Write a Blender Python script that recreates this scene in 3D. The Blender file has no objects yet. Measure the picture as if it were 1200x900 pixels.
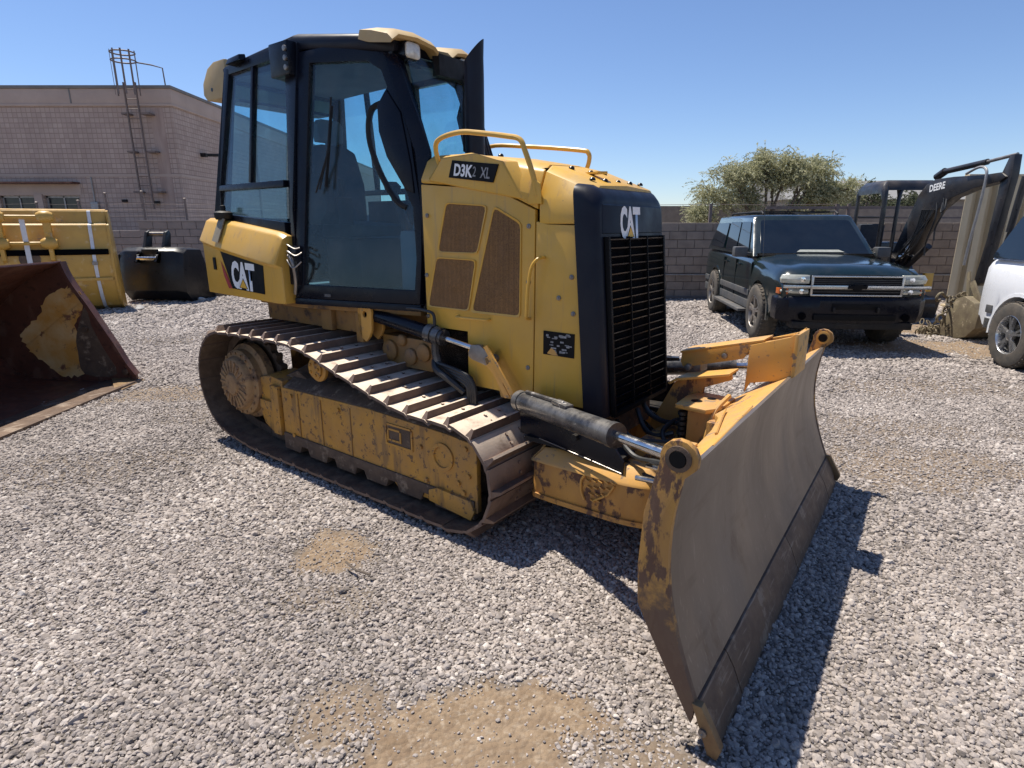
import bpy, bmesh, math, random
import numpy as np
from mathutils import Vector, Matrix

PI = math.pi
SC = bpy.context.scene
COL = SC.collection

# ---------------------------------------------------------------- camera
cam_d = bpy.data.cameras.new('camera')
cam = bpy.data.objects.new('camera', cam_d)
COL.objects.link(cam)
cam.location = (0, 0, 1.695)
cam.rotation_euler = (math.radians(90 - 15.09), 0, 0)
cam_d.sensor_width = 36.0
cam_d.lens = 20.7
cam_d.clip_start = 0.05
cam_d.clip_end = 2500
SC.camera = cam

# ---------------------------------------------------------------- light
HEAD = -37.38                                 # heading of the bulldozer
SUN_EL = 70.0
_a = math.radians(HEAD)
_sl = (0.44, -0.04)                          # shadow drift per metre, in the bulldozer's own axes
_sw = (_sl[0]*math.cos(_a) - _sl[1]*math.sin(_a), _sl[0]*math.sin(_a) + _sl[1]*math.cos(_a))
sun_vec = Vector((-_sw[0], -_sw[1], 1.0)).normalized()    # towards the sun
SUN_EL = math.degrees(math.asin(sun_vec.z))
world = bpy.data.worlds.new('World'); SC.world = world; world.use_nodes = True
wn = world.node_tree
bg = wn.nodes['Background']
sky = wn.nodes.new('ShaderNodeTexSky'); sky.sky_type = 'NISHITA'; sky.sun_disc = False
sky.sun_elevation = math.radians(SUN_EL)
sky.sun_rotation = math.atan2(sun_vec.x, sun_vec.y)
sky.altitude = 350; sky.air_density = 1.0; sky.dust_density = 0.1; sky.ozone_density = 4.0
tint = wn.nodes.new('ShaderNodeMix'); tint.data_type = 'RGBA'; tint.blend_type = 'MULTIPLY'; tint.inputs[0].default_value = 1.0
tint.inputs[7].default_value = (0.96, 0.98, 1.10, 1)
wn.links.new(sky.outputs[0], tint.inputs[6]); wn.links.new(tint.outputs[2], bg.inputs[0]); bg.inputs[1].default_value = 0.088
sd = bpy.data.lights.new('sun', 'SUN'); sd.energy = 5.0; sd.angle = math.radians(0.55); sd.color = (1.0, 0.935, 0.83)
sun = bpy.data.objects.new('sun', sd); COL.objects.link(sun)
sun.rotation_euler = sun_vec.to_track_quat('Z', 'Y').to_euler()
SC.view_settings.view_transform = 'Standard'
SC.view_settings.look = 'None'
SC.view_settings.exposure = 0.50
SC.view_settings.gamma = 1.0

# ---------------------------------------------------------------- materials
def surf(name, c1, c2=None, scale=6.0, rough=0.5, metal=0.0, bump=0.0, bscale=60.0,
         wear=None, wscale=9.0, wth=0.56, wsoft=0.04, dust=None, damt=0.0, spec=0.5, rvar=0.12,
         stretch=(1, 1, 1), obj=False, edge=None, coat=0.0, rand=0.0, dlo=0.42, dhi=0.62, side=0.35):
    """noise-mottled paint, metal or masonry, with optional chipped wear and settled dust"""
    m = bpy.data.materials.new(name); m.use_nodes = True
    nt = m.node_tree; N = nt.nodes; L = nt.links
    b = N['Principled BSDF']
    if obj:
        tc = N.new('ShaderNodeTexCoord'); src = tc.outputs['Object']
    else:
        g = N.new('ShaderNodeNewGeometry'); src = g.outputs['Position']
    mp = N.new('ShaderNodeMapping'); mp.inputs['Scale'].default_value = stretch
    L.new(src, mp.inputs[0]); src = mp.outputs[0]
    def noise(s, det=5, rg=0.6):
        n = N.new('ShaderNodeTexNoise'); n.inputs['Scale'].default_value = s
        n.inputs['Detail'].default_value = det; n.inputs['Roughness'].default_value = rg
        L.new(src, n.inputs['Vector']); return n.outputs['Fac']
    def ramp(f, a, bb, lo=0.0, hi=1.0):
        r = N.new('ShaderNodeMapRange'); r.inputs[1].default_value = a; r.inputs[2].default_value = bb
        r.inputs[3].default_value = lo; r.inputs[4].default_value = hi
        L.new(f, r.inputs[0]); return r.outputs[0]
    def mix(f, a, bb):
        x = N.new('ShaderNodeMix'); x.data_type = 'RGBA'
        if isinstance(f, float): x.inputs[0].default_value = f
        else: L.new(f, x.inputs[0])
        for s, v in ((6, a), (7, bb)):
            if isinstance(v, tuple): x.inputs[s].default_value = (*v, 1)
            else: L.new(v, x.inputs[s])
        return x.outputs[2]
    c2 = c2 or c1
    n1 = noise(scale)
    col = mix(ramp(n1, 0.35, 0.65), c1, c2)
    rg = ramp(noise(scale*2.3), 0.3, 0.7, max(0.02, rough-rvar), min(1, rough+rvar))
    if rand:
        oi = N.new('ShaderNodeObjectInfo')
        hs = N.new('ShaderNodeHueSaturation')
        L.new(ramp(oi.outputs['Random'], 0, 1, 1-rand, 1+rand), hs.inputs['Value'])
        L.new(col, hs.inputs['Color']); col = hs.outputs[0]
    if wear:
        w = ramp(noise(wscale, 8, 0.68), wth, wth+wsoft)
        col = mix(w, col, wear)
        rr = N.new('ShaderNodeMath'); rr.operation = 'MAXIMUM'
        ms = N.new('ShaderNodeMath'); ms.operation = 'MULTIPLY'; ms.inputs[1].default_value = 0.75
        L.new(w, ms.inputs[0]); L.new(rg, rr.inputs[0]); L.new(ms.outputs[0], rr.inputs[1]); rg = rr.outputs[0]
    if dust:
        d = ramp(noise(scale*0.7, 7, 0.7), dlo, dhi, 0.0, damt)
        g2 = N.new('ShaderNodeNewGeometry'); sx = N.new('ShaderNodeSeparateXYZ'); L.new(g2.outputs['Normal'], sx.inputs[0])
        up = ramp(sx.outputs[2], 0.0, 0.9, side, 1.0)
        mm = N.new('ShaderNodeMath'); mm.operation = 'MULTIPLY'; L.new(d, mm.inputs[0]); L.new(up, mm.inputs[1])
        col = mix(mm.outputs[0], col, dust)
    L.new(col, b.inputs['Base Color']); L.new(rg, b.inputs['Roughness'])
    b.inputs['Metallic'].default_value = metal
    b.inputs['Specular IOR Level'].default_value = spec
    if coat: b.inputs['Coat Weight'].default_value = coat; b.inputs['Coat Roughness'].default_value = 0.08
    if bump:
        bp = N.new('ShaderNodeBump'); bp.inputs['Strength'].default_value = bump; bp.inputs['Distance'].default_value = 0.01
        L.new(noise(bscale, 6, 0.65), bp.inputs['Height']); L.new(bp.outputs[0], b.inputs['Normal'])
    return m

def pane(name, tint, refl=0.08, rough=0.01):
    """tinted see-through glass: tinted transmission with a fresnel reflection"""
    m = bpy.data.materials.new(name); m.use_nodes = True
    nt = m.node_tree; N = nt.nodes; L = nt.links
    out = N['Material Output']; N.remove(N['Principled BSDF'])
    t = N.new('ShaderNodeBsdfTransparent'); t.inputs[0].default_value = (*tint, 1)
    g = N.new('ShaderNodeBsdfGlossy'); g.inputs['Roughness'].default_value = rough; g.inputs[0].default_value = (0.95, 0.97, 1, 1)
    lw = N.new('ShaderNodeLayerWeight'); lw.inputs[0].default_value = 0.5
    pw = N.new('ShaderNodeMath'); pw.operation = 'POWER'; pw.inputs[1].default_value = 4.5; L.new(lw.outputs['Facing'], pw.inputs[0])
    ad = N.new('ShaderNodeMath'); ad.operation = 'MULTIPLY_ADD'; ad.inputs[1].default_value = 0.85; ad.inputs[2].default_value = refl; L.new(pw.outputs[0], ad.inputs[0])
    n = N.new('ShaderNodeTexNoise'); n.inputs['Scale'].default_value = 5; n.inputs['Detail'].default_value = 6
    df = N.new('ShaderNodeBsdfDiffuse'); df.inputs[0].default_value = (0.45, 0.42, 0.37, 1)
    mr = N.new('ShaderNodeMapRange'); mr.inputs[1].default_value = 0.4; mr.inputs[2].default_value = 0.75; mr.inputs[4].default_value = 0.06; mr.inputs[3].default_value = 0.01
    ge = N.new('ShaderNodeNewGeometry'); L.new(ge.outputs['Position'], n.inputs['Vector']); L.new(n.outputs['Fac'], mr.inputs[0])
    m0 = N.new('ShaderNodeMixShader'); L.new(mr.outputs[0], m0.inputs[0]); L.new(t.outputs[0], m0.inputs[1]); L.new(df.outputs[0], m0.inputs[2])
    mx = N.new('ShaderNodeMixShader'); L.new(ad.outputs[0], mx.inputs[0]); L.new(m0.outputs[0], mx.inputs[1]); L.new(g.outputs[0], mx.inputs[2])
    L.new(mx.outputs[0], out.inputs[0]); return m

DUST = (0.33, 0.25, 0.17)
RUST = (0.10, 0.045, 0.022)
M = {}
M['yellow'] = surf('yellow_paint', (0.66, 0.375, 0.050), (0.60, 0.335, 0.045), 2.5, 0.42, bump=0.03, bscale=220, dust=(0.42, 0.33, 0.20), damt=0.42, rvar=0.1)
M['yellow_worn'] = surf('worn_yellow_paint', (0.56, 0.28, 0.04), (0.47, 0.23, 0.045), 5, 0.55, bump=0.12, bscale=90, wear=(0.16, 0.085, 0.04), wscale=22, wth=0.565, wsoft=0.05, dust=(0.24, 0.17, 0.11), damt=0.75)
M['yellow_shaded_dirty'] = surf('shaded_grimy_yellow_paint', (0.30, 0.155, 0.035), (0.20, 0.10, 0.03), 5, 0.6, bump=0.15, bscale=60, wear=(0.07, 0.04, 0.025), wscale=10, wth=0.55, wsoft=0.1, dust=DUST, damt=0.4)  # yellow darkened for the shade under the cab, with grime on top
M['yellow_faded'] = surf('faded_yellow_paint', (0.50, 0.36, 0.17), (0.44, 0.30, 0.13), 5, 0.6, bump=0.04, dust=DUST, damt=0.3)
M['yellow_blade'] = surf('blade_yellow_paint', (0.64, 0.33, 0.06), (0.58, 0.31, 0.08), 6, 0.5, bump=0.08, bscale=120, wear=(0.24, 0.16, 0.10), wscale=10, wth=0.60, wsoft=0.03, dust=DUST, damt=0.45)
M['yellow_chip'] = surf('chipped_yellow_paint', (0.52, 0.26, 0.05), (0.42, 0.20, 0.05), 7, 0.6, bump=0.15, bscale=80, wear=(0.11, 0.05, 0.028), wscale=11, wth=0.52, wsoft=0.05, dust=DUST, damt=0.3, stretch=(1, 1, 0.6))
M['end_rust'] = surf('rusted_end_plate', (0.50, 0.26, 0.055), (0.40, 0.20, 0.05), 7, 0.6, bump=0.2, bscale=80, wear=(0.115, 0.055, 0.032), wscale=15, wth=0.50, wsoft=0.06, dust=DUST, damt=0.3, stretch=(1.4, 1, 0.55))
def rust_below(m, z0, z1, c):
    nt = m.node_tree; N = nt.nodes; L = nt.links; b = N['Principled BSDF']
    g = N.new('ShaderNodeNewGeometry'); s = N.new('ShaderNodeSeparateXYZ'); L.new(g.outputs['Position'], s.inputs[0])
    n = N.new('ShaderNodeTexNoise'); n.inputs['Scale'].default_value = 14; n.inputs['Detail'].default_value = 8; n.inputs['Roughness'].default_value = 0.7; L.new(g.outputs['Position'], n.inputs['Vector'])
    a = N.new('ShaderNodeMath'); a.operation = 'MULTIPLY_ADD'; a.inputs[1].default_value = 0.9; L.new(n.outputs['Fac'], a.inputs[0]); L.new(s.outputs[2], a.inputs[2])
    r = N.new('ShaderNodeMapRange'); r.inputs[1].default_value = z0+0.45; r.inputs[2].default_value = z1+0.45; r.inputs[3].default_value = 1; r.inputs[4].default_value = 0; L.new(a.outputs[0], r.inputs[0])
    old = b.inputs['Base Color'].links[0].from_socket; x = N.new('ShaderNodeMix'); x.data_type = 'RGBA'; x.inputs[7].default_value = (*c, 1)
    L.new(r.outputs[0], x.inputs[0]); L.new(old, x.inputs[6]); L.new(x.outputs[2], b.inputs['Base Color'])
rust_below(M['end_rust'], 0.42, 0.60, (0.135, 0.08, 0.05))
M['bucket_yellow'] = surf('bucket_yellow_paint', (0.58, 0.34, 0.07), (0.50, 0.29, 0.06), 3, 0.4, bump=0.05, bscale=60, wear=(0.3, 0.2, 0.11), wscale=3, wth=0.62, wsoft=0.05)
M['yellow_old'] = surf('flaking_yellow_paint', (0.60, 0.29, 0.06), (0.70, 0.50, 0.25), 3.2, 0.6, bump=0.25, bscale=25, wear=(0.20, 0.085, 0.045), wscale=7, wth=0.575, wsoft=0.07)
M['black'] = surf('black_paint', (0.0035, 0.0045, 0.010), (0.005, 0.0065, 0.013), 4, 0.30, bump=0.02, dust=DUST, damt=0.02, spec=0.25)
M['black_matte'] = surf('black_plastic', (0.009, 0.009, 0.010), (0.014, 0.014, 0.015), 8, 0.6, bump=0.05, dust=DUST, damt=0.08, spec=0.3)
M['shell'] = surf('dark_grille_shell', (0.0045, 0.0065, 0.015), (0.007, 0.009, 0.019), 3, 0.40, dust=DUST, damt=0.03, spec=0.25)
M['rubber'] = surf('rubber', (0.022, 0.021, 0.020), (0.04, 0.037, 0.033), 6, 0.85, bump=0.1, dust=DUST, damt=0.45)
M['hose'] = surf('hose_rubber', (0.015, 0.015, 0.016), (0.03, 0.03, 0.03), 12, 0.5, bump=0.05)
M['chrome'] = surf('chrome', (0.75, 0.76, 0.78), None, 5, 0.10, 1.0, rvar=0.05)
M['rod'] = surf('cylinder_rod', (0.62, 0.62, 0.62), (0.5, 0.5, 0.5), 8, 0.2, 1.0)
M['steel'] = surf('bare_steel', (0.30, 0.28, 0.26), (0.20, 0.18, 0.165), 10, 0.45, 0.7, bump=0.08, bscale=90)
M['cylinder'] = surf('dusty_black_cylinder', (0.03, 0.03, 0.035), (0.06, 0.06, 0.062), 9, 0.32, 0.3, wear=(0.35, 0.33, 0.31), wscale=14, wth=0.60, wsoft=0.06, dust=(0.4, 0.37, 0.33), damt=0.5)
M['mold'] = surf('blade_face_steel', (0.170, 0.137, 0.108), (0.215, 0.180, 0.148), 1.6, 0.42, 0.55, bump=0.035, bscale=30, wear=(0.13, 0.085, 0.055), wscale=2.2, wth=0.60, wsoft=0.1, stretch=(1, 1, 0.35), rvar=0.1)
M['edge'] = surf('cutting_edge_steel', (0.150, 0.098, 0.066), (0.105, 0.068, 0.048), 7, 0.55, 0.35, bump=0.15, bscale=70, wear=(0.26, 0.2, 0.15), wscale=6, wth=0.57, wsoft=0.08)
M['edge_end'] = surf('end_bit_steel', (0.26, 0.17, 0.08), (0.17, 0.10, 0.05), 9, 0.5, 0.35, bump=0.12, bscale=70)
M['shoe'] = surf('worn_shoe_face', (0.27, 0.185, 0.14), (0.19, 0.125, 0.095), 9, 0.55, 0.2, bump=0.2, bscale=90, wear=(0.12, 0.075, 0.055), wscale=9, wth=0.56, wsoft=0.10, dust=(0.76, 0.63, 0.50), damt=0.96, dlo=0.25, dhi=0.48, side=0.0)  # dust on upward faces, paled further for the sun falling on them
M['shoe_side'] = surf('shaded_rusty_flank', (0.20, 0.135, 0.10), (0.13, 0.085, 0.065), 9, 0.65, 0.15, bump=0.25, bscale=70, wear=(0.30, 0.22, 0.17), wscale=9, wth=0.58, wsoft=0.10)  # rust brown, darkened further for the shade on the grouser flanks
M['chain'] = surf('greasy_track_chain', (0.085, 0.058, 0.042), (0.13, 0.09, 0.065), 14, 0.6, 0.3, bump=0.2, bscale=70, dust=DUST, damt=0.4)
M['dirt_iron'] = surf('dirt_caked_iron', (0.13, 0.085, 0.055), (0.085, 0.055, 0.038), 10, 0.8, 0.0, bump=0.5, bscale=45, wear=(0.26, 0.19, 0.13), wscale=11, wth=0.55, wsoft=0.1)
M['sprocket'] = surf('dusty_final_drive', (0.38, 0.23, 0.10), (0.22, 0.13, 0.07), 12, 0.75, bump=0.3, bscale=60, wear=(0.12, 0.07, 0.04), wscale=12, wth=0.55, wsoft=0.06)
M['mesh'] = surf('vent_mesh', (0.27, 0.135, 0.04), (0.21, 0.105, 0.033), 5, 0.7, bump=0.5, bscale=420)
def perforate(m, s=150.0):
    nt = m.node_tree; N = nt.nodes; L = nt.links; b = N['Principled BSDF']
    g = N.new('ShaderNodeNewGeometry'); v = N.new('ShaderNodeTexVoronoi'); v.inputs['Scale'].default_value = s; v.inputs['Randomness'].default_value = 0.35
    L.new(g.outputs['Position'], v.inputs['Vector'])
    r = N.new('ShaderNodeMapRange'); r.inputs[1].default_value = 0.30; r.inputs[2].default_value = 0.42; L.new(v.outputs['Distance'], r.inputs[0])
    old = b.inputs['Base Color'].links[0].from_socket; x = N.new('ShaderNodeMix'); x.data_type = 'RGBA'; x.inputs[6].default_value = (0.035, 0.018, 0.008, 1)
    L.new(r.outputs[0], x.inputs[0]); L.new(old, x.inputs[7]); L.new(x.outputs[2], b.inputs['Base Color'])
perforate(M['mesh'])
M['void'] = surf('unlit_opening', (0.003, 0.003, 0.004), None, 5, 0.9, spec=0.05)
M['white'] = surf('white_print', (0.80, 0.80, 0.79), None, 5, 0.5)
M['print_yellow'] = surf('yellow_print', (0.75, 0.42, 0.04), None, 5, 0.5)
M['print_red'] = surf('red_print', (0.35, 0.03, 0.03), None, 5, 0.5)
M['print_black'] = surf('black_print', (0.006, 0.006, 0.007), None, 5, 0.55, spec=0.15)
M['print_grey'] = surf('worn_grey_print', (0.16, 0.16, 0.165), (0.35, 0.35, 0.35), 90, 0.6)
M['grey_tape'] = surf('grey_latch', (0.24, 0.20, 0.14), (0.20, 0.17, 0.12), 9, 0.6)
M['glass'] = pane('tinted_cab_glass', (0.72, 0.87, 0.91), 0.03)
M['seat'] = surf('seat_cloth', (0.03, 0.035, 0.045), (0.045, 0.05, 0.06), 9, 0.9, bump=0.1)
M['cabin'] = surf('cab_lining', (0.13, 0.15, 0.18), (0.17, 0.19, 0.22), 3, 0.8)
M['lamp'] = surf('lamp_lens', (0.72, 0.70, 0.64), (0.55, 0.54, 0.5), 60, 0.12, 0.1)
M['wood'] = surf('weathered_timber', (0.20, 0.15, 0.10), (0.12, 0.09, 0.065), 4, 0.85, bump=0.3, bscale=30, stretch=(1, 8, 8))
M['darkgreen'] = surf('dark_green_car_paint', (0.003, 0.0105, 0.0105), (0.004, 0.014, 0.0135), 2, 0.16, 0.1, rvar=0.05, coat=0.7, dust=(0.2, 0.19, 0.17), damt=0.10)
M['carwhite'] = surf('white_car_paint', (0.74, 0.75, 0.77), (0.70, 0.71, 0.73), 2, 0.28, rvar=0.08, coat=0.5)
M['carglass'] = surf('dark_car_glass', (0.004, 0.007, 0.012), (0.006, 0.010, 0.016), 3, 0.05, rvar=0.03, spec=0.6, dust=(0.2, 0.2, 0.2), damt=0.02)
M['clad'] = surf('grey_cladding', (0.06, 0.065, 0.07), (0.08, 0.085, 0.09), 6, 0.5, dust=DUST, damt=0.3)
M['silver'] = surf('silver_trim', (0.55, 0.55, 0.54), (0.45, 0.45, 0.44), 6, 0.25, 0.9)
M['alloy'] = surf('alloy_wheel', (0.62, 0.62, 0.63), (0.5, 0.5, 0.5), 12, 0.28, 0.85, dust=DUST, damt=0.15)
M['headlamp'] = surf('clouded_headlamp', (0.42, 0.43, 0.36), (0.55, 0.55, 0.48), 22, 0.12, 0.2)
M['amber'] = surf('amber_lens', (0.55, 0.13, 0.02), (0.45, 0.10, 0.02), 20, 0.15)
M['rubberdark'] = surf('tyre_rubber', (0.045, 0.042, 0.038), (0.07, 0.064, 0.056), 9, 0.9, bump=0.15, dust=DUST, damt=0.35)
M['rustred'] = surf('rusty_bucket_steel', (0.15, 0.058, 0.036), (0.10, 0.040, 0.027), 3, 0.55, 0.25, bump=0.1, bscale=35, wear=(0.15, 0.085, 0.06), wscale=3, wth=0.58, wsoft=0.1)
M['strap'] = surf('white_strap', (0.70, 0.71, 0.73), (0.6, 0.61, 0.63), 9, 0.6)
M['blackbucket'] = surf('gloss_black_bucket', (0.006, 0.006, 0.007), (0.010, 0.010, 0.011), 5, 0.38, bump=0.06, bscale=30, dust=DUST, damt=0.05, spec=0.35)
M['block'] = surf('wall_block', (0.26, 0.22, 0.185), (0.205, 0.17, 0.145), 5, 0.9, bump=0.35, bscale=55, rand=0.12)
M['mortar'] = surf('mortar', (0.12, 0.10, 0.09), (0.15, 0.125, 0.11), 20, 0.95, bump=0.2)
M['greyblock'] = surf('grey_wall_block', (0.25, 0.215, 0.20), (0.215, 0.185, 0.172), 4, 0.9, bump=0.25, bscale=50, rand=0.08)
M['render'] = surf('pinkish_render', (0.47, 0.37, 0.315), (0.42, 0.33, 0.28), 1.5, 0.9, bump=0.1)
M['flash'] = surf('roof_flashing', (0.20, 0.19, 0.18), (0.16, 0.15, 0.145), 3, 0.6, 0.2)
M['darksteel'] = surf('painted_dark_steel', (0.20, 0.155, 0.14), (0.15, 0.12, 0.108), 8, 0.6, 0.2)
M['galv'] = surf('galvanised_steel', (0.38, 0.37, 0.36), (0.3, 0.29, 0.28), 10, 0.5, 0.5)
M['container'] = surf('beige_container_paint', (0.60, 0.49, 0.32), (0.54, 0.44, 0.28), 2, 0.6, bump=0.05, wear=(0.22, 0.13, 0.08), wscale=4, wth=0.67, wsoft=0.06)
M['window'] = surf('dark_window', (0.02, 0.022, 0.024), (0.03, 0.03, 0.032), 4, 0.15)
M['mud'] = surf('muddy_bucket_steel', (0.20, 0.165, 0.10), (0.13, 0.10, 0.065), 8, 0.8, bump=0.4, bscale=40, wear=(0.33, 0.27, 0.18), wscale=9, wth=0.55, wsoft=0.08)
M['excblack'] = surf('excavator_black', (0.014, 0.014, 0.017), (0.022, 0.022, 0.025), 5, 0.35, dust=DUST, damt=0.14)
M['bark'] = surf('bark', (0.10, 0.075, 0.055), (0.14, 0.11, 0.085), 14, 0.9, bump=0.4)
M['farhouse'] = surf('far_house_wall', (0.22, 0.20, 0.185), (0.26, 0.235, 0.215), 2, 0.9)
M['shingle'] = surf('grey_roof', (0.24, 0.235, 0.23), (0.19, 0.185, 0.18), 7, 0.9, bump=0.3, bscale=20)

def streaks(m, c, scale, st, th, soft, amt, seed=3.0):
    nt = m.node_tree; N = nt.nodes; L = nt.links; b = N['Principled BSDF']
    g = N.new('ShaderNodeNewGeometry'); mp = N.new('ShaderNodeMapping'); mp.inputs['Scale'].default_value = st; mp.inputs['Location'].default_value = (seed, seed, seed)
    mp.inputs['Rotation'].default_value = (0, 0, -math.radians(HEAD)); mp.vector_type = 'POINT'
    r0 = N.new('ShaderNodeVectorRotate'); r0.rotation_type = 'Z_AXIS'; r0.inputs['Angle'].default_value = -math.radians(HEAD); mp.inputs['Rotation'].default_value = (0, 0, 0)
    L.new(g.outputs['Position'], r0.inputs['Vector']); L.new(r0.outputs[0], mp.inputs[0])
    n = N.new('ShaderNodeTexNoise'); n.inputs['Scale'].default_value = scale; n.inputs['Detail'].default_value = 4; L.new(mp.outputs[0], n.inputs['Vector'])
    r = N.new('ShaderNodeMapRange'); r.inputs[1].default_value = th; r.inputs[2].default_value = th+soft; r.inputs[4].default_value = amt; L.new(n.outputs['Fac'], r.inputs[0])
    old = b.inputs['Base Color'].links[0].from_socket; x = N.new('ShaderNodeMix'); x.data_type = 'RGBA'; x.inputs[7].default_value = (*c, 1)
    L.new(r.outputs[0], x.inputs[0]); L.new(old, x.inputs[6]); L.new(x.outputs[2], b.inputs['Base Color'])
streaks(M['mold'], (0.34, 0.30, 0.26), 26, (3.0, 3.0, 0.10), 0.60, 0.12, 0.45)
streaks(M['mold'], (0.10, 0.07, 0.05), 9, (0.5, 0.25, 1.6), 0.60, 0.10, 0.35, 7.0)
streaks(M['yellow'], (0.36, 0.22, 0.10), 14, (2.2, 2.2, 0.16), 0.585, 0.12, 0.40)
streaks(M['yellow'], (0.20, 0.11, 0.05), 75, (1, 1, 1), 0.715, 0.02, 0.7, 5.0)
streaks(M['yellow_worn'], (0.16, 0.095, 0.05), 10, (1.5, 1.5, 0.3), 0.57, 0.10, 0.6)
streaks(M['yellow_blade'], (0.25, 0.16, 0.09), 30, (1, 1, 1), 0.64, 0.03, 0.7, 2.0)
streaks(M['rustred'], (0.20, 0.11, 0.075), 6, (1, 1, 0.5), 0.57, 0.08, 0.55, 4.0)
streaks(M['rustred'], (0.05, 0.025, 0.018), 16, (1, 1, 1), 0.60, 0.06, 0.6, 9.0)
streaks(M['edge'], (0.30, 0.24, 0.19), 30, (0.5, 0.15, 2.5), 0.60, 0.06, 0.5)
streaks(M['bucket_yellow'], (0.75, 0.62, 0.40), 8, (1, 1, 1), 0.60, 0.1, 0.3)
# ---------------------------------------------------------------- mesh helpers
def V(*a): return Vector(a)

class MB:
    def __init__(s): s.bm = bmesh.new(); s.mi = 0
    def face(s, vs):
        try:
            f = s.bm.faces.new(vs); f.material_index = s.mi; return f
        except ValueError: return None
    def quad(s, *pts): return s.face([s.bm.verts.new(p) for p in pts])
    def loft(s, rings, closed=True, caps=True, wrap=False):
        R = [[s.bm.verts.new(p) for p in r] for r in rings]
        n = len(R[0]); m = len(R)
        for i in range(m if wrap else m-1):
            a, b = R[i], R[(i+1) % m]
            for j in range(n if closed else n-1):
                k = (j+1) % n
                s.face([a[j], a[k], b[k], b[j]])
        if caps and closed and not wrap:
            s.face(R[0][::-1]); s.face(R[-1])
        return s
    def prism(s, pts, axis, a0, a1):
        f = {'x': lambda p, a: (a, p[0], p[1]), 'y': lambda p, a: (p[0], a, p[1]), 'z': lambda p, a: (p[0], p[1], a)}[axis]
        return s.loft([[f(p, a0) for p in pts], [f(p, a1) for p in pts]])
    def bx(s, x0, x1, y0, y1, z0, z1):
        return s.prism([(x0, y0), (x1, y0), (x1, y1), (x0, y1)], 'z', z0, z1)
    def obox(s, c, size, R=None):
        hx, hy, hz = [q/2 for q in size]; c = Vector(c); R = R or Matrix.Identity(3)
        P = lambda x, y, z: c + R @ Vector((x*hx, y*hy, z*hz))
        return s.loft([[P(-1, -1, z), P(1, -1, z), P(1, 1, z), P(-1, 1, z)] for z in (-1, 1)])
    def beam(s, p0, p1, w, h, up=(0, 0, 1)):
        p0, p1 = Vector(p0), Vector(p1); d = (p1-p0).normalized(); u = Vector(up)
        sd_ = d.cross(u).normalized(); u = sd_.cross(d)
        r = lambda p: [p + sd_*a*w/2 + u*b*h/2 for a, b in ((-1, -1), (1, -1), (1, 1), (-1, 1))]
        return s.loft([r(p0), r(p1)])
    def tube(s, path, r, n=8, wrap=False, caps=True):
        P = [Vector(p) for p in path]; rings = []; m = len(P)
        u = None
        for i, p in enumerate(P):
            if wrap: t = (P[(i+1) % m]-P[i-1])
            else: t = (P[min(i+1, m-1)]-P[max(i-1, 0)])
            t.normalize()
            if u is None:
                u = Vector((0, 0, 1)) if abs(t.z) < 0.9 else Vector((1, 0, 0))
            u = (u - t*u.dot(t)).normalized(); w = t.cross(u)
            rr = r[i] if isinstance(r, (list, tuple)) else r
            rings.append([p + (u*math.cos(2*PI*k/n) + w*math.sin(2*PI*k/n))*rr for k in range(n)])
        return s.loft(rings, wrap=wrap, caps=caps)
    def cyl(s, p0, p1, r, r2=None, n=20): return s.tube([p0, p1], [r, r if r2 is None else r2], n)
    def lathe(s, prof, o, ax, n=28):
        """prof: (radius, height) pairs along axis ax from origin o"""
        o = Vector(o); ax = Vector(ax).normalized()
        u = ax.orthogonal().normalized(); w = ax.cross(u)
        return s.loft([[o + ax*h + (u*math.cos(2*PI*k/n)+w*math.sin(2*PI*k/n))*max(r, 1e-4) for k in range(n)] for r, h in prof])
    def plate_hole(s, outer, c, r, axis, a0, a1, n=24):
        """plate whose outline is outer (2-D), with a round hole of radius r about c"""
        O = []
        for k in range(n):
            d = (math.cos(2*PI*k/n), math.sin(2*PI*k/n)); best = None
            for i in range(len(outer)):
                p, q = outer[i], outer[(i+1) % len(outer)]
                ex, ey = q[0]-p[0], q[1]-p[1]; den = d[0]*ey - d[1]*ex
                if abs(den) < 1e-9: continue
                t = ((p[0]-c[0])*ey - (p[1]-c[1])*ex)/den; w = ((p[0]-c[0])*d[1] - (p[1]-c[1])*d[0])/den
                if t > 0 and -1e-6 <= w <= 1+1e-6 and (best is None or t < best): best = t
            best = best or r*1.5
            O.append(((c[0]+d[0]*best, c[1]+d[1]*best), (c[0]+d[0]*r, c[1]+d[1]*r)))
        f = {'x': lambda p, a: (a, p[0], p[1]), 'y': lambda p, a: (p[0], a, p[1]), 'z': lambda p, a: (p[0], p[1], a)}[axis]
        return s.loft([[f(o[0], a0) for o in O], [f(o[0], a1) for o in O], [f(o[1], a1) for o in O], [f(o[1], a0) for o in O]], wrap=True)
    def xform(s, mtx): bmesh.ops.transform(s.bm, matrix=mtx, verts=s.bm.verts); return s
    def mesh(s, name, mats, bevel=0.0, seg=2, smooth=35):
        bmesh.ops.recalc_face_normals(s.bm, faces=s.bm.faces)
        if bevel:
            es = [e for e in s.bm.edges if len(e.link_faces) == 2 and e.calc_face_angle(0) > math.radians(32)]
            try: bmesh.ops.bevel(s.bm, geom=es, offset=bevel, segments=seg, profile=0.6, affect='EDGES', clamp_overlap=True)
            except Exception: pass
        me = bpy.data.meshes.new(name); s.bm.to_mesh(me); s.bm.free()
        for m in (mats if isinstance(mats, (list, tuple)) else [mats]): me.materials.append(m)
        if smooth:
            me.polygons.foreach_set('use_smooth', [True]*len(me.polygons))
            try: me.set_sharp_from_angle(angle=math.radians(smooth))
            except Exception: pass
        return me
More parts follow.
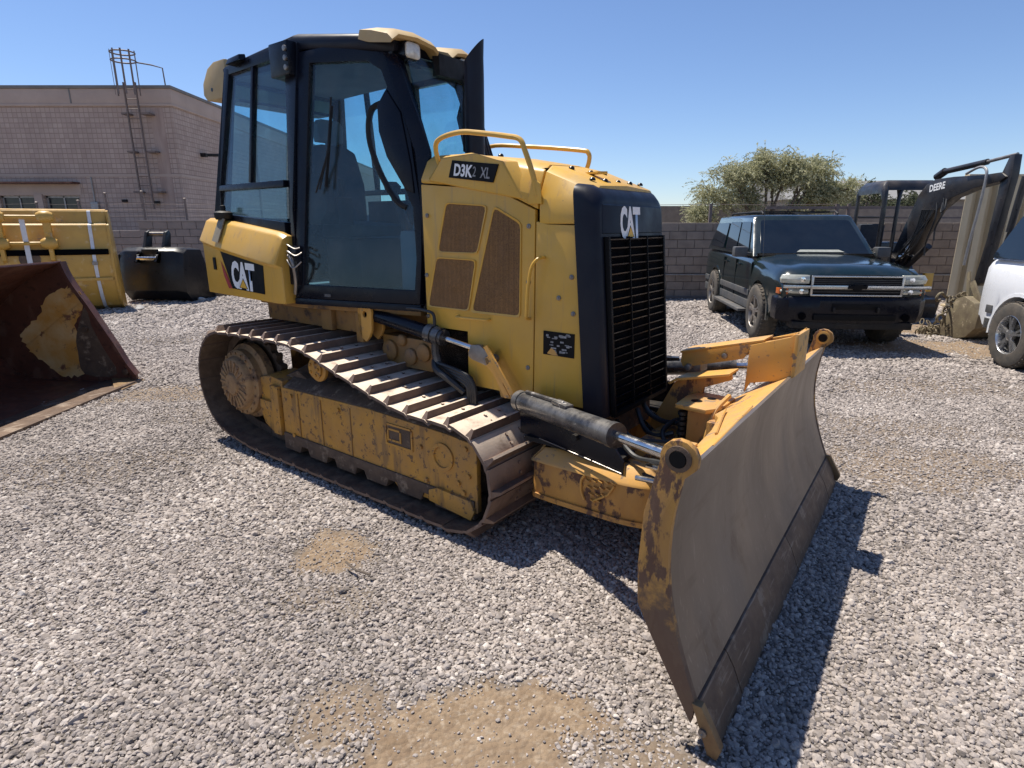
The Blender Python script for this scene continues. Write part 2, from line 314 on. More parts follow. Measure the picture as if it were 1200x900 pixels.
    def build(s, name, mats, parent=None, bevel=0.0, seg=2, smooth=35, label=None):
        o = bpy.data.objects.new(name, s.mesh(name, mats, bevel, seg, smooth))
        COL.objects.link(o)
        if parent: o.parent = parent
        if label: o['label'] = label
        return o

def thing(name, label, cat, loc=(0, 0, 0), rz=0.0, group=None, kind=None):
    o = bpy.data.objects.new(name, None); COL.objects.link(o)
    o.location = loc; o.rotation_euler = (0, 0, rz); o.empty_display_size = 0.2
    o['label'] = label
    if cat: o['category'] = cat
    if group: o['group'] = group
    if kind: o['kind'] = kind
    return o
def tag(o, label=None, cat=None, group=None, kind=None):
    for k, v in (('label', label), ('category', cat), ('group', group), ('kind', kind)):
        if v: o[k] = v
    return o
def copy_tree(o, parent=None):
    c = o.copy(); COL.objects.link(c)
    if parent: c.parent = parent
    for ch in [q for q in list(bpy.data.objects) if q.parent == o]: copy_tree(ch, c)
    return c
def text(s, h, org, xd, yd, mat, parent, name='lettering', xs=0.75, bold=0.03, thick=0.001, shear=0.0):
    cu = bpy.data.curves.new(name, 'FONT'); cu.body = s; cu.size = 1.0; cu.offset = bold; cu.resolution_u = 3
    to = bpy.data.objects.new(name, cu); COL.objects.link(to)
    dg = bpy.context.evaluated_depsgraph_get()
    me = bpy.data.meshes.new_from_object(to.evaluated_get(dg)); bpy.data.objects.remove(to)
    xd, yd, org = Vector(xd).normalized(), Vector(yd).normalized(), Vector(org); zd = xd.cross(yd).normalized()
    k = h/0.7
    for v in me.vertices:
        x, y = v.co.x*k*xs + v.co.y*k*shear, v.co.y*k
        v.co = org + xd*x + yd*y + zd*thick
    me.materials.clear(); me.materials.append(mat)
    o = bpy.data.objects.new(name, me); COL.objects.link(o)
    if parent: o.parent = parent
    return o
# ================================================================ BULLDOZER
DZ_LOC = (-0.0214, 3.7753, 0)
DZ = thing('bulldozer', 'yellow tracked bulldozer with a closed black cab and a wide bare steel blade at its front', 'bulldozer', DZ_LOC, math.radians(HEAD))

def catmull(P, n=8, closed=False):
    out = []; m = len(P)
    for i in range(m if closed else m-1):
        if closed: p0, p1, p2, p3 = P[i-1], P[i], P[(i+1) % m], P[(i+2) % m]
        else: p0, p1, p2, p3 = P[max(i-1, 0)], P[i], P[i+1], P[min(i+2, m-1)]
        for k in range(n):
            t = k/n
            out.append(tuple(0.5*((2*b) + (-a+c)*t + (2*a-5*b+4*c-d)*t*t + (-a+3*b-3*c+d)*t**3) for a, b, c, d in zip(p0, p1, p2, p3)))
    if not closed: out.append(tuple(P[-1]))
    return out

def arc(cx, cz, r, a0, a1, n):
    return [(cx + r*math.cos(math.radians(a0+(a1-a0)*i/n)), cz + r*math.sin(math.radians(a0+(a1-a0)*i/n))) for i in range(n+1)]

# ---- tracks
SPR = (-2.15, 0.49, 0.41); IDL = (0.20, 0.345, 0.305)
path = (catmull([(-2.15, 0.90), (-1.70, 0.915), (-1.17, 0.905), (-0.71, 0.79), (-0.25, 0.672), (0.02, 0.645), (0.20, 0.65)], 10)
        + arc(IDL[0], IDL[1], IDL[2], 86, -86, 26) + [(0.2-(2.05)*k/12, 0.038) for k in range(1, 13)]
        + catmull([(-1.85, 0.038), (-2.0, 0.055), (-2.15, 0.08)], 6)[1:] + arc(SPR[0], SPR[1], SPR[2], 266, 94, 30))
def resample(P, N):
    P = [np.array(p) for p in P]; P.append(P[0]); L = [0]
    for a, b in zip(P, P[1:]): L.append(L[-1]+np.linalg.norm(b-a))
    out = []
    for i in range(N):
        s = (i+0.35)*L[-1]/N; j = max(k for k in range(len(L)-1) if L[k] <= s)
        d = L[j+1]-L[j]; t = (s-L[j])/d if d > 0 else 0
        out.append(P[j]*(1-t)+P[j+1]*t)
    return out, L[-1]
NSH = 43
cent, per = resample(path, NSH)
pitch = per/NSH
YO, YI = 0.825, 0.185; YC = (YO+YI)/2; HW = (YO-YI)/2

def shoe_mesh():
    m = MB(); p = pitch
    prof = [(-p*0.50, -0.006), (-p*0.50, 0.009), (-p*0.30, 0.013), (p*0.36, 0.013), (p*0.50, 0.000), (p*0.60, -0.010), (p*0.58, -0.017), (p*0.45, -0.012), (p*0.34, -0.004)]
    m.loft([[(x, y, z) for x, z in prof] for y in (-HW, HW)])
    g = [(p*0.22, 0.012, 0), (p*0.27, 0.052, 1), (p*0.36, 0.052, 1), (p*0.46, 0.006, 0)]
    m.loft([[(x, s*(HW-0.002-0.03*t), z) for x, z, t in g] for s in (-1, 1)])
    for bx_ in (-p*0.28, p*0.06):
        for by in (-0.062, 0.062):
            m.cyl((bx_, by, 0.012), (bx_, by, 0.023), 0.0105, n=6)
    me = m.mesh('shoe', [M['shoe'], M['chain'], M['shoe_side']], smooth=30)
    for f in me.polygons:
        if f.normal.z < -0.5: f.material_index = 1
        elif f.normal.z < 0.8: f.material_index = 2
    return me
SHOE = shoe_mesh()

def make_track(sgn):
    tr = thing('track', '', None); del tr['label']; tr.parent = DZ
    y0 = sgn*YC
    rnd = random.Random(4+sgn)
    for i, c in enumerate(cent):
        a, b = cent[(i-1) % NSH], cent[(i+1) % NSH]
        t = (b-a)/np.linalg.norm(b-a); n = (-t[1], t[0])
        o = bpy.data.objects.new('shoe', SHOE); COL.objects.link(o); o.parent = tr
        jt = rnd.uniform(-0.012, 0.012)
        mt = Matrix(((t[0], 0, n[0], c[0]), (0, 1, 0, y0), (t[1], 0, n[1], c[1]), (0, 0, 0, 1)))
        o.matrix_local = mt @ Matrix.Rotation(jt, 4, 'Y')
    m = MB()
    for i, c in enumerate(cent):
        a, b = cent[(i-1) % NSH], cent[(i+1) % NSH]
        t = (b-a)/np.linalg.norm(b-a); n = np.array((-t[1], t[0]))
        for s in (-1, 1):
            for k, off in ((-0.022, 0.03), (-0.06, 0.034)):
                q = c + n*(-0.045)
                R = Matrix(((t[0], 0, n[0]), (0, 1, 0), (t[1], 0, n[1])))
                m.obox((q[0], y0 + s*(0.072 + (0.012 if k < -0.03 else 0)), q[1]), (pitch*0.94, 0.026, 0.066), R)
        q = c + n*(-0.05) + t*pitch*0.5
        m.cyl((q[0], y0-0.095, q[1]), (q[0], y0+0.095, q[1]), 0.024, n=8)
    m.build('chain', M['chain'], tr, smooth=30)
    # sprocket, final drive, idler, rollers
    yf = y0 + sgn*0.0
    m = MB(); nt = 21; rings = []
    def gear(ro, ri, y):
        pts = []
        for k in range(nt*4):
            r = (ri, ro, ro, ri)[k % 4]; a = 2*PI*(k+0.0)/(nt*4)
            pts.append((SPR[0]+r*math.cos(a), y, SPR[1]+r*math.sin(a)))
        return pts
    m.loft([gear(0.352, 0.315, y0-0.028), gear(0.352, 0.315, y0+0.028)])
    m.build('sprocket', M['chain'], DZ, smooth=30)
    m = MB()
    yy = y0 + sgn*0.145
    m.lathe([(0.0, -0.08), (0.30, -0.08), (0.30, -0.02), (0.262, 0.0), (0.262, 0.05), (0.25, 0.062), (0.215, 0.065), (0.205, 0.10), (0.19, 0.112), (0.09, 0.118), (0.08, 0.135), (0.05, 0.14), (0.0, 0.14)], (SPR[0], yy, SPR[1]), (0, sgn, 0), 40)
    fd = m.build('final_drive', M['sprocket'], DZ, smooth=40)
    m = MB()
    for k in range(20):
        a = 2*PI*k/20; c, s = math.cos(a), math.sin(a)
        m.beam((SPR[0]+0.10*c, yy+sgn*0.118, SPR[1]+0.10*s), (SPR[0]+0.188*c, yy+sgn*0.112, SPR[1]+0.188*s), 0.016, 0.016, (0, 1, 0))
        m.cyl((SPR[0]+0.238*c, yy+sgn*0.05, SPR[1]+0.238*s), (SPR[0]+0.238*c, yy+sgn*0.076, SPR[1]+0.238*s), 0.010, n=6)
    m.build('cover_bolts', M['sprocket'], fd, smooth=30)
    m = MB()
    m.lathe([(0.0, -0.08), (0.275, -0.08), (0.275, -0.03), (0.235, -0.028), (0.235, 0.028), (0.275, 0.03), (0.275, 0.08), (0.225, 0.085), (0.2, 0.05), (0.09, 0.05), (0.08, 0.10), (0, 0.10)], (IDL[0], y0, IDL[1]), (0, sgn, 0), 36)
    m.build('idler_wheel', M['dirt_iron'], DZ)
    m = MB(); m.cyl((-1.17, y0-0.13, 0.745), (-1.17, y0+0.13, 0.745), 0.088, n=24)
    cr = m.build('carrier_roller', M['chain'], DZ)
    m = MB(); m.lathe([(0.095, 0), (0.095, 0.022), (0.07, 0.03), (0.07, 0.045), (0.03, 0.05), (0, 0.05)], (-1.17, y0+sgn*0.128, 0.738), (0, sgn, 0), 24)
    for k in range(5):
        a = 2*PI*k/5
        m.cyl((-1.17+0.045*math.cos(a), y0+sgn*0.17, 0.738+0.045*math.sin(a)), (-1.17+0.045*math.cos(a), y0+sgn*0.185, 0.738+0.045*math.sin(a)), 0.012, n=6)
    m.build('roller_cap', M['yellow_worn'], cr)
    m = MB(); m.bx(-1.21, -1.13, y0-sgn*0.2 if sgn > 0 else y0+0.1, y0-sgn*0.1 if sgn > 0 else y0+0.2, 0.5, 0.78)
    m.build('roller_bracket', M['dirt_iron'], DZ)
    for k in range(7):
        x = -1.78 + k*0.285
        m = MB(); m.lathe([(0.0, -0.115), (0.105, -0.115), (0.105, -0.07), (0.082, -0.068), (0.082, 0.068), (0.105, 0.07), (0.105, 0.115), (0.06, 0.12), (0.05, 0.155), (0, 0.155)], (x, y0, 0.165), (0, sgn, 0), 20)
        m.build('track_roller', M['dirt_iron'], DZ)

def make_track_frame(sgn):
    yo, ym, yi = sgn*0.700, sgn*0.50, sgn*0.36
    m = MB()      # rails: yellow side face, dirt-caked sloping top
    side = [(-1.58, 0.14), (-1.58, 0.545), (-0.6, 0.565), (0.10, 0.545), (0.27, 0.53), (0.315, 0.50), (0.32, 0.12), (0.25, 0.085), (-0.35, 0.10), (-0.40, 0.14)]
    m.loft([[(x, yo, z) for x, z in side], [(x, sgn*0.665, z) for x, z in side]])
    tf = m.build('track_frame', M['yellow_worn'], DZ, bevel=0.006)
    m = MB()
    top0 = [(-1.56, 0.55), (-0.6, 0.57), (0.10, 0.548), (0.27, 0.53)]
    rings = []
    for x, z in [(-1.56, 0.548), (-1.2, 0.556), (-0.8, 0.563), (-0.4, 0.56), (0.0, 0.55), (0.27, 0.528)]:
        rings.append([(x, sgn*0.694, z-0.02), (x, sgn*0.690, z+0.006), (x, sgn*0.60, z+0.062), (x, sgn*0.50, z+0.075), (x, sgn*0.44, z+0.07), (x, sgn*0.40, z-0.1), (x, sgn*0.40, 0.2), (x, sgn*0.66, 0.2)])
    m.loft(rings)
    m.build('frame_top', M['dirt_iron'], tf, bevel=0.005)
    m = MB()      # rear recoil housing
    hs = [(-2.02, 0.27), (-2.02, 0.44), (-1.97, 0.60), (-1.78, 0.61), (-1.60, 0.60), (-1.60, 0.16), (-1.80, 0.16), (-1.98, 0.20)]
    hs = [(-1.93, 0.27), (-1.93, 0.42), (-1.90, 0.57), (-1.76, 0.60), (-1.60, 0.58), (-1.60, 0.15), (-1.80, 0.15), (-1.90, 0.20)]
    m.loft([[(x, sgn*0.675, z) for x, z in hs], [(x, sgn*0.45, z+0.02) for x, z in hs]])
    hb = m.build('spring_housing', M['yellow_worn'], tf, bevel=0.012)
    m = MB(); m.bx(-1.90, -1.63, min(sgn*0.676, sgn*0.70), max(sgn*0.676, sgn*0.70), 0.33, 0.40)
    m.bx(-1.72, -1.62, min(sgn*0.676, sgn*0.71), max(sgn*0.676, sgn*0.71), 0.16, 0.54)
    m.build('housing_rib', M['yellow_worn'], tf, bevel=0.006)
    m = MB()
    m.loft([[(-1.66, sgn*0.60, 0.60), (-1.50, sgn*0.60, 0.66), (-1.36, sgn*0.60, 0.60)], [(-1.66, sgn*0.44, 0.62), (-1.50, sgn*0.44, 0.72), (-1.36, sgn*0.44, 0.62)]])
    m.build('dirt_heap', M['dirt_iron'], tf)
    m = MB()      # recessed access slots, bosses and bolt heads on the side face
    f = sgn*0.7
    for (x0, x1, z0, z1) in ((-0.42, -0.20, 0.37, 0.50), (-0.40, -0.30, 0.40, 0.47)):
        m.bx(x0, x1, min(f, f+sgn*0.008), max(f, f+sgn*0.008), z0, z0+0.012); m.bx(x0, x1, min(f, f+sgn*0.008), max(f, f+sgn*0.008), z1, z1+0.012)
        m.bx(x0-0.012, x0, min(f, f+sgn*0.008), max(f, f+sgn*0.008), z0, z1); m.bx(x1, x1+0.012, min(f, f+sgn*0.008), max(f, f+sgn*0.008), z0, z1)
    m.lathe([(0.085, 0), (0.085, 0.012), (0.065, 0.014), (0.062, 0.004), (0, 0.004)], (0.06, f, 0.40), (0, sgn, 0), 24)
    for x, z in ((-0.12, 0.42), (0.24, 0.49), (0.26, 0.33), (0.22, 0.22), (-0.08, 0.22), (-1.45, 0.5), (-1.45, 0.2), (-0.9, 0.5), (0.18, 0.27)):
        m.cyl((x, f, z), (x, f+sgn*0.014, z), 0.016, n=6)
    m.build('side_boss', M['yellow_worn'], tf, smooth=30)
    for xr in (-1.37, -1.10, -0.78):
        m = MB(); m.bx(xr-0.004, xr+0.004, min(f, f+sgn*0.005), max(f, f+sgn*0.005), 0.16, 0.53); m.build('weld_seam', M['yellow_shaded_dirty'], tf)
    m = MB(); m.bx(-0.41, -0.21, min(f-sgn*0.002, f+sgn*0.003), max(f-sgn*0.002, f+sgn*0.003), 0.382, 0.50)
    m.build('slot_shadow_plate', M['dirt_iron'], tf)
    m = MB()      # roller guard with scallops
    x = -1.58; pts = [(x, 0.20)]
    low = []
    for k in range(6):
        a = -1.58+k*0.315
        low += [(a, 0.075), (a+0.19, 0.075), (a+0.215, 0.13), (a+0.29, 0.13)]
    low = [(x, z) for x, z in low if x < 0.28] + [(0.30, 0.075), (0.30, 0.19)]
    m.loft([[(x, sgn*0.712, z) for x, z in pts+low], [(x, sgn*0.60, z) for x, z in pts+low]])
    m.build('roller_guard', M['dirt_iron'], tf, bevel=0.004)
    m = MB()      # front guide with stepped end
    m.loft([[(x, sgn*0.722, z) for x, z in ((-0.05, 0.10), (-0.05, 0.17), (0.02, 0.20), (0.28, 0.19), (0.31, 0.13), (0.28, 0.07))], [(x, sgn*0.69, z) for x, z in ((-0.05, 0.10), (-0.05, 0.17), (0.02, 0.20), (0.28, 0.19), (0.31, 0.13), (0.28, 0.07))]])
    m.build('idler_guard', M['yellow_worn'], tf, bevel=0.006)
for sg in (-1, 1):
    make_track(sg); make_track_frame(sg)

# ---- main frame under cab and engine
m = MB()
m.bx(-2.28, 0.56, -0.165, 0.165, 0.42, 0.80)
m.bx(-2.30, -0.30, -0.165, 0.165, 0.80, 1.17)
m.build('main_frame', M['yellow_shaded_dirty'], DZ, bevel=0.01)
m = MB()
for s in (-1, 1):
    a, b = sorted((s*0.166, s*0.46))
    m.bx(-2.05, -0.86, a, b, 0.985, 1.133)
    m.bx(-1.30, -1.18, *sorted((s*0.46, s*0.50)), 0.98, 1.133)
    m.bx(-0.93, -0.86, *sorted((s*0.46, s*0.49)), 0.93, 1.133)
m.build('cab_support', M['yellow_shaded_dirty'], DZ, bevel=0.008)
m = MB(); m.prism([(-1.9, -0.60), (-1.36, -0.60), (-0.42, -0.37), (-0.42, 0.37), (-1.36, 0.60), (-1.9, 0.60)], 'z', 1.135, 1.168)
m.build('floor_lip', M['yellow_shaded_dirty'], DZ, bevel=0.004)

# ---- hood
YH = 0.40
st = [(-0.345, 1.96, 2.095), (-0.10, 1.945, 2.09), (0.20, 1.91, 2.055), (0.50, 1.84, 2.0), (0.80, 1.76, 1.885)]
def hood_ring(x, zs, zt, ins=0.0, y=YH):
    return [(x, -y, 1.0), (x, -y, zs), (x, -y+0.055, zt-0.035), (x, -y+0.11, zt), (x, 0, zt+0.012), (x, y-0.11, zt), (x, y-0.055, zt-0.035), (x, y, zs), (x, y, 1.0)]
# upper cover (above the seam) split into rear cover and front cover at the joint x = 0.505
def cover(x0, x1, name, low_fn):
    m = MB(); rings = []
    xs = sorted(set([x0, x1] + [s[0] for s in st if x0+0.01 < s[0] < x1-0.01] + [q for q in (0.13, 0.25) if x0 < q < x1]))
    for x in xs:
        for a, b in zip(st, st[1:]):
            if a[0] <= x <= b[0]+1e-6:
                t = (x-a[0])/(b[0]-a[0]); zs = a[1]+(b[1]-a[1])*t; zt = a[2]+(b[2]-a[2])*t
        lo = low_fn(x)
        r = hood_ring(x, zs, zt); r = [(r[0][0], r[0][1], lo)] + r[1:-1] + [(r[-1][0], r[-1][1], lo)]
        rings.append(r)
    m.loft(rings)
    return m.build(name, M['yellow'], DZ, bevel=0.012, smooth=30)
cover(-0.345, 0.500, 'hood_cover', lambda x: float(np.interp(x, [-0.345, 0.13, 0.25, 0.50], [1.934, 1.895, 1.875, 1.772])))
cover(0.508, 0.80, 'front_cowl', lambda x: 1.70)
m = MB(); m.bx(-0.325, 0.78, -0.36, 0.36, 0.80, 1.80); m.bx(-0.325, 0.5, -0.33, 0.33, 1.80, 1.98); m.build('hood_filler', M['void'], DZ)  # black filler box added to stop sky showing through the hood seams
# raised facets around the badge
for s in (-1, 1):
    yy = s*YH
    m = MB()
    m.loft([[(-0.30, s*0.396, 1.945), (-0.19, s*0.345, 2.080), (0.0, s*0.345, 2.085), (0.33, s*0.345, 2.02), (0.46, s*0.396, 1.81)],
            [(-0.26, s*0.411, 1.945), (-0.16, s*0.411, 2.060), (0.10, s*0.413, 2.068), (0.26, s*0.411, 2.020), (0.40, s*0.406, 1.83)]])
    m.build('badge_facet', M['yellow'], DZ, bevel=0.006, smooth=20)
# side doors (thick plates so that seams read)
def panel(pts, y0, y1, name, mat, parent=DZ, bevel=0.006):
    m = MB(); m.loft([[(x, y0, z) for x, z in pts], [(x, y1, z) for x, z in pts]])
    return m.build(name, mat, parent, bevel=bevel)
for s in (-1, 1):
    a, b = s*0.37, s*0.40
    p = panel([(-0.335, 1.085), (-0.345, 1.928), (0.13, 1.889), (0.25, 1.869), (0.483, 1.772), (0.478, 0.76), (0.0, 0.76), (0.0, 1.085)], a, b, 'engine_door', M['yellow'])
    vents = [[(-0.145, 1.855-0.02), (0.165, 1.815), (0.085, 1.545), (-0.215, 1.545)],
             [(0.225, 1.80), (0.395, 1.745), (0.385, 1.215), (0.045, 1.215)],
             [(-0.23, 1.505), (0.07, 1.50), (0.01, 1.215), (-0.312, 1.215)]]
    vents[0] = [(-0.140, 1.815), (0.155, 1.795), (0.085, 1.545), (-0.215, 1.545)]
    vents[1] = [(0.215, 1.785), (0.39, 1.70), (0.385, 1.215), (0.045, 1.215)]
    for v in vents:
        def roundp(P, r=0.025):
            out = []
            for i in range(len(P)):
                p0, p1, p2 = [np.array(q, float) for q in (P[i-1], P[i], P[(i+1) % len(P)])]
                d0 = (p0-p1)/np.linalg.norm(p0-p1); d2 = (p2-p1)/np.linalg.norm(p2-p1)
                for t in (0, 0.5, 1):
                    q = (1-t)**2*(p1+d0*r) + 2*t*(1-t)*p1 + t*t*(p1+d2*r); out.append(tuple(q))
            return out
        R = roundp(v); cx = sum(q[0] for q in R)/len(R); cz = sum(q[1] for q in R)/len(R)
        O = [(cx+(x-cx)*1.07, cz+(z-cz)*1.045) for x, z in R]
        m = MB(); m.loft([[(x, s*0.401, z) for x, z in O], [(x, s*0.4075, z) for x, z in O], [(x, s*0.4045, z) for x, z in R], [(x, s*0.4005, z) for x, z in R]], wrap=True)
        vf = m.build('vent_frame', M['yellow'], p, smooth=30)
        m = MB(); m.loft([[(x, s*0.4004, z) for x, z in R], [(x, s*0.4022, z) for x, z in R]])
        m.build('vent_screen', M['mesh'], vf)
    panel([(0.484, 0.76), (0.490, 1.715), (0.56, 1.70), (0.735, 1.695), (0.80, 1.30), (0.815, 0.76)], a, b, 'front_side_panel', M['yellow'])
    # handles, bolts, latch
    m = MB(); m.tube(catmull([(0.545, s*0.400, 1.535), (0.530, s*0.445, 1.525), (0.500, s*0.455, 1.48), (0.480, s*0.455, 1.38), (0.470, s*0.452, 1.25), (0.462, s*0.445, 1.215), (0.455, s*0.400, 1.205)], 5), 0.0085, 8)
    m.build('grab_handle', M['yellow'], DZ)
    m = MB(); m.tube(catmull([(-0.065, s*0.40, 1.172), (-0.055, s*0.43, 1.170), (0.06, s*0.432, 1.172), (0.165, s*0.43, 1.174), (0.175, s*0.40, 1.174)], 5), 0.007, 8)
    m.build('door_handle', M['yellow'], p)
    m = MB()
    for x, z in ((0.715, 1.44), (0.64, 1.33), (0.73, 1.255), (0.445, 1.69), (0.05, 0.95), (0.445, 0.93), (-0.30, 1.75), (-0.32, 1.4), (-0.32, 1.15), (0.445, 1.40)):
        m.lathe([(0.013, 0), (0.013, 0.006), (0.008, 0.010), (0, 0.010)], (x, s*0.40, z), (0, s, 0), 12)
        m.lathe([(0.006, 0), (0.006, 0.014), (0, 0.014)], (x, s*0.40, z), (0, s, 0), 6)
    m.build('panel_bolts', M['steel'], DZ)
# information plate
m = MB(); m.bx(0.548, 0.742, -0.4045, -0.4005, 1.022, 1.15)
pl = m.build('warning_plate', M['print_black'], DZ)
rr = random.Random(3)
m = MB()
for k in range(26):
    x = 0.56+rr.random()*0.15; z = 1.035+rr.random()*0.10
    m.bx(x, x+0.008+rr.random()*0.025, -0.4062, -0.4047, z, z+0.004+rr.random()*0.008)
m.build('plate_print', M['print_grey'], pl)
m = MB(); m.prism([(0.575, 1.03), (0.60, 1.062), (0.625, 1.05), (0.645, 1.024), (0.61, 1.024)], 'y', -0.4066, -0.4047)
m.build('scratch_patch', M['yellow_blade'], pl)
# model badge
m = MB(); m.prism([(-0.105, 1.955), (-0.075, 2.045), (0.255, 2.005), (0.215, 1.915)], 'y', -0.4165, -0.4085)
bd = m.build('model_badge', M['print_black'], DZ)
bx_d = Vector((0.33, 0, -0.040)); 
text('D3K', 0.060, (-0.068, -0.417, 1.966), bx_d, (0.18, 0, 1), M['white'], bd, 'model_letters', xs=0.82, bold=0.035, shear=0.0)
text('2', 0.052, (0.070, -0.417, 1.953), bx_d, (0.18, 0, 1), M['print_grey'], bd, 'model_letters', xs=0.72, bold=0.01)
text('XL', 0.054, (0.128, -0.417, 1.944), bx_d, (0.18, 0, 1), M['print_grey'], bd, 'model_letters', xs=0.72, bold=0.02)
# hood top: bolts, hinge lines
m = MB()
for x, y in ((0.56, -0.18), (0.60, -0.05), (0.60, 0.10), (0.74, -0.27), (0.74, -0.14), (0.74, 0.0), (0.74, 0.14), (0.74, 0.27), (0.10, 0.05), (0.1, -0.2)):
    zt = np.interp(x, [s[0] for s in st], [s[2] for s in st])
    m.lathe([(0.016, 0), (0.016, 0.008), (0.008, 0.016), (0, 0.016)], (x, y, zt+0.004), (0.15, 0, 1), 10)
m.build('hood_bolts', M['black'], DZ)
m = MB(); m.prism([(0.60, -0.12), (0.63, -0.08), (0.72, -0.08), (0.74, -0.12), (0.70, -0.15)], 'z', 1.955, 1.965)
m.build('cap_recess', M['yellow'], DZ)

# handrails on the hood
for s in (-1, 1):
    P = [(-0.205, s*0.372, 2.00), (-0.215, s*0.40, 2.12), (-0.165, s*0.405, 2.168), (-0.02, s*0.405, 2.186), (0.12, s*0.405, 2.170), (0.30, s*0.405, 2.140), (0.385, s*0.405, 2.118), (0.42, s*0.405, 2.06), (0.47, s*0.403, 1.94), (0.495, s*0.402, 1.84)] if s < 0 else \
        [(-0.46, 0.34, 2.12), (-0.43, 0.355, 2.215), (-0.10, 0.355, 2.19), (0.28, 0.355, 2.142), (0.345, 0.355, 2.12), (0.35, 0.355, 2.07), (0.325, 0.352, 2.0)]
    m = MB(); m.tube(catmull(P, 5), 0.0138, 10)
    m.build('hood_handrail', M['yellow'], DZ)
m = MB(); m.prism([(0.44, 1.80), (0.53, 1.80), (0.52, 1.90), (0.47, 1.93)], 'y', -0.412, -0.402)
m.build('rail_foot', M['yellow'], DZ, bevel=0.004)

# ---- grille shell (leans back a little)
def lean(z): return 0.845 + 0.085*(1.7-z)/0.95
def shell_ring(dx, hw, zt, zb, r=0.07, n=6):
    P = []
    for (cy, cz, a0) in ((hw-r, zt-r, 90), (-(hw-r), zt-r, 180)):
        pass
    pts = [(-hw, zb)]
    for k in range(n+1):
        a = math.radians(180-90*k/n); pts.append((-hw+r+r*math.cos(a), zt-r+r*math.sin(a)))
    for k in range(n+1):
        a = math.radians(90-90*k/n); pts.append((hw-r+r*math.cos(a), zt-r+r*math.sin(a)))
    pts.append((hw, zb))
    return [(lean(z)+dx, y-0.02, z) for y, z in pts]
m = MB()
m.loft([shell_ring(-0.115, 0.395, 1.895, 0.735, 0.06), shell_ring(-0.06, 0.395, 1.888, 0.735, 0.075), shell_ring(-0.02, 0.388, 1.868, 0.73, 0.09), shell_ring(0.005, 0.374, 1.84, 0.73, 0.085), shell_ring(0.012, 0.355, 1.81, 0.735, 0.06)])
sh = m.build('grille_shell', M['shell'], DZ, smooth=50)
m = MB()
pz = [(1.655, 0), (1.80, 0)]
m.loft([[(lean(1.655)+0.013, -0.37, 1.655), (lean(1.655)+0.013, 0.33, 1.655), (lean(1.80)+0.013, 0.32, 1.795), (lean(1.8)+0.013, -0.36, 1.795)], [(lean(1.655)+0.018, -0.365, 1.658), (lean(1.655)+0.018, 0.325, 1.658), (lean(1.80)+0.018, 0.31, 1.79), (lean(1.8)+0.018, -0.35, 1.79)]])
m.build('nameplate', M['shell'], DZ)
# grille opening: black core, louvre bars, uprights
m = MB()
rec = [(lean(0.75)+0.0135, y, z) for y, z in ()]
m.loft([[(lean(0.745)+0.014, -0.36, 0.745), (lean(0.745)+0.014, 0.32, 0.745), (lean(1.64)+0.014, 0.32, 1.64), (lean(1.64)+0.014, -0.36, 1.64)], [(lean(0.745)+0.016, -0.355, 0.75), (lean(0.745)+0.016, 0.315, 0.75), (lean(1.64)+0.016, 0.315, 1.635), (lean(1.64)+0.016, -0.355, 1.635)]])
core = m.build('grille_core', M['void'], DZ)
rr = random.Random(8)
nb = 21
lou = MB(); lou.loft([[(0, -0.345, 0), (0.018, -0.345, 0.010), (0.020, -0.345, 0.016), (0.002, -0.345, 0.008)], [(0, 0.305, 0), (0.018, 0.305, 0.010), (0.020, 0.305, 0.016), (0.002, 0.305, 0.008)]])
lme = lou.mesh('louvre', M['black'])
for k in range(nb):
    z = 0.775+k*(0.84/(nb-1))
    o = bpy.data.objects.new('louvre', lme); COL.objects.link(o); o.parent = core
    o.location = (lean(z)+0.016, 0, z); o.rotation_euler = (rr.uniform(-0.006, 0.006), rr.uniform(-0.1, 0.1), 0)
m = MB()
for y in (-0.345, -0.125, 0.085, 0.305):
    w = 0.009 if abs(y) > 0.2 else 0.003
    m.loft([[(lean(z)+0.016, y-w, z), (lean(z)+0.016, y+w, z), (lean(z)+0.040, y+w, z), (lean(z)+0.040, y-w, z)] for z in (0.745, 1.64)])
m.bx(lean(0.74)+0.016, lean(0.74)+0.04, -0.35, 0.31, 0.728, 0.752)
m.build('grille_upright', M['print_black'], core)
# makers' letters on the nameplate
def maker(h, org, xd, yd, parent, wscale=1.0):
    xd = Vector(xd).normalized(); yd = Vector(yd).normalized(); zd = xd.cross(yd); org = Vector(org)
    text('C', h, org, xd, yd, M['white'], parent, 'letter', xs=0.50*wscale, bold=0.05)
    text('A', h, org + xd*h*0.47*wscale, xd, yd, M['white'], parent, 'letter', xs=0.56*wscale, bold=0.05)
    text('T', h, org + xd*h*0.96*wscale, xd, yd, M['white'], parent, 'letter', xs=0.60*wscale, bold=0.05)
    m = MB()
    def tri(cx, y0, w, hh, d0, d1):
        q = [(cx-w/2, y0), (cx+w/2, y0), (cx, y0+hh)]
        m.loft([[org + xd*a*h + yd*b*h + zd*d for a, b in q] for d in (d0, d1)])
    cx = 0.73*wscale
    m2 = MB(); m, keep = m2, None
    tri(cx, -0.02, 0.54*wscale, 0.42, 0.0012, 0.0018)
    m2.build('triangle_border', M['print_black'], parent)
    m = MB(); tri(cx, 0.0, 0.45*wscale, 0.34, 0.0019, 0.0026)
    m.build('triangle', M['print_yellow'], parent)
np_ = [o for o in DZ.children if o.name.startswith('nameplate')][0]
maker(0.145, (lean(1.66)+0.0195, -0.185, 1.637), (0, 1, 0), (-0.085/0.95, 0, 1), np_, 1.05)

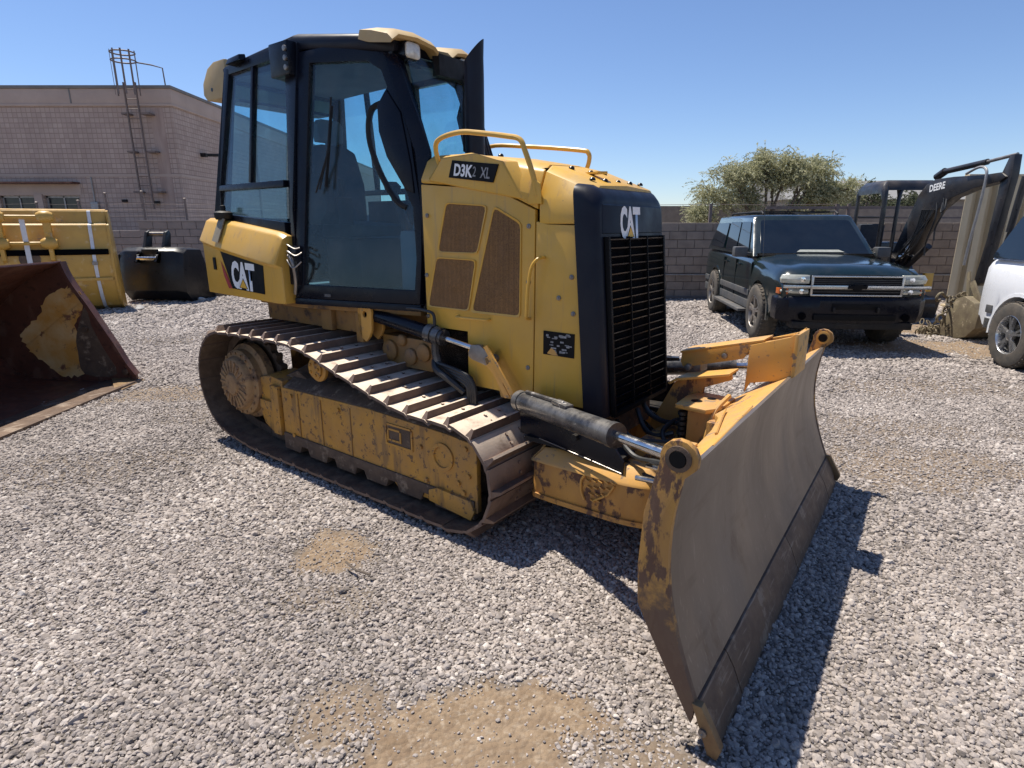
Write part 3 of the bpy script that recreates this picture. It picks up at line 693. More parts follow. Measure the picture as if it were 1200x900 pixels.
# ---- exhaust
m = MB()
ring = lambda z, r, sl=0: [(-0.262+r*math.cos(2*PI*k/24), r*math.sin(2*PI*k/24), z + sl*r*(math.cos(2*PI*k/24)*0.79+math.sin(2*PI*k/24)*0.61)) for k in range(24)]
m.loft([ring(2.07, 0.060), ring(2.55, 0.060), ring(2.64, 0.058, 0.45), ring(2.705, 0.061, 1.05), ring(2.702, 0.055, 1.05), ring(2.3, 0.052)])
m.build('exhaust_stack', M['shell'], DZ)
m = MB(); m.lathe([(0.09, 0), (0.09, 0.03), (0.064, 0.045), (0.064, 0.02)], (-0.262, 0, 2.075), (0, 0, 1), 24)
m.build('exhaust_collar', M['black_matte'], DZ)

# ================= cab
def ys(z): return 0.62 - 0.12*max(0.0, z-1.8)       # the side walls lean in above the waist
def sp(pts, t, s, name, mat, parent, bevel=0.004, off=0.0):
    m = MB()
    m.loft([[(x, s*(ys(z)+off), z) for x, z in pts], [(x, s*(ys(z)+off-t), z) for x, z in pts]])
    return m.build(name, mat, parent, bevel=bevel)
# the doors are set on planes angled towards the narrow front
DB, DF = (-1.35, 0.60), (-0.42, 0.36)
def dy(x, z): return DB[1] + (DF[1]-DB[1])*(x-DB[0])/(DF[0]-DB[0]) - 0.10*(z-1.8)
def dp(pts, t, s, name, mat, parent, bevel=0.004, off=0.0):
    m = MB()
    m.loft([[(x, s*(dy(x, z)+off), z) for x, z in pts], [(x, s*(dy(x, z)+off-t), z) for x, z in pts]])
    return m.build(name, mat, parent, bevel=bevel)
CAB = thing('cab', '', None); del CAB['label']; CAB.parent = DZ
def barpoly(a, b, w0, w1=None):
    a, b = np.array(a, float), np.array(b, float); d = (b-a)/np.linalg.norm(b-a); n = np.array((-d[1], d[0])); w1 = w1 or w0
    return [tuple(a-n*w0/2), tuple(b-n*w1/2), tuple(b+n*w1/2), tuple(a+n*w0/2)]
for s in (-1, 1):
    sp([(-2.405, 1.20), (-2.385, 1.80), (-2.225, 2.80), (-2.155, 2.78), (-2.30, 1.95), (-2.325, 1.20)], 0.06, s, 'rear_post', M['black'], CAB)
    sp([(-1.455, 1.20), (-1.455, 2.82), (-1.315, 2.82), (-1.345, 1.80), (-1.355, 1.20)], 0.07, s, 'middle_post', M['black'], CAB)
    sp([(-2.155, 2.745), (-2.225, 2.80), (-1.36, 2.862), (-1.36, 2.765)], 0.06, s, 'roof_rail', M['black'], CAB)
    sp([(-2.32, 1.945), (-2.31, 1.985), (-1.455, 1.99), (-1.455, 1.945)], 0.05, s, 'window_rail', M['black'], CAB)
    sp([(-2.40, 1.60), (-2.335, 1.785), (-1.455, 1.715), (-1.455, 1.60)], 0.05, s, 'sill_panel', M['black'], CAB)
    sp([(-2.40, 1.20), (-2.40, 1.60), (-1.455, 1.60), (-1.455, 1.20)], 0.03, s, 'lower_wall', M['black'], CAB)
    sp([(-1.895, 1.99), (-1.865, 2.76), (-1.835, 2.76), (-1.865, 1.99)], 0.04, s, 'window_divider', M['black'], CAB)
    g1 = sp([(-2.30, 1.99), (-2.16, 2.75), (-1.87, 2.755), (-1.895, 1.99)], 0.006, s, 'window_pane', M['glass'], CAB, 0, -0.02)
    sp([(-1.865, 1.99), (-1.835, 2.76), (-1.455, 2.765), (-1.455, 1.99)], 0.006, s, 'window_pane', M['glass'], CAB, 0, -0.02)
    sp([(-2.325, 1.79), (-2.31, 1.945), (-1.455, 1.945), (-1.455, 1.72)], 0.006, s, 'window_pane', M['glass'], CAB, 0, -0.02)
    # door
    outer = [(-1.345, 1.215), (-1.32, 2.76), (-0.80, 2.80), (-0.66, 2.74), (-0.56, 2.55), (-0.42, 1.95), (-0.39, 1.75), (-0.395, 1.215)]
    inner = [(-1.283, 1.305), (-1.228, 2.695), (-0.80, 2.67), (-0.72, 2.62), (-0.66, 2.50), (-0.575, 2.00), (-0.44, 1.79), (-0.42, 1.30)]
    # curved lobe of the front pillar that eats into the glass
    outer = [(-1.345, 1.215), (-1.32, 2.76), (-0.82, 2.79), (-0.66, 2.74), (-0.60, 2.60), (-0.545, 2.42), (-0.49, 2.22), (-0.45, 2.02), (-0.395, 1.78), (-0.385, 1.50), (-0.385, 1.215)]
    inner = [(-1.283, 1.305), (-1.228, 2.69), (-0.80, 2.66), (-0.70, 2.60), (-0.655, 2.50), (-0.71, 2.42), (-0.655, 2.22), (-0.575, 2.02), (-0.455, 1.80), (-0.42, 1.50), (-0.425, 1.30)]
    m = MB()
    f = lambda P, off: [(x, s*(dy(x, z)+off), z) for x, z in P]
    m.loft([f(outer, 0.0), f(outer, -0.05), f(inner, -0.05), f(inner, 0.0)], wrap=True)
    dr = m.build('door', M['black'], CAB, bevel=0.004)
    dp(inner, 0.006, s, 'door_pane', M['glass'], dr, 0, -0.02)
    # door sill under it
    dp([(-1.35, 1.17), (-1.35, 1.212), (-0.38, 1.212), (-0.38, 1.17)], 0.03, s, 'door_sill', M['black'], CAB)
    # front pillar
    m = MB()
    m.loft([[(-0.395+dx, s*(0.335+dyy), 1.2) for dx, dyy in ((0, 0.03), (-0.03, 0.01), (-0.02, -0.05), (0.04, -0.05), (0.045, -0.01))],
            [(-0.385+dx, s*(0.335+dyy), 1.80) for dx, dyy in ((0, 0.03), (-0.03, 0.01), (-0.02, -0.05), (0.04, -0.05), (0.045, -0.01))],
            [(-0.43+dx, s*(0.315+dyy), 2.12) for dx, dyy in ((0, 0.04), (-0.03, 0.02), (-0.02, -0.04), (0.06, -0.04), (0.07, 0.0))],
            [(-0.66+dx, s*(0.30+dyy), 2.68) for dx, dyy in ((0, 0.06), (-0.03, 0.02), (-0.02, -0.04), (0.06, -0.04), (0.07, 0.02))]])
    m.build('front_pillar', M['black'], CAB, bevel=0.006)
# windscreen, rear window, roof, floor
def wsx(z): return -0.365 - 0.30*(z-2.05) if z > 2.05 else -0.365
m = MB()
m.loft([[(wsx(z)+d, y, z) for y, z in ((-0.29, 1.9), (-0.29, 2.05), (-0.27, 2.68), (0.27, 2.68), (0.29, 2.05), (0.29, 1.9))] for d in (0.0, -0.006)])
m.build('windscreen', M['glass'], CAB)
m = MB()
m.bx(-0.40, -0.345, -0.30, 0.30, 1.2, 1.92)
m.build('front_wall', M['black'], CAB, bevel=0.004)
m = MB()      # wiper, washer pipes and guard tubes on the windscreen
m.tube([(-0.50, 0.20, 2.66), (-0.44, 0.10, 2.45), (-0.37, 0.02, 2.15)], 0.009, 6)
m.tube([(-0.47, 0.13, 2.60), (-0.40, 0.19, 2.35), (-0.35, 0.22, 2.12)], 0.012, 6)
m.bx(-0.56, -0.50, -0.05, 0.27, 2.60, 2.72)
m.tube([(-0.52, 0.24, 2.62), (-0.44, 0.25, 2.35), (-0.36, 0.26, 2.05)], 0.03, 6)
m.build('wiper', M['black_matte'], CAB)
m = MB()
m.loft([[(-2.37+0.155*(z-1.8)+d, y, z) for y, z in ((-0.54, 1.75), (-0.45, 2.72), (0.45, 2.72), (0.54, 1.75))] for d in (0.0, 0.006)])
m.build('rear_window', M['glass'], CAB)
m = MB()
m.bx(-2.40, -2.34, -0.56, 0.56, 1.2, 1.75); m.bx(-2.25, -2.19, -0.47, 0.47, 2.70, 2.79)
for s in (-1, 1): m.loft([[(-2.40+0.02, s*0.60, 1.7), (-2.34, s*0.60, 1.7), (-2.34, s*0.53, 1.7), (-2.38, s*0.53, 1.7)], [(-2.245, s*0.49, 2.78), (-2.19, s*0.49, 2.78), (-2.19, s*0.43, 2.78), (-2.245, s*0.43, 2.78)]])
m.build('rear_wall', M['black'], CAB, bevel=0.004)
m = MB()      # roof shell
def roof_ring(k, dz):
    P = [(-2.235, 0.495), (-1.36, 0.495), (-0.84, 0.385), (-0.60, 0.33), (-0.60, -0.33), (-0.84, -0.385), (-1.36, -0.495), (-2.235, -0.495)]
    zz = [2.80, 2.855, 2.80, 2.76, 2.76, 2.80, 2.855, 2.80]
    cx = -1.4
    return [(cx+(x-cx)*k, y*k, z+dz) for (x, y), z in zip(P, zz)]
m.loft([roof_ring(0.985, -0.07), roof_ring(1.0, -0.06), roof_ring(1.01, -0.01), roof_ring(0.98, 0.012), roof_ring(0.90, 0.03)])
m.build('roof', M['shell'], CAB, smooth=50)
PLAN = [(-2.38, -0.57), (-1.36, -0.57), (-0.42, -0.33), (-0.42, 0.33), (-1.36, 0.57), (-2.38, 0.57)]
m = MB(); m.prism(PLAN, 'z', 1.175, 1.225)
m.build('floor_plate', M['cabin'], CAB)
m = MB(); m.loft([[(-2.2, y, 2.72), (-0.65, y*0.7, 2.70), (-0.65, y*0.7, 2.72), (-2.2, y, 2.74)] for y in (-0.44, 0.44)])
m.build('headliner', M['cabin'], CAB)
# inner lower panels seen through the glass
m = MB(); m.bx(-2.33, -1.35, 0.50, 0.53, 1.23, 1.78); m.bx(-0.47, -0.42, -0.28, 0.28, 1.23, 1.86)
m.loft([[(x, dy(x, z)-0.07, z), (x, dy(x, z)-0.10, z)] for x, z in ()] or [[(-1.34, 0.50, 1.25), (-0.45, 0.29, 1.25), (-0.45, 0.27, 1.25), (-1.34, 0.48, 1.25)], [(-1.34, 0.50, 1.80), (-0.45, 0.29, 1.80), (-0.45, 0.27, 1.80), (-1.34, 0.48, 1.80)]])
m.build('inner_panel', M['cabin'], CAB, bevel=0.006)
# seat
m = MB(); m.loft([[(x, y*k, z) for x, z in ((-1.62, 1.60), (-1.15, 1.62), (-1.12, 1.70), (-1.60, 1.73))] for y, k in ((-0.22, 1), (0.22, 1))])
st_ = m.build('seat', M['seat'], CAB, bevel=0.03)
m = MB(); m.loft([[(-1.58-0.15*(z-1.7)-d, y, z) for y, z in ((-0.21, 1.72), (-0.235, 2.0), (-0.19, 2.24), (-0.10, 2.28), (0.10, 2.28), (0.19, 2.24), (0.235, 2.0), (0.21, 1.72))] for d in (0.0, 0.12)])
m.build('seat_back', M['seat'], st_, bevel=0.025)
m = MB(); m.loft([[(-1.70-d, y, z) for y, z in ((-0.11, 2.30), (-0.12, 2.42), (-0.08, 2.46), (0.08, 2.46), (0.12, 2.42), (0.11, 2.30))] for d in (0.0, 0.07)]); m.bx(-1.72, -1.70, -0.05, 0.05, 2.2, 2.32)
m.build('headrest', M['cabin'], st_, bevel=0.02)
m = MB(); m.bx(-1.60, -1.20, -0.20, 0.20, 1.23, 1.60); m.build('seat_pedestal', M['black_matte'], st_, bevel=0.02)
for s in (-1, 1):
    m = MB(); m.bx(-1.65, -1.15, *sorted((s*0.27, s*0.40)), 1.70, 1.88); m.cyl((-1.2, s*0.33, 1.86), (-1.18, s*0.33, 2.0), 0.022, 0.03, 10)
    m.build('armrest_console', M['black_matte'], CAB, bevel=0.02)
m = MB(); m.tube([(-0.80, 0.02, 1.25), (-0.93, 0.0, 1.70), (-1.02, -0.02, 1.93)], [0.05, 0.035, 0.028], 8); m.lathe([(0.05, 0), (0.06, 0.04), (0.03, 0.07), (0, 0.07)], (-1.02, -0.02, 1.92), (0, 0, 1), 10)
m.build('control_lever', M['black_matte'], CAB)
m = MB(); m.bx(-0.75, -0.48, -0.22, 0.22, 1.23, 1.66); m.loft([[(-0.72, y, 1.66), (-0.5, y, 1.66), (-0.5, y, 1.84), (-0.6, y, 1.86)] for y in (-0.15, 0.15)])
m.build('dash', M['cabin'], CAB, bevel=0.02)
# outside details: wiper on the door, hinge box, mirror-shaped arm, small box on the rear rail
m = MB()
P = lambda x, z, o=0.0: (x, -(dy(x, z)+o), z)
m.tube([P(-1.16, 1.90, 0.015), P(-1.06, 2.12, 0.03), P(-1.055, 2.16, 0.03)], 0.006, 6)
m.tube([P(-1.13, 1.92, 0.015), P(-1.055, 2.14, 0.028)], 0.005, 6)
m.beam(P(-1.075, 1.93, 0.02), P(-1.035, 2.42, 0.02), 0.008, 0.02, (0, 1, 0))
m.tube([P(-1.05, 2.14, 0.03), P(-1.04, 2.47, 0.02)], 0.006, 6)
m.build('door_wiper', M['black_matte'], CAB)
m = MB(); m.loft([[P(x, z, -0.03) for x, z in ((-1.275, 1.70), (-1.275, 2.02), (-1.20, 2.03), (-1.13, 1.96), (-1.12, 1.78), (-1.18, 1.70))], [P(x, z, -0.10) for x, z in ((-1.275, 1.70), (-1.275, 2.02), (-1.20, 2.03), (-1.13, 1.96), (-1.12, 1.78), (-1.18, 1.70))]])
m.build('latch_cover', M['black_matte'], CAB, bevel=0.015)
m = MB(); m.bx(-1.535, -1.33, -0.565, -0.48, 2.625, 2.825)
hbx = m.build('hinge_box', M['black'], CAB, bevel=0.01)
m = MB()
for k in range(3): m.lathe([(0.017, 0), (0.017, 0.012), (0.009, 0.014), (0, 0.014)], (-1.345, -0.566, 2.775-0.055*k), (0, -1, 0), 12)
for k in range(3): m.lathe([(0.017, 0), (0.017, 0.012), (0.009, 0.014), (0, 0.014)], (-1.335, -0.622, 1.47-0.065*k), (0, -1, 0), 12)
m.build('hinge_bolts', M['steel'], hbx)
m = MB(); m.bx(-1.47, -1.29, -0.66, -0.60, 1.30, 1.56)
m.build('door_lock_box', M['black'], CAB, bevel=0.01)
m = MB(); m.loft([[(-2.10, -0.49, 2.79), (-1.93, -0.49, 2.805), (-1.93, -0.55, 2.80), (-2.10, -0.56, 2.79)], [(-2.09, -0.49, 2.85), (-1.94, -0.49, 2.85), (-1.94, -0.54, 2.84), (-2.09, -0.54, 2.83)]])
m.build('rear_lamp_housing', M['black'], CAB, bevel=0.008)
# handle tube in the front pillar (grab bar)
m = MB(); m.tube(catmull([P(-0.70, 2.42, -0.03), P(-0.79, 2.38, -0.03), P(-0.80, 2.22, -0.03), P(-0.72, 2.02, -0.03), P(-0.60, 1.85, -0.03), P(-0.52, 1.80, -0.03)], 5), 0.02, 8)
m.build('inner_grab_bar', M['black_matte'], CAB)
m = MB(); m.loft([[P(x, z, 0.012) for x, z in ((-0.655, 2.49), (-0.715, 2.40), (-0.70, 2.25), (-0.64, 2.10), (-0.50, 1.90), (-0.44, 1.88), (-0.47, 2.05), (-0.55, 2.35))], [P(x, z, -0.02) for x, z in ((-0.655, 2.49), (-0.715, 2.40), (-0.70, 2.25), (-0.64, 2.10), (-0.50, 1.90), (-0.44, 1.88), (-0.47, 2.05), (-0.55, 2.35))]])
m.build('pillar_cover', M['black'], CAB, bevel=0.012)
text('////////', 0.018, P(-1.10, 1.232, 0.004), Vector(P(-0.42, 1.232))-Vector(P(-1.35, 1.232)), (0, 0, 1), M['print_grey'], CAB, 'sill_marking', xs=0.9, bold=0.02)
# work lamps under yellow peaks
for s in (-1, 1):
    y0, y1 = (-0.43, -0.03) if s < 0 else (0.07, 0.33)
    m = MB()
    prof = lambda y, k: [(-0.80, y, 2.765), (-0.78, y, 2.812), (-0.68, y, 2.825-0.02*k), (-0.54, y, 2.800-0.03*k), (-0.50, y, 2.765-0.03*k), (-0.515, y, 2.75-0.03*k), (-0.70, y, 2.765-0.02*k)]
    m.loft([prof(y0, 1.6), prof(y0+0.05, 0.4), prof((y0+y1)/2, 0), prof(y1-0.05, 0.6), prof(y1, 2.0)])
    vz = m.build('lamp_peak', M['yellow_faded'], CAB, smooth=40)
    yl = s*0.235
    m = MB()
    def rr_(y, z, hw, hh, n=4, r=0.022):
        P_ = []
        for cy, cz, a0 in ((hw-r, hh-r, 0), (-hw+r, hh-r, 90), (-hw+r, -hh+r, 180), (hw-r, -hh+r, 270)):
            for k in range(n+1):
                a = math.radians(a0+90*k/n); P_.append((y+cy+r*math.cos(a), z+cz+r*math.sin(a)))
        return P_
    R = rr_(yl, 2.702, 0.062, 0.050)
    m.loft([[(-0.68, y, z) for y, z in R], [(-0.547, y, z) for y, z in R]])
    lb = m.build('work_lamp', M['black'], CAB)
    m = MB(); R1 = rr_(yl, 2.702, 0.056, 0.043); R2 = rr_(yl, 2.702, 0.043, 0.031, r=0.018)
    m.loft([[(-0.549, y, z) for y, z in R1], [(-0.535, y, z) for y, z in R1], [(-0.527, y, z) for y, z in R2]])
    m.build('lamp_lens', M['lamp'], lb, smooth=40)
m = MB(); m.bx(-0.70, -0.62, -0.33, 0.31, 2.66, 2.77); m.build('lamp_header', M['black'], CAB, bevel=0.005)
m = MB()
rbp = [(-2.60, 2.66), (-2.59, 2.74), (-2.50, 2.835), (-2.40, 2.868), (-2.24, 2.868), (-2.26, 2.61), (-2.55, 2.615)]
m.loft([[(x, -0.485, z) for x, z in rbp], [(x, 0.485, z) for x, z in rbp]])
rb = m.build('rear_air_unit', M['yellow_faded'], CAB, bevel=0.012)
m = MB(); m.cyl((-2.46, -0.487, 2.685), (-2.46, -0.482, 2.685), 0.014, n=10); m.bx(-2.40, -2.24, -0.4, 0.4, 2.59, 2.612); m.build('air_unit_fixing', M['black'], rb)

# ---- fuel tank / rear fender beside the cab
def tank(s):
    m = MB()
    # outline at outer and inner faces; the upper part slopes outward
    o1 = [(-2.385, 1.195), (-1.385, 1.165), (-1.385, 1.34)]
    rings = []
    for x, zb, zc, zt, xo in ((-2.40, 1.19, 1.585, 1.750, 0), (-2.2, 1.186, 1.545, 1.735, 0), (-1.8, 1.178, 1.485, 1.690, 0), (-1.47, 1.172, 1.440, 1.650, 0), (-1.385, 1.17, 1.43, 1.625, 0.05)):
        rings.append([(x, s*0.62, zb), (x, s*(0.735-xo*0.3), zb), (x, s*(0.738-xo*0.3), zc-0.02), (x-xo*0.9, s*(0.762-xo*0.3), zc), (x, s*0.69, zt-0.02), (x, s*0.655, zt), (x, s*0.61, zt)])
    m.loft(rings)
    t = m.build('fuel_tank' if s < 0 else 'battery_box', M['yellow'], DZ, bevel=0.014, smooth=25)
    return t
tk = tank(-1); tank(1)
def ty(x, z, o=0.0): return (x, -0.7390-o, z)
m = MB(); m.loft([[ty(x, z, 0.0015) for x, z in ((-2.14, 1.508), (-1.575, 1.424), (-1.59, 1.226), (-2.022, 1.241))], [ty(x, z, -0.002) for x, z in ((-2.14, 1.508), (-1.575, 1.424), (-1.59, 1.226), (-2.022, 1.241))]])
dc = m.build('tank_decal', M['print_black'], tk)
m = MB(); m.loft([[ty(x, z, 0.0021) for x, z in ((-2.150, 1.44), (-2.085, 1.345), (-2.025, 1.241), (-2.075, 1.239), (-2.125, 1.33))], [ty(x, z, 0.0016) for x, z in ((-2.150, 1.44), (-2.085, 1.345), (-2.025, 1.241), (-2.075, 1.239), (-2.125, 1.33))]])
m.build('decal_stripe', M['print_red'], dc)
maker(0.176, ty(-2.012, 1.262, 0.0022), (1, 0, -0.05), (0.03, 0, 1), dc, 1.20)
m = MB()
m.loft([[(-2.19, -0.757, 1.59), (-2.11, -0.757, 1.575), (-2.11, -0.69, 1.735), (-2.19, -0.69, 1.741)], [(-2.19, -0.768, 1.585), (-2.11, -0.768, 1.57), (-2.11, -0.695, 1.742), (-2.19, -0.695, 1.748)]])
m.build('tank_latch', M['grey_tape'], tk)
m = MB(); m.bx(-2.26, -2.225, -0.745, -0.733, 1.37, 1.46); m.build('lock_slot', M['print_black'], tk)
m = MB(); m.lathe([(0.055, 0), (0.065, 0.02), (0.065, 0.05), (0.05, 0.06), (0.02, 0.065), (0.02, 0.10), (0.0, 0.105)], (-2.18, -0.66, 1.735), (0, 0, 1), 14)
m.build('filler_cap', M['black_matte'], tk)
m = MB()
m.tube(catmull([(-1.37, -0.66, 1.56), (-1.32, -0.70, 1.57), (-1.26, -0.69, 1.545), (-1.24, -0.66, 1.55)], 5), 0.005, 6)
m.tube(catmull([(-1.36, -0.66, 1.50), (-1.31, -0.71, 1.53), (-1.24, -0.70, 1.50), (-1.22, -0.66, 1.52)], 5), 0.005, 6)
m.tube(catmull([(-1.36, -0.67, 1.46), (-1.32, -0.71, 1.47), (-1.26, -0.71, 1.42), (-1.22, -0.67, 1.46)], 5), 0.005, 6)
m.tube(catmull([(-1.35, -0.68, 1.5), (-1.28, -0.70, 1.46), (-1.29, -0.68, 1.34), (-1.34, -0.66, 1.24)], 5), 0.012, 6)
m.build('cable_loop', M['steel'], DZ)
# ---- hydraulic lift cylinders, links and hoses in front of the cab
for s in (-1, 1):
    y = s*0.43
    m = MB(); m.cyl((-0.80, y, 1.118), (-0.27, y, 1.047), 0.046, n=24)
    m.cyl((-0.83, y-0.03, 1.122), (-0.83, y+0.03, 1.122), 0.05, n=20)
    lc = m.build('lift_cylinder', M['black'], DZ, smooth=45)
    m = MB(); m.cyl((-0.295, y, 1.050), (-0.245, y, 1.044), 0.060, n=24); m.cyl((-0.235, y, 1.042), (-0.185, y, 1.035), 0.056, n=24); m.cyl((-0.30, y, 1.05), (-0.16, y, 1.032), 0.05, n=24)
    m.tube([(-0.24, y, 1.0), (-0.24, y, 0.93), (-0.22, y-s*0.0, 0.87)], 0.026, 8)
    m.build('cylinder_gland', M['cylinder'], lc)
    m = MB(); m.cyl((-0.19, y, 1.036), (0.10, y, 0.996), 0.0185, n=20)
    m.build('cylinder_rod', M['rod'], lc)
    m = MB()
    c = [(0.075, 0.985), (0.10, 1.03), (0.16, 1.035), (0.245, 0.985), (0.262, 0.945), (0.24, 0.915), (0.10, 0.945), (0.075, 0.96)]
    for a, b in ((0.035, 0.052), (-0.052, -0.035)): m.loft([[(x, y+a, z) for x, z in c], [(x, y+b, z) for x, z in c]])
    m.cyl((0.215, y-0.06, 0.952), (0.215, y+0.06, 0.952), 0.026, n=16); m.bx(0.075, 0.12, y-0.036, y+0.036, 0.955, 1.02)
    m.build('rod_clevis', M['steel'], lc, bevel=0.004)
    m = MB()      # bell crank of two bent bars with a bossed plate
    for a in (-0.065, 0.052):
        yy = y + a
        m.loft([[(x, yy, z) for x, z in P_] for P_ in ([(0.20, 1.03), (0.225, 1.045), (0.425, 0.775), (0.40, 0.765)],)] + [[(x, yy+0.013, z) for x, z in ((0.20, 1.03), (0.225, 1.045), (0.425, 0.775), (0.40, 0.765))]])
    m.loft([[(x, y-0.06, z) for x, z in ((0.20, 0.97), (0.24, 0.985), (0.315, 0.895), (0.34, 0.83), (0.385, 0.77), (0.35, 0.755), (0.30, 0.83), (0.265, 0.885), (0.22, 0.92))], [(x, y-0.04, z) for x, z in ((0.20, 0.97), (0.24, 0.985), (0.315, 0.895), (0.34, 0.83), (0.385, 0.77), (0.35, 0.755), (0.30, 0.83), (0.265, 0.885), (0.22, 0.92))]])
    m.loft([[(x, y+0.03, z) for x, z in ((0.18, 0.96), (0.24, 1.02), (0.44, 0.76), (0.38, 0.725), (0.25, 0.725))], [(x, y+0.045, z) for x, z in ((0.18, 0.96), (0.24, 1.02), (0.44, 0.76), (0.38, 0.725), (0.25, 0.725))]])
    m.build('lift_link', M['yellow_blade'], DZ, bevel=0.003)
    m = MB(); m.plate_hole([(-0.90, 0.98), (-0.90, 1.16), (-0.83, 1.20), (-0.76, 1.16), (-0.77, 1.0), (-0.83, 0.94)], (-0.83, 1.125), 0.022, 'y', y-0.06, y-0.04)
    m.plate_hole([(-0.90, 0.98), (-0.90, 1.16), (-0.83, 1.20), (-0.76, 1.16), (-0.77, 1.0), (-0.83, 0.94)], (-0.83, 1.125), 0.022, 'y', y+0.04, y+0.06)
    m.build('cylinder_bracket', M['yellow_blade'], DZ, bevel=0.003)
    # blade angling cylinder out to the blade end
    A, B = Vector((0.47, s*0.50, 0.765)), Vector((1.575, s*0.965, 0.845)); d = (B-A)
    m = MB(); m.cyl(A, A+d*0.66, 0.054, n=28); m.cyl(A+d*0.645, A+d*0.675, 0.058, n=28); m.cyl(A-d*0.01, A+d*0.03, 0.058, n=28)
    ac = m.build('angle_cylinder', M['cylinder'], DZ, smooth=45)
    m = MB(); m.cyl(A+d*0.67, B, 0.023, n=20)
    m.build('cylinder_rod', M['rod'], ac)
    m = MB(); m.lathe([(0.0, -0.035), (0.045, -0.035), (0.05, 0), (0.045, 0.035), (0, 0.035)], B, (0, 0, 1), 16)
    m.build('rod_eye', M['steel'], ac)
    m = MB(); m.obox(A+d*0.33+Vector((0, 0, 0.06)), (0.12, 0.05, 0.02), Matrix.Rotation(math.atan2(d.y, d.x), 3, 'Z')); m.tube([A+d*0.05+Vector((0, 0, 0.062)), A+d*0.34+Vector((0, 0, 0.066))], 0.012, 6)
    m.build('cylinder_port', M['cylinder'], ac, bevel=0.004)
    # guard plate hanging under the cylinder, and its bright worn lip
    m = MB()
    G = [(0.47, 0.585), (0.47, 0.745), (1.04, 0.715), (1.145, 0.60), (1.145, 0.535)]
    m.loft([[(x, s*(0.505+0.12*(x-0.47)), z) for x, z in G], [(x, s*(0.49+0.12*(x-0.47)), z) for x, z in G]])
    gp_ = m.build('cylinder_guard', M['black'], DZ, bevel=0.004)
    m = MB(); m.tube([(0.62, s*0.535, 0.592), (0.80, s*0.555, 0.577)], 0.0028, 6); m.tube([(0.81, s*0.556, 0.575), (0.96, s*0.573, 0.562)], 0.0028, 6); m.tube([(0.97, s*0.574, 0.561), (1.14, s*0.595, 0.546)], 0.0028, 6)
    m.build('worn_lip', M['steel'], gp_)
    m = MB(); m.bx(0.52, 1.10, *sorted((s*0.37, s*0.53)), 0.56, 0.585)
    m.tube([(0.86, s*0.55, 0.66), (0.86, s*0.58, 0.66)], 0.018, 8)
    m.build('guard_shelf', M['black_matte'], gp_)
# hoses
m = MB()
for k in range(4):
    r = 0.10-0.018*k; cx, cz = 0.00, 0.745
    m.tube(catmull([(-0.24, -0.44+0.02*k, 0.875-0.012*k), (-0.13, -0.45+0.01*k, cz+r+0.02), (cx, -0.455, cz+r), (cx+r*0.7, -0.455, cz+r*0.7), (cx+r, -0.455, cz), (cx+r, -0.45, cz-0.1)], 6), 0.013, 8)
m.tube(catmull([(-0.25, -0.43, 0.88), (-0.20, -0.47, 0.84), (-0.10, -0.48, 0.80), (0.0, -0.44, 0.72)], 6), 0.022, 8)
m.build('hydraulic_hose', M['hose'], DZ)
m = MB()
m.tube(catmull([(-0.60, -0.42, 1.17), (-0.45, -0.43, 1.19), (-0.30, -0.43, 1.185), (-0.245, -0.43, 1.16), (-0.245, -0.43, 1.06)], 6), 0.010, 8)
m.build('hydraulic_hose', M['hose'], DZ)
for (P_) in ([(1.02, -0.42, 0.66), (1.15, -0.48, 0.60), (1.30, -0.55, 0.63), (1.42, -0.62, 0.66)], [(1.0, -0.40, 0.58), (1.12, -0.45, 0.53), (1.25, -0.50, 0.52), (1.40, -0.52, 0.54)], [(0.93, 0.05, 0.72), (1.0, 0.02, 0.66), (1.1, 0.0, 0.64), (1.2, -0.02, 0.66)], [(0.95, -0.05, 0.70), (1.02, -0.1, 0.62), (1.1, -0.14, 0.60), (1.2, -0.12, 0.63)], [(0.90, -0.2, 0.66), (1.02, -0.25, 0.60), (1.16, -0.22, 0.60), (1.28, -0.14, 0.60)]):
    m = MB(); m.tube(catmull(P_, 6), 0.014, 8); m.build('hydraulic_hose', M['hose'], DZ)
m = MB()
for x0, y0_, z0, x1, y1, z1 in ((1.22, -0.60, 0.55, 1.40, -0.62, 0.57), (1.25, -0.55, 0.60, 1.40, -0.60, 0.62), (0.98, 0.06, 0.66, 1.06, 0.02, 0.64), (0.98, -0.02, 0.62, 1.07, -0.08, 0.60)):
    m.cyl((x0, y0_, z0), (x1, y1, z1), 0.013, n=10)
m.build('pipe_fitting', M['rod'], DZ)
# engine underside
m = MB(); m.bx(0.60, 0.86, -0.33, 0.33, 0.52, 0.745); m.bx(-0.35, 0.598, -0.17, 0.17, 0.55, 0.78); m.bx(-0.35, 0.0, -0.36, 0.36, 0.80, 1.08)
m.build('belly_guard', M['dirt_iron'], DZ, bevel=0.01)
m = MB()
for x, z, r in ((-0.72, 0.88, 0.07), (-0.52, 0.86, 0.055), (-0.40, 0.90, 0.06), (-0.60, 0.96, 0.04)): m.lathe([(r, 0), (r, 0.03), (r*0.6, 0.04), (0, 0.04)], (x, -0.36, z), (0, -1, 0), 14)
m.bx(-0.80, -0.33, -0.37, -0.23, 0.78, 0.98)
m.build('pump_housing', M['yellow_shaded_dirty'], DZ, bevel=0.006)

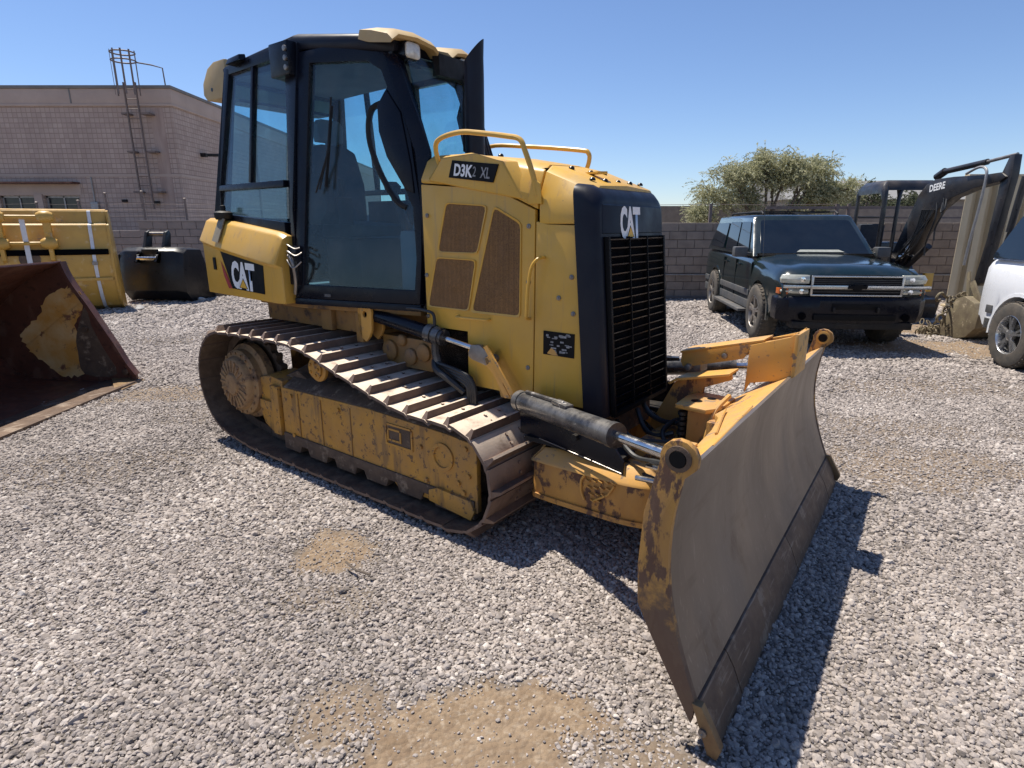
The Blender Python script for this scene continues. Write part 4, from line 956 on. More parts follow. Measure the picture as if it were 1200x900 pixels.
# ---- push frame
m = MB()
def band(path_, z0, z1, t):
    rings = []
    for i, (x, y) in enumerate(path_):
        a = path_[max(i-1, 0)]; b = path_[min(i+1, len(path_)-1)]
        dx, dy_ = b[0]-a[0], b[1]-a[1]; L_ = math.hypot(dx, dy_); nx, ny = -dy_/L_, dx/L_
        rings.append([(x, y, z0(i)), (x, y, z1(i)), (x+nx*t, y+ny*t, z1(i)), (x+nx*t, y+ny*t, z0(i))])
    m.loft(rings)
pp = catmull([(0.580, -0.18), (0.583, -0.40), (0.588, -0.535), (0.66, -0.562), (0.90, -0.56), (1.14, -0.55), (1.28, -0.50), (1.37, -0.36), (1.40, -0.15), (1.41, 0.0), (1.40, 0.15), (1.37, 0.36), (1.28, 0.50), (1.14, 0.55), (0.90, 0.56), (0.66, 0.562), (0.588, 0.535), (0.583, 0.40), (0.580, 0.18)], 4)
n_ = len(pp)
band(pp, lambda i: 0.285, lambda i: 0.475, 0.16)
pf = m.build('push_frame', M['yellow_chip'], DZ, bevel=0.012)
m = MB()
rings = []
for i, (x, y) in enumerate(pp):
    a = pp[max(i-1, 0)]; b = pp[min(i+1, n_-1)]; L_ = math.hypot(b[0]-a[0], b[1]-a[1]); nx, ny = -(b[1]-a[1])/L_, (b[0]-a[0])/L_
    rings.append([(x-nx*0.012, y-ny*0.012, 0.470), (x-nx*0.004, y-ny*0.004, 0.485), (x+nx*0.06, y+ny*0.06, 0.545), (x+nx*0.17, y+ny*0.17, 0.545), (x+nx*0.17, y+ny*0.17, 0.470)])
m.loft(rings); m.build('frame_top_plate', M['yellow_blade'], pf, bevel=0.004)
m = MB()
rings = [[(x-0.010*(0 if i in (0,) else 1)*0, y + (-0.012 if y < 0 else 0.012), 0.262), (x, y + (-0.012 if y < 0 else 0.012), 0.288), (x, y*0.8, 0.288), (x, y*0.8, 0.262)] for i, (x, y) in enumerate(pp)]
m.loft(rings); m.build('frame_bottom_plate', M['yellow_chip'], pf)
for s in (-1, 1):
    m = MB()      # punched anti-slip step
    for r in range(4):
        for c in range(5-r):
            x = 0.93+0.036*c+0.010*r; z = 0.455-0.034*r + 0.006*c
            m.loft([[(x, s*0.561, z), (x+0.026, s*0.561, z-0.008), (x+0.028, s*0.561, z-0.015), (x+0.002, s*0.561, z-0.007)], [(x+0.003, s*0.574, z-0.001), (x+0.024, s*0.574, z-0.008), (x+0.024, s*0.574, z-0.012), (x+0.003, s*0.574, z-0.006)]])
    m.tube(catmull([(0.925, s*0.565, 0.47), (0.905, s*0.565, 0.44), (0.905, s*0.565, 0.38), (0.925, s*0.565, 0.335)], 4), 0.007, 6)
    m.tube([(1.09, s*0.565, 0.455), (1.06, s*0.565, 0.40), (0.98, s*0.565, 0.345)], 0.006, 6)
    m.build('step_tread', M['yellow_blade'], pf)
# blade support tower
m = MB()
tw = [(0.93, 0.50), (1.095, 0.845), (1.135, 0.872), (1.40, 0.935), (1.405, 0.905), (1.26, 0.84), (1.24, 0.47), (1.04, 0.42)]
m.loft([[(x, 0.10, z) for x, z in tw], [(x, 0.135, z) for x, z in tw]])
m.loft([[(x, -0.30, z) for x, z in ((1.0, 0.48), (1.06, 0.60), (1.26, 0.60), (1.26, 0.47))], [(x, 0.30, z) for x, z in ((1.0, 0.48), (1.06, 0.60), (1.26, 0.60), (1.26, 0.47))]])
m.build('support_tower', M['yellow_chip'], DZ, bevel=0.005)
m = MB(); m.loft([[(x, y, z) for x, z in ((1.09, 0.845), (1.135, 0.873), (1.41, 0.94), (1.41, 0.953), (1.13, 0.887), (1.08, 0.855))] for y in (0.04, 0.20)])
m.build('tower_cap', M['yellow_blade'], DZ, bevel=0.003)

# ================= blade
zx = [(-0.01, 1.848), (0.08, 1.812), (0.165, 1.772), (0.24, 1.742), (0.32, 1.712), (0.42, 1.680), (0.52, 1.657), (0.62, 1.643), (0.72, 1.640), (0.80, 1.645), (0.88, 1.657), (0.93, 1.667)]
def xf(z): return float(np.interp(z, [a for a, b in zx], [b for a, b in zx]))
YW = 1.32
def bp_(x, y, z): return (x - 0.032*y, y, z*(1-0.032*(y+1.32)/2.64))
BL = thing('blade', '', None); del BL['label']; BL.parent = DZ
m = MB()
zz = [0.168, 0.20, 0.25, 0.30, 0.35, 0.40, 0.46, 0.52, 0.58, 0.64, 0.70, 0.76, 0.82, 0.87, 0.91, 0.945]
m.loft([[bp_(xf(z), y, z) for z in zz] + [bp_(xf(z)-0.016, y, z) for z in zz[::-1]] for y in np.linspace(-YW, YW, 13)])
m.build('moldboard', M['mold'], BL, smooth=40)
# cutting edges: three lengths and two end bits, each a plate of its own
for y0_, y1, nm, mt, dz in ((-1.325, -1.018, 'end_bit', 'edge', 0.0), (-1.012, 0.012, 'cutting_edge', 'edge', 0), (0.018, 1.012, 'cutting_edge', 'edge', 0), (1.018, 1.325, 'end_bit', 'edge', 0)):
    m = MB()
    yc = (y0_+y1)/2
    ring = lambda y, lo: [bp_(xf(0.163)+0.006, y, 0.160), bp_(xf(0.10)+0.012, y, 0.10), bp_(xf(lo)+0.012, y, lo), bp_(xf(lo)-0.012, y, lo+0.004), bp_(xf(0.10)-0.016, y, 0.10), bp_(xf(0.163)-0.018, y, 0.160)]
    if nm == 'end_bit':
        out = -0.03 if True else 0
        ya, yb = (y0_, y1) if y0_ < 0 else (y1, y0_)
        m.loft([ring(ya, -0.03), ring(ya+(yb-ya)*0.3, -0.022), ring(yb, -0.012)])
    else: m.loft([ring(y0_, -0.012), ring(y1, -0.012)])
    ce = m.build(nm, M[mt], BL, bevel=0.002)
for s in (-1, 1):
    y0_, y1 = sorted((s*1.322, s*1.350))
    fr = [(xf(z)+0.004, z) for z in (0.165, 0.20, 0.26, 0.32, 0.38, 0.45, 0.52, 0.60, 0.68, 0.76, 0.84, 0.90, 0.94)]
    lug = [(1.655+0.062*math.cos(a), 1.005+0.062*math.sin(a)) for a in [math.radians(q) for q in (-20, 10, 40, 70, 95, 120, 145, 170, 195)]]
    outer = fr + lug + [(1.577, 0.91), (1.552, 0.80), (1.542, 0.60), (1.55, 0.46), (1.60, 0.365), (1.685, 0.22), (1.755, 0.10), (1.765, 0.085)]
    m = MB()
    O = [bp_(x, 0, z) for x, z in outer]
    m.loft([[bp_(x, y, z) for x, z in outer] for y in (y0_, y1)])
    ep = m.build('end_plate', M['end_rust'], BL, bevel=0.003)
    m = MB()      # bored boss with pin
    c = bp_(1.655, s*1.336, 1.008)
    m.lathe([(0.042, 0.0), (0.042, 0.014), (0.028, 0.016), (0.027, 0.004), (0, 0.004)], (c[0], s*1.344, c[2]), (0, s, 0), 24)
    m.lathe([(0.042, 0.0), (0.042, 0.014), (0.028, 0.016), (0.027, 0.004), (0, 0.004)], (c[0], s*1.328, c[2]), (0, -s, 0), 24)
    m.build('lug_boss', M['dirt_iron'] if s < 0 else M['yellow_blade'], ep)
    m = MB(); m.cyl((c[0], s*1.30, c[2]), (c[0], s*1.362, c[2]), 0.026, n=16)
    m.build('lug_bore', M['print_black'], ep)
    m = MB()      # lower side cutter
    sc_ = [(1.765, 0.175), (xf(0.17)+0.028, 0.175), (xf(0.0)+0.030, 0.045), (1.862, 0.0), (1.83, 0.004)]
    y0_, y1 = sorted((s*1.326, s*1.358))
    m.loft([[bp_(x, y, z) for x, z in sc_] for y in (y0_, y1)])
    ec = m.build('side_cutter', M['edge_end'], BL, bevel=0.003)
    m = MB(); m.lathe([(0.014, 0), (0.014, 0.01), (0.006, 0.012), (0, 0.008)], bp_(1.81, s*1.356, 0.085), (0, s, 0), 10)
    m.build('edge_bolts', M['steel'], ec)
# top box and back structure
m = MB()
rear = [(-1.318, 1.585), (-1.0, 1.565), (-0.6, 1.530), (-0.30, 1.47), (-0.10, 1.39), (0.22, 1.385), (0.34, 1.46), (0.7, 1.54), (1.0, 1.56), (1.318, 1.58)]
m.loft([[bp_(xf(0.93)-0.014, y, 0.942), bp_(x, y, 0.945-0.60*(xf(0.9)-x)), bp_(x, y, 0.76), bp_(xf(0.74)-0.02, y, 0.74)] for y, x in rear])
m.build('top_box', M['yellow_blade'], BL, bevel=0.005)
m = MB()
for s in (-1, 1):
    for ya in (0.55, 0.95):
        m.loft([[bp_(1.52, s*y, 0.76)] + [bp_(xf(z)-0.017, s*y, z) for z in (0.76, 0.68, 0.6, 0.5, 0.4, 0.3, 0.22)] + [bp_(1.60, s*y, 0.30)] for y in (ya, ya+0.03)])
m.loft([[bp_(1.60, y, 0.42), bp_(1.655, y, 0.44), bp_(1.72, y, 0.24), bp_(1.70, y, 0.22)] for y in (-1.31, 1.31)])
m.bx(1.40, 1.62, -0.22, 0.22, 0.36, 0.76)
m.build('back_rib', M['yellow_chip'], BL, bevel=0.006)
for s in (-1, 1):
    m = MB()
    for za in (0.792, 0.888): m.bx(1.52, 1.595, *sorted((s*0.89, s*1.03)), za-0.009, za+0.009)
    m.build('cylinder_lug', M['yellow_blade'], BL, bevel=0.003)
# weld beads / pressed seams on the top
m = MB(); m.tube(catmull([bp_(1.60, -0.78, 0.915), bp_(1.52, -0.42, 0.872), bp_(1.48, -0.22, 0.852)], 5), 0.006, 5); m.tube([bp_(1.655, -1.0, 0.944), bp_(1.64, -0.4, 0.944)], 0.004, 5)
m.build('weld_seam', M['yellow_blade'], BL)
# pivot block at the middle
m = MB()
tp = [(1.215, -0.17), (1.38, -0.185), (1.43, -0.10), (1.43, 0.12), (1.24, 0.14), (1.205, 0.02)]
m.loft([[(x, y, 0.785) for x, y in tp], [(x, y, 0.808) for x, y in tp]])
pv = m.build('pivot_plate', M['yellow_blade'], BL, bevel=0.005)
m = MB(); m.cyl((1.285, -0.055, 0.8), (1.285, -0.055, 0.8085), 0.030, n=18); m.cyl((1.335, 0.03, 0.8), (1.335, 0.03, 0.8085), 0.024, n=18)
m.build('plate_bore', M['print_black'], pv)
m = MB(); m.bx(1.275, 1.40, -0.15, 0.10, 0.60, 0.785)
m.build('pivot_block', M['yellow_chip'], pv, bevel=0.008)
m = MB(); m.loft([[(x, y, 0.585) for x, y in ((1.20, -0.20), (1.40, -0.22), (1.42, 0.1), (1.22, 0.1))], [(x, y, 0.607) for x, y in ((1.20, -0.20), (1.40, -0.22), (1.42, 0.1), (1.22, 0.1))]])
m.build('lower_plate', M['yellow_blade'], pv, bevel=0.006)
m = MB()
for k in range(6): m.cyl((1.245, -0.13, 0.61+0.027*k), (1.245, -0.13, 0.628+0.027*k), 0.026 if k % 2 else 0.020, n=12)
for k in range(5): m.cyl((1.235, -0.05, 0.61+0.03*k), (1.235, -0.05, 0.63+0.03*k), 0.024 if k % 2 else 0.018, n=12)
m.tube(catmull([(1.18, -0.18, 0.58), (1.14, -0.12, 0.63), (1.16, 0.0, 0.66), (1.22, 0.06, 0.64)], 5), 0.014, 8)
m.build('hose_fittings', M['hose'], pv)
m = MB(); m.tube(catmull([(1.44, -0.02, 0.855), (1.41, -0.12, 0.80), (1.40, -0.175, 0.72), (1.385, -0.19, 0.61)], 6), 0.012, 8)
m.build('bent_pipe', M['yellow_blade'], pv)
# upright bracket with its long channel
m = MB()
brk = [(1.425, 0.80), (1.432, 1.068), (1.63, 1.135), (1.665, 1.165), (1.675, 0.93), (1.64, 0.905), (1.45, 0.86)]
for y in (0.28, 0.46): m.loft([[(x, y, z) for x, z in brk], [(x, y+0.018, z) for x, z in brk]])
m.bx(1.655, 1.675, 0.26, 0.50, 0.93, 1.155)
m.bx(1.60, 1.656, 0.298, 0.46, 1.04, 1.06)
m.build('upright_bracket', M['yellow_blade'], BL, bevel=0.004)
m = MB()
for y in (0.30, 0.447):
    m.loft([[(x, y, z) for x, z in ((1.045, 0.925), (1.05, 0.975), (1.64, 1.13), (1.64, 1.09), (1.42, 1.02), (1.40, 0.985), (1.26, 0.945), (1.12, 0.905), (1.06, 0.895))], [(x, y+0.013, z) for x, z in ((1.045, 0.925), (1.05, 0.975), (1.64, 1.13), (1.64, 1.09), (1.42, 1.02), (1.40, 0.985), (1.26, 0.945), (1.12, 0.905), (1.06, 0.895))]])
m.loft([[(1.045, y, 0.975), (1.048, y, 0.988), (1.50, y, 1.106), (1.50, y, 1.094)] for y in (0.285, 0.475)])
ch = m.build('lock_channel', M['yellow_blade'], BL, bevel=0.003)
m = MB(); m.bx(1.07, 1.16, 0.32, 0.44, 0.865, 0.935); m.cyl((1.10, 0.27, 0.90), (1.10, 0.48, 0.90), 0.018, n=12); m.cyl((1.30, 0.28, 0.99), (1.30, 0.47, 0.99), 0.016, n=12)
m.build('channel_pin', M['steel'], ch, bevel=0.004)
# ================================================================ GROUND
def ground_mat():
    m = bpy.data.materials.new('gravelly_dirt'); m.use_nodes = True
    nt = m.node_tree; N = nt.nodes; L = nt.links; b = N['Principled BSDF']
    g = N.new('ShaderNodeNewGeometry')
    def nz(s, d=6, r=0.6):
        n = N.new('ShaderNodeTexNoise'); n.inputs['Scale'].default_value = s; n.inputs['Detail'].default_value = d; n.inputs['Roughness'].default_value = r
        L.new(g.outputs['Position'], n.inputs['Vector']); return n.outputs['Fac']
    def mr(f, a, bb, lo=0, hi=1):
        r = N.new('ShaderNodeMapRange'); r.inputs[1].default_value = a; r.inputs[2].default_value = bb; r.inputs[3].default_value = lo; r.inputs[4].default_value = hi; L.new(f, r.inputs[0]); return r.outputs[0]
    def mx(f, a, bb):
        x = N.new('ShaderNodeMix'); x.data_type = 'RGBA'; L.new(f, x.inputs[0])
        for s, v in ((6, a), (7, bb)):
            if isinstance(v, tuple): x.inputs[s].default_value = (*v, 1)
            else: L.new(v, x.inputs[s])
        return x.outputs[2]
    dirt = mx(mr(nz(7, 9, 0.7), 0.35, 0.65), (0.29, 0.215, 0.145), (0.205, 0.145, 0.093))
    dirt = mx(mr(nz(40), 0.5, 0.7), dirt, (0.36, 0.29, 0.215))
    pa = N.new('ShaderNodeAttribute'); pa.attribute_name = 'patch'
    mpp = N.new('ShaderNodeMapping'); mpp.inputs['Rotation'].default_value = (0, 0, 0.35); mpp.inputs['Scale'].default_value = (2.6, 1.0, 1.0); L.new(g.outputs['Position'], mpp.inputs[0])
    rt = N.new('ShaderNodeTexNoise'); rt.inputs['Scale'].default_value = 5.0; rt.inputs['Detail'].default_value = 5; L.new(mpp.outputs[0], rt.inputs['Vector'])
    rw = N.new('ShaderNodeVectorMath'); rw.operation = 'ADD'; L.new(mpp.outputs[0], rw.inputs[0]); wv = N.new('ShaderNodeTexNoise'); wv.inputs['Scale'].default_value = 2.2; L.new(g.outputs['Position'], wv.inputs['Vector']); ws_ = N.new('ShaderNodeVectorMath'); ws_.operation = 'SCALE'; ws_.inputs['Scale'].default_value = 3.0; L.new(wv.outputs['Color'], ws_.inputs[0]); L.new(ws_.outputs[0], rw.inputs[1]); L.new(rw.outputs[0], rt.inputs['Vector'])
    dirt = mx(mr(rt.outputs['Fac'], 0.42, 0.75, 0.0, 0.75), dirt, (0.18, 0.125, 0.082))
    vo = N.new('ShaderNodeTexVoronoi'); vo.inputs['Scale'].default_value = 42; L.new(g.outputs['Position'], vo.inputs['Vector'])
    sp_ = N.new('ShaderNodeSeparateColor'); L.new(vo.outputs['Color'], sp_.inputs[0])
    peb = mx(sp_.outputs[0], (0.20, 0.175, 0.155), (0.42, 0.375, 0.335))
    low = mx(sp_.outputs[1], (0.10, 0.085, 0.072), (0.25, 0.22, 0.195))  # pebble tones darkened to stand for the shade between the stones
    dirt = mx(mr(pa.outputs['Fac'], 0.1, 0.55), low, dirt)
    sx = N.new('ShaderNodeSeparateXYZ'); L.new(g.outputs['Position'], sx.inputs[0])
    far = mr(sx.outputs[1], 13.0, 17.0)
    ax = N.new('ShaderNodeMath'); ax.operation = 'ABSOLUTE'; L.new(sx.outputs[0], ax.inputs[0])
    far2 = mr(ax.outputs[0], 14.0, 18.0); mxx = N.new('ShaderNodeMath'); mxx.operation = 'MAXIMUM'; L.new(far, mxx.inputs[0]); L.new(far2, mxx.inputs[1])
    col = mx(mxx.outputs[0], dirt, peb)
    L.new(col, b.inputs['Base Color']); b.inputs['Roughness'].default_value = 0.95; b.inputs['Specular IOR Level'].default_value = 0.2
    bp = N.new('ShaderNodeBump'); bp.inputs['Strength'].default_value = 0.6; bp.inputs['Distance'].default_value = 0.02
    ad = N.new('ShaderNodeMath'); ad.operation = 'SUBTRACT'; L.new(nz(30, 8, 0.7), ad.inputs[0]); L.new(vo.outputs['Distance'], ad.inputs[1])
    L.new(ad.outputs[0], bp.inputs['Height']); L.new(bp.outputs[0], b.inputs['Normal'])
    return m
# dirt patches (x, y, rx, ry, angle, strength) where the gravel thins out
PATCH = [(-0.12, 1.62, 0.48, 0.23, 8, 0.93), (-0.62, 1.72, 0.20, 0.22, 20, 0.45), (0.45, 1.56, 0.24, 0.12, 0, 0.40), (-0.98, 2.85, 0.24, 0.26, 30, 0.58), (-0.90, 2.45, 0.3, 0.15, 0, 0.25),
         (3.0, 4.0, 0.75, 0.55, 10, 0.36), (3.4, 4.9, 0.9, 0.35, -10, 0.30), (-3.55, 5.9, 0.7, 0.35, 10, 0.42), (-3.0, 5.2, 0.5, 0.25, 0, 0.2),
         (6.2, 8.3, 1.7, 0.55, -20, 0.8), (4.6, 6.2, 1.3, 0.5, 0, 0.28), (-3.0, 4.0, 0.8, 0.35, 15, 0.22), (5.2, 4.6, 0.8, 0.8, 0, 0.28), (7.4, 9.9, 1.5, 0.5, 0, 0.8), (-4.9, 9.0, 1.4, 0.5, 5, 0.25)]
rs = np.random.default_rng(11)
def vnoise(x, y, s, seed=0):
    r = np.random.default_rng(seed).random((64, 64)); X = x*s; Y = y*s
    xi = np.floor(X).astype(int); yi = np.floor(Y).astype(int); fx = X-xi; fy = Y-yi; fx = fx*fx*(3-2*fx); fy = fy*fy*(3-2*fy)
    g = lambda a, b: r[a % 64, b % 64]
    return (g(xi, yi)*(1-fx)+g(xi+1, yi)*fx)*(1-fy) + (g(xi, yi+1)*(1-fx)+g(xi+1, yi+1)*fx)*fy
def patchmask(x, y):
    k = np.zeros_like(x)
    wob = (vnoise(x, y, 5, 1)-0.5)*0.7 + (vnoise(x, y, 13, 2)-0.5)*0.5
    for cx, cy, rx, ry, a, s in PATCH:
        c, sn = math.cos(math.radians(a)), math.sin(math.radians(a))
        u = ((x-cx)*c+(y-cy)*sn)/rx; v = (-(x-cx)*sn+(y-cy)*c)/ry
        d = np.sqrt(u*u+v*v) + wob
        k = np.maximum(k, s*np.clip((1.25-d)/0.5, 0, 1))
    return k
def gheight(x, y): return (vnoise(x, y, 0.9, 5)-0.5)*0.035 + (vnoise(x, y, 3.1, 6)-0.5)*0.014 - 0.016
# near ground as an undulating sheet, far ground as a big flat one around it
me = bpy.data.meshes.new('ground')
gx = np.concatenate([[-1500, -300, -60], np.linspace(-18, 18, 361), [60, 300, 1500]])
gy = np.concatenate([[-1500, -300, -40], np.linspace(-3, 22, 251), [60, 300, 1500]])
X, Y = np.meshgrid(gx, gy); X = X.ravel(); Y = Y.ravel()
Z = np.where((np.abs(X) < 17.5) & (Y > -2.5) & (Y < 21), gheight(X, Y), -0.016)
nx = len(gx); ny = len(gy)
idx = np.arange(nx*ny).reshape(ny, nx)
F = np.stack([idx[:-1, :-1], idx[:-1, 1:], idx[1:, 1:], idx[1:, :-1]], -1).reshape(-1, 4)
me.from_pydata(np.stack([X, Y, Z], 1).tolist(), [], F.tolist()); me.materials.append(ground_mat())
me.polygons.foreach_set('use_smooth', [True]*len(me.polygons))
at = me.attributes.new('patch', 'FLOAT', 'POINT'); at.data.foreach_set('value', patchmask(X, Y).astype(np.float32))
gr = bpy.data.objects.new('ground', me); COL.objects.link(gr); gr['kind'] = 'structure'

# ---- gravel: real stones instanced on scattered points
def scatter(y0, y1, sp, size, seed, margin=1.2, keep=1.0):
    r = np.random.default_rng(seed)
    xs = np.arange(-0.93*y1-margin, 0.93*y1+margin, sp); yy = np.arange(y0, y1, sp)
    X, Y = np.meshgrid(xs, yy); X = X.ravel(); Y = Y.ravel()
    X = X + r.uniform(-0.5, 0.5, X.size)*sp; Y = Y + r.uniform(-0.5, 0.5, Y.size)*sp
    ok = np.abs(X) < 0.93*Y+margin
    k = patchmask(X, Y)
    ok &= r.random(X.size) > k*0.94
    if keep < 1: ok &= r.random(X.size) < keep
    X, Y, k = X[ok], Y[ok], k[ok]
    S = 0.94*size*np.exp(np.clip(r.normal(0, 0.33, X.size), -0.8, 0.62))*(1-0.5*np.clip(k*1.8, 0, 1))
    return X, Y, S
def ground_points():
    A = [scatter(0.9, 3.0, 0.0128, 0.0081, 1), scatter(3.0, 6.0, 0.0168, 0.0103, 2), scatter(6.0, 10.0, 0.027, 0.0152, 3), scatter(10.0, 17.6, 0.048, 0.025, 4)]
    A += [scatter(0.9, 4.0, 0.045, 0.0115, 7, keep=0.5), scatter(0.9, 5.0, 0.15, 0.0155, 8, keep=0.5)]
    return [np.concatenate(q) for q in zip(*A)]
X, Y, S = ground_points()
r = np.random.default_rng(21)
Zp = gheight(X, Y) + S*0.15 + r.uniform(-0.004, 0.004, X.size)
NP_ = X.size
me = bpy.data.meshes.new('gravel'); me.vertices.add(NP_)
me.vertices.foreach_set('co', np.stack([X, Y, Zp], 1).astype(np.float32).ravel())
rot = np.stack([r.uniform(-0.6, 0.6, NP_), r.uniform(-0.6, 0.6, NP_), r.uniform(0, 2*PI, NP_)], 1).astype(np.float32)
scl = np.stack([S*r.uniform(0.85, 1.5, NP_), S*r.uniform(0.75, 1.1, NP_), S*r.uniform(0.5, 0.85, NP_)], 1).astype(np.float32)
at = me.attributes.new('rot', 'FLOAT_VECTOR', 'POINT'); at.data.foreach_set('vector', rot.ravel())
at = me.attributes.new('scl', 'FLOAT_VECTOR', 'POINT'); at.data.foreach_set('vector', scl.ravel())
tone = np.clip(r.beta(2.2, 2.0, NP_)*0.8 + 0.2*vnoise(X, Y, 1.5, 9) , 0, 1).astype(np.float32)
at = me.attributes.new('tone', 'FLOAT', 'POINT'); at.data.foreach_set('value', tone)
at = me.attributes.new('pick', 'INT', 'POINT'); at.data.foreach_set('value', r.integers(0, 6, NP_).astype(np.int32))
gv = bpy.data.objects.new('gravel', me); COL.objects.link(gv); gv['kind'] = 'stuff'; gv['label'] = 'pale grey crushed gravel spread over the yard'; gv['category'] = 'gravel'
gm = bpy.data.materials.new('gravel_stone'); gm.use_nodes = True
N = gm.node_tree.nodes; L = gm.node_tree.links; b = N['Principled BSDF']
ta = N.new('ShaderNodeAttribute'); ta.attribute_type = 'INSTANCER'; ta.attribute_name = 'tone'
cr = N.new('ShaderNodeValToRGB'); e = cr.color_ramp.elements
e[0].position = 0.0; e[0].color = (0.09, 0.078, 0.07, 1); e[1].position = 1.0; e[1].color = (0.68, 0.62, 0.56, 1)
for p_, c_ in ((0.25, (0.215, 0.185, 0.165, 1)), (0.45, (0.315, 0.277, 0.252, 1)), (0.6, (0.355, 0.305, 0.27, 1)), (0.8, (0.455, 0.405, 0.365, 1))):
    q = e.new(p_); q.color = c_
L.new(ta.outputs['Fac'], cr.inputs[0]); 
tc = N.new('ShaderNodeTexCoord'); nn = N.new('ShaderNodeTexNoise'); nn.inputs['Scale'].default_value = 2.5; L.new(tc.outputs['Object'], nn.inputs['Vector'])
hs = N.new('ShaderNodeHueSaturation'); mr_ = N.new('ShaderNodeMapRange'); mr_.inputs[1].default_value = 0.3; mr_.inputs[2].default_value = 0.7; mr_.inputs[3].default_value = 0.82; mr_.inputs[4].default_value = 1.15
L.new(nn.outputs['Fac'], mr_.inputs[0]); L.new(mr_.outputs[0], hs.inputs['Value']); L.new(cr.outputs[0], hs.inputs['Color']); L.new(hs.outputs[0], b.inputs['Base Color'])
b.inputs['Roughness'].default_value = 0.85; b.inputs['Specular IOR Level'].default_value = 0.3
ng = bpy.data.node_groups.new('gravel_nodes', 'GeometryNodeTree')
ng.interface.new_socket('Geometry', in_out='INPUT', socket_type='NodeSocketGeometry'); ng.interface.new_socket('Geometry', in_out='OUTPUT', socket_type='NodeSocketGeometry')
gi = ng.nodes.new('NodeGroupInput'); go = ng.nodes.new('NodeGroupOutput')
gti = ng.nodes.new('GeometryNodeGeometryToInstance')
for k in range(6):
    ic = ng.nodes.new('GeometryNodeMeshIcoSphere'); ic.inputs['Radius'].default_value = 1.0; ic.inputs['Subdivisions'].default_value = 2
    sp2 = ng.nodes.new('GeometryNodeSetPosition'); ns = ng.nodes.new('ShaderNodeTexNoise'); ns.noise_dimensions = '4D'; ns.inputs['W'].default_value = k*7.3; ns.inputs['Scale'].default_value = 0.9; ns.inputs['Detail'].default_value = 1.5
    vm = ng.nodes.new('ShaderNodeVectorMath'); vm.operation = 'SUBTRACT'; vm.inputs[1].default_value = (0.5, 0.5, 0.5)
    v2 = ng.nodes.new('ShaderNodeVectorMath'); v2.operation = 'SCALE'; v2.inputs['Scale'].default_value = 1.25
    ng.links.new(ns.outputs['Color'], vm.inputs[0]); ng.links.new(vm.outputs[0], v2.inputs[0]); ng.links.new(v2.outputs[0], sp2.inputs['Offset'])
    ng.links.new(ic.outputs[0], sp2.inputs['Geometry'])
    sm = ng.nodes.new('GeometryNodeSetMaterial'); sm.inputs['Material'].default_value = gm
    ng.links.new(sp2.outputs[0], sm.inputs[0]); ng.links.new(sm.outputs[0], gti.inputs[0])
iop = ng.nodes.new('GeometryNodeInstanceOnPoints'); iop.inputs['Pick Instance'].default_value = True
def na(name, typ):
    n = ng.nodes.new('GeometryNodeInputNamedAttribute'); n.data_type = typ; n.inputs['Name'].default_value = name; return n.outputs[0]
e2r = ng.nodes.new('FunctionNodeEulerToRotation')
ng.links.new(na('rot', 'FLOAT_VECTOR'), e2r.inputs[0]); ng.links.new(e2r.outputs[0], iop.inputs['Rotation'])
ng.links.new(na('scl', 'FLOAT_VECTOR'), iop.inputs['Scale']); ng.links.new(na('pick', 'INT'), iop.inputs['Instance Index'])
ng.links.new(gi.outputs[0], iop.inputs['Points']); ng.links.new(gti.outputs[0], iop.inputs['Instance']); ng.links.new(iop.outputs[0], go.inputs[0])
mdf = gv.modifiers.new('scatter', 'NODES'); mdf.node_group = ng
me.materials.append(gm)
print('gravel points', NP_)
# ================================================================ WALLS
def instance(name, me, parent, loc, rz=0.0, scale=None):
    o = bpy.data.objects.new(name, me); COL.objects.link(o); o.parent = parent; o.location = loc; o.rotation_euler = (0, 0, rz)
    if scale: o.scale = scale
    return o
def block_mesh(w, h, d, mat, bev=0.006):
    m = MB(); m.bx(-w/2, w/2, -d, 0, 0, h); return m.mesh('block', mat, bevel=bev, seg=1, smooth=0)
def block_wall(name, label, x0, x1, y, courses, h, w, mat, xb0=None, xb1=None, thick=0.2, cap=True, group=None):
    t = thing(name, label, 'wall', (0, y, 0), 0, group)
    xb0 = x0 if xb0 is None else xb0; xb1 = x1 if xb1 is None else xb1
    m = MB(); m.bx(x0, x1, 0.02, thick, -0.05, courses*h-0.004); m.build('wall_core', M['mortar'], t)
    jt = 0.010
    bm_ = block_mesh(w-jt, h-jt, 0.03, M[mat]); hm = block_mesh(w/2-jt, h-jt, 0.03, M[mat])
    rr = random.Random(int(x0*7)+3)
    for c in range(courses):
        x = xb0 - (w/2 if c % 2 else 0)
        while x < xb1:
            a, b = max(x, xb0), min(x+w, xb1)
            if b-a > w*0.75: instance('block', bm_, t, ((a+b)/2, 0.022+rr.uniform(-0.003, 0.003), c*h+jt/2))
            elif b-a > w*0.3: instance('block', hm, t, ((a+b)/2, 0.022+rr.uniform(-0.003, 0.003), c*h+jt/2))
            x += w
    return t
w1 = block_wall('block_wall', 'brown concrete block wall behind the dark green car, with a thin pipe along it', 2.7, 14.5, 14.25, 9, 0.195, 0.40, 'block')
m = MB(); m.tube([(2.7, -0.05, 0.56), (8.0, -0.05, 0.545), (12.5, -0.05, 0.56)], 0.014, 6); m.build('pipe', M['galv'], w1)
m = MB(); m.bx(2.7, 12.5, -0.16, 0.0, -0.05, 0.05); m.build('footing', M['mortar'], w1, bevel=0.01)
w2 = block_wall('block_wall', 'low grey block wall behind the black bucket at the foot of the tall building', -10.35, 2.7, 16.9, 9, 0.199, 0.40, 'greyblock', -10.35, 2.65)
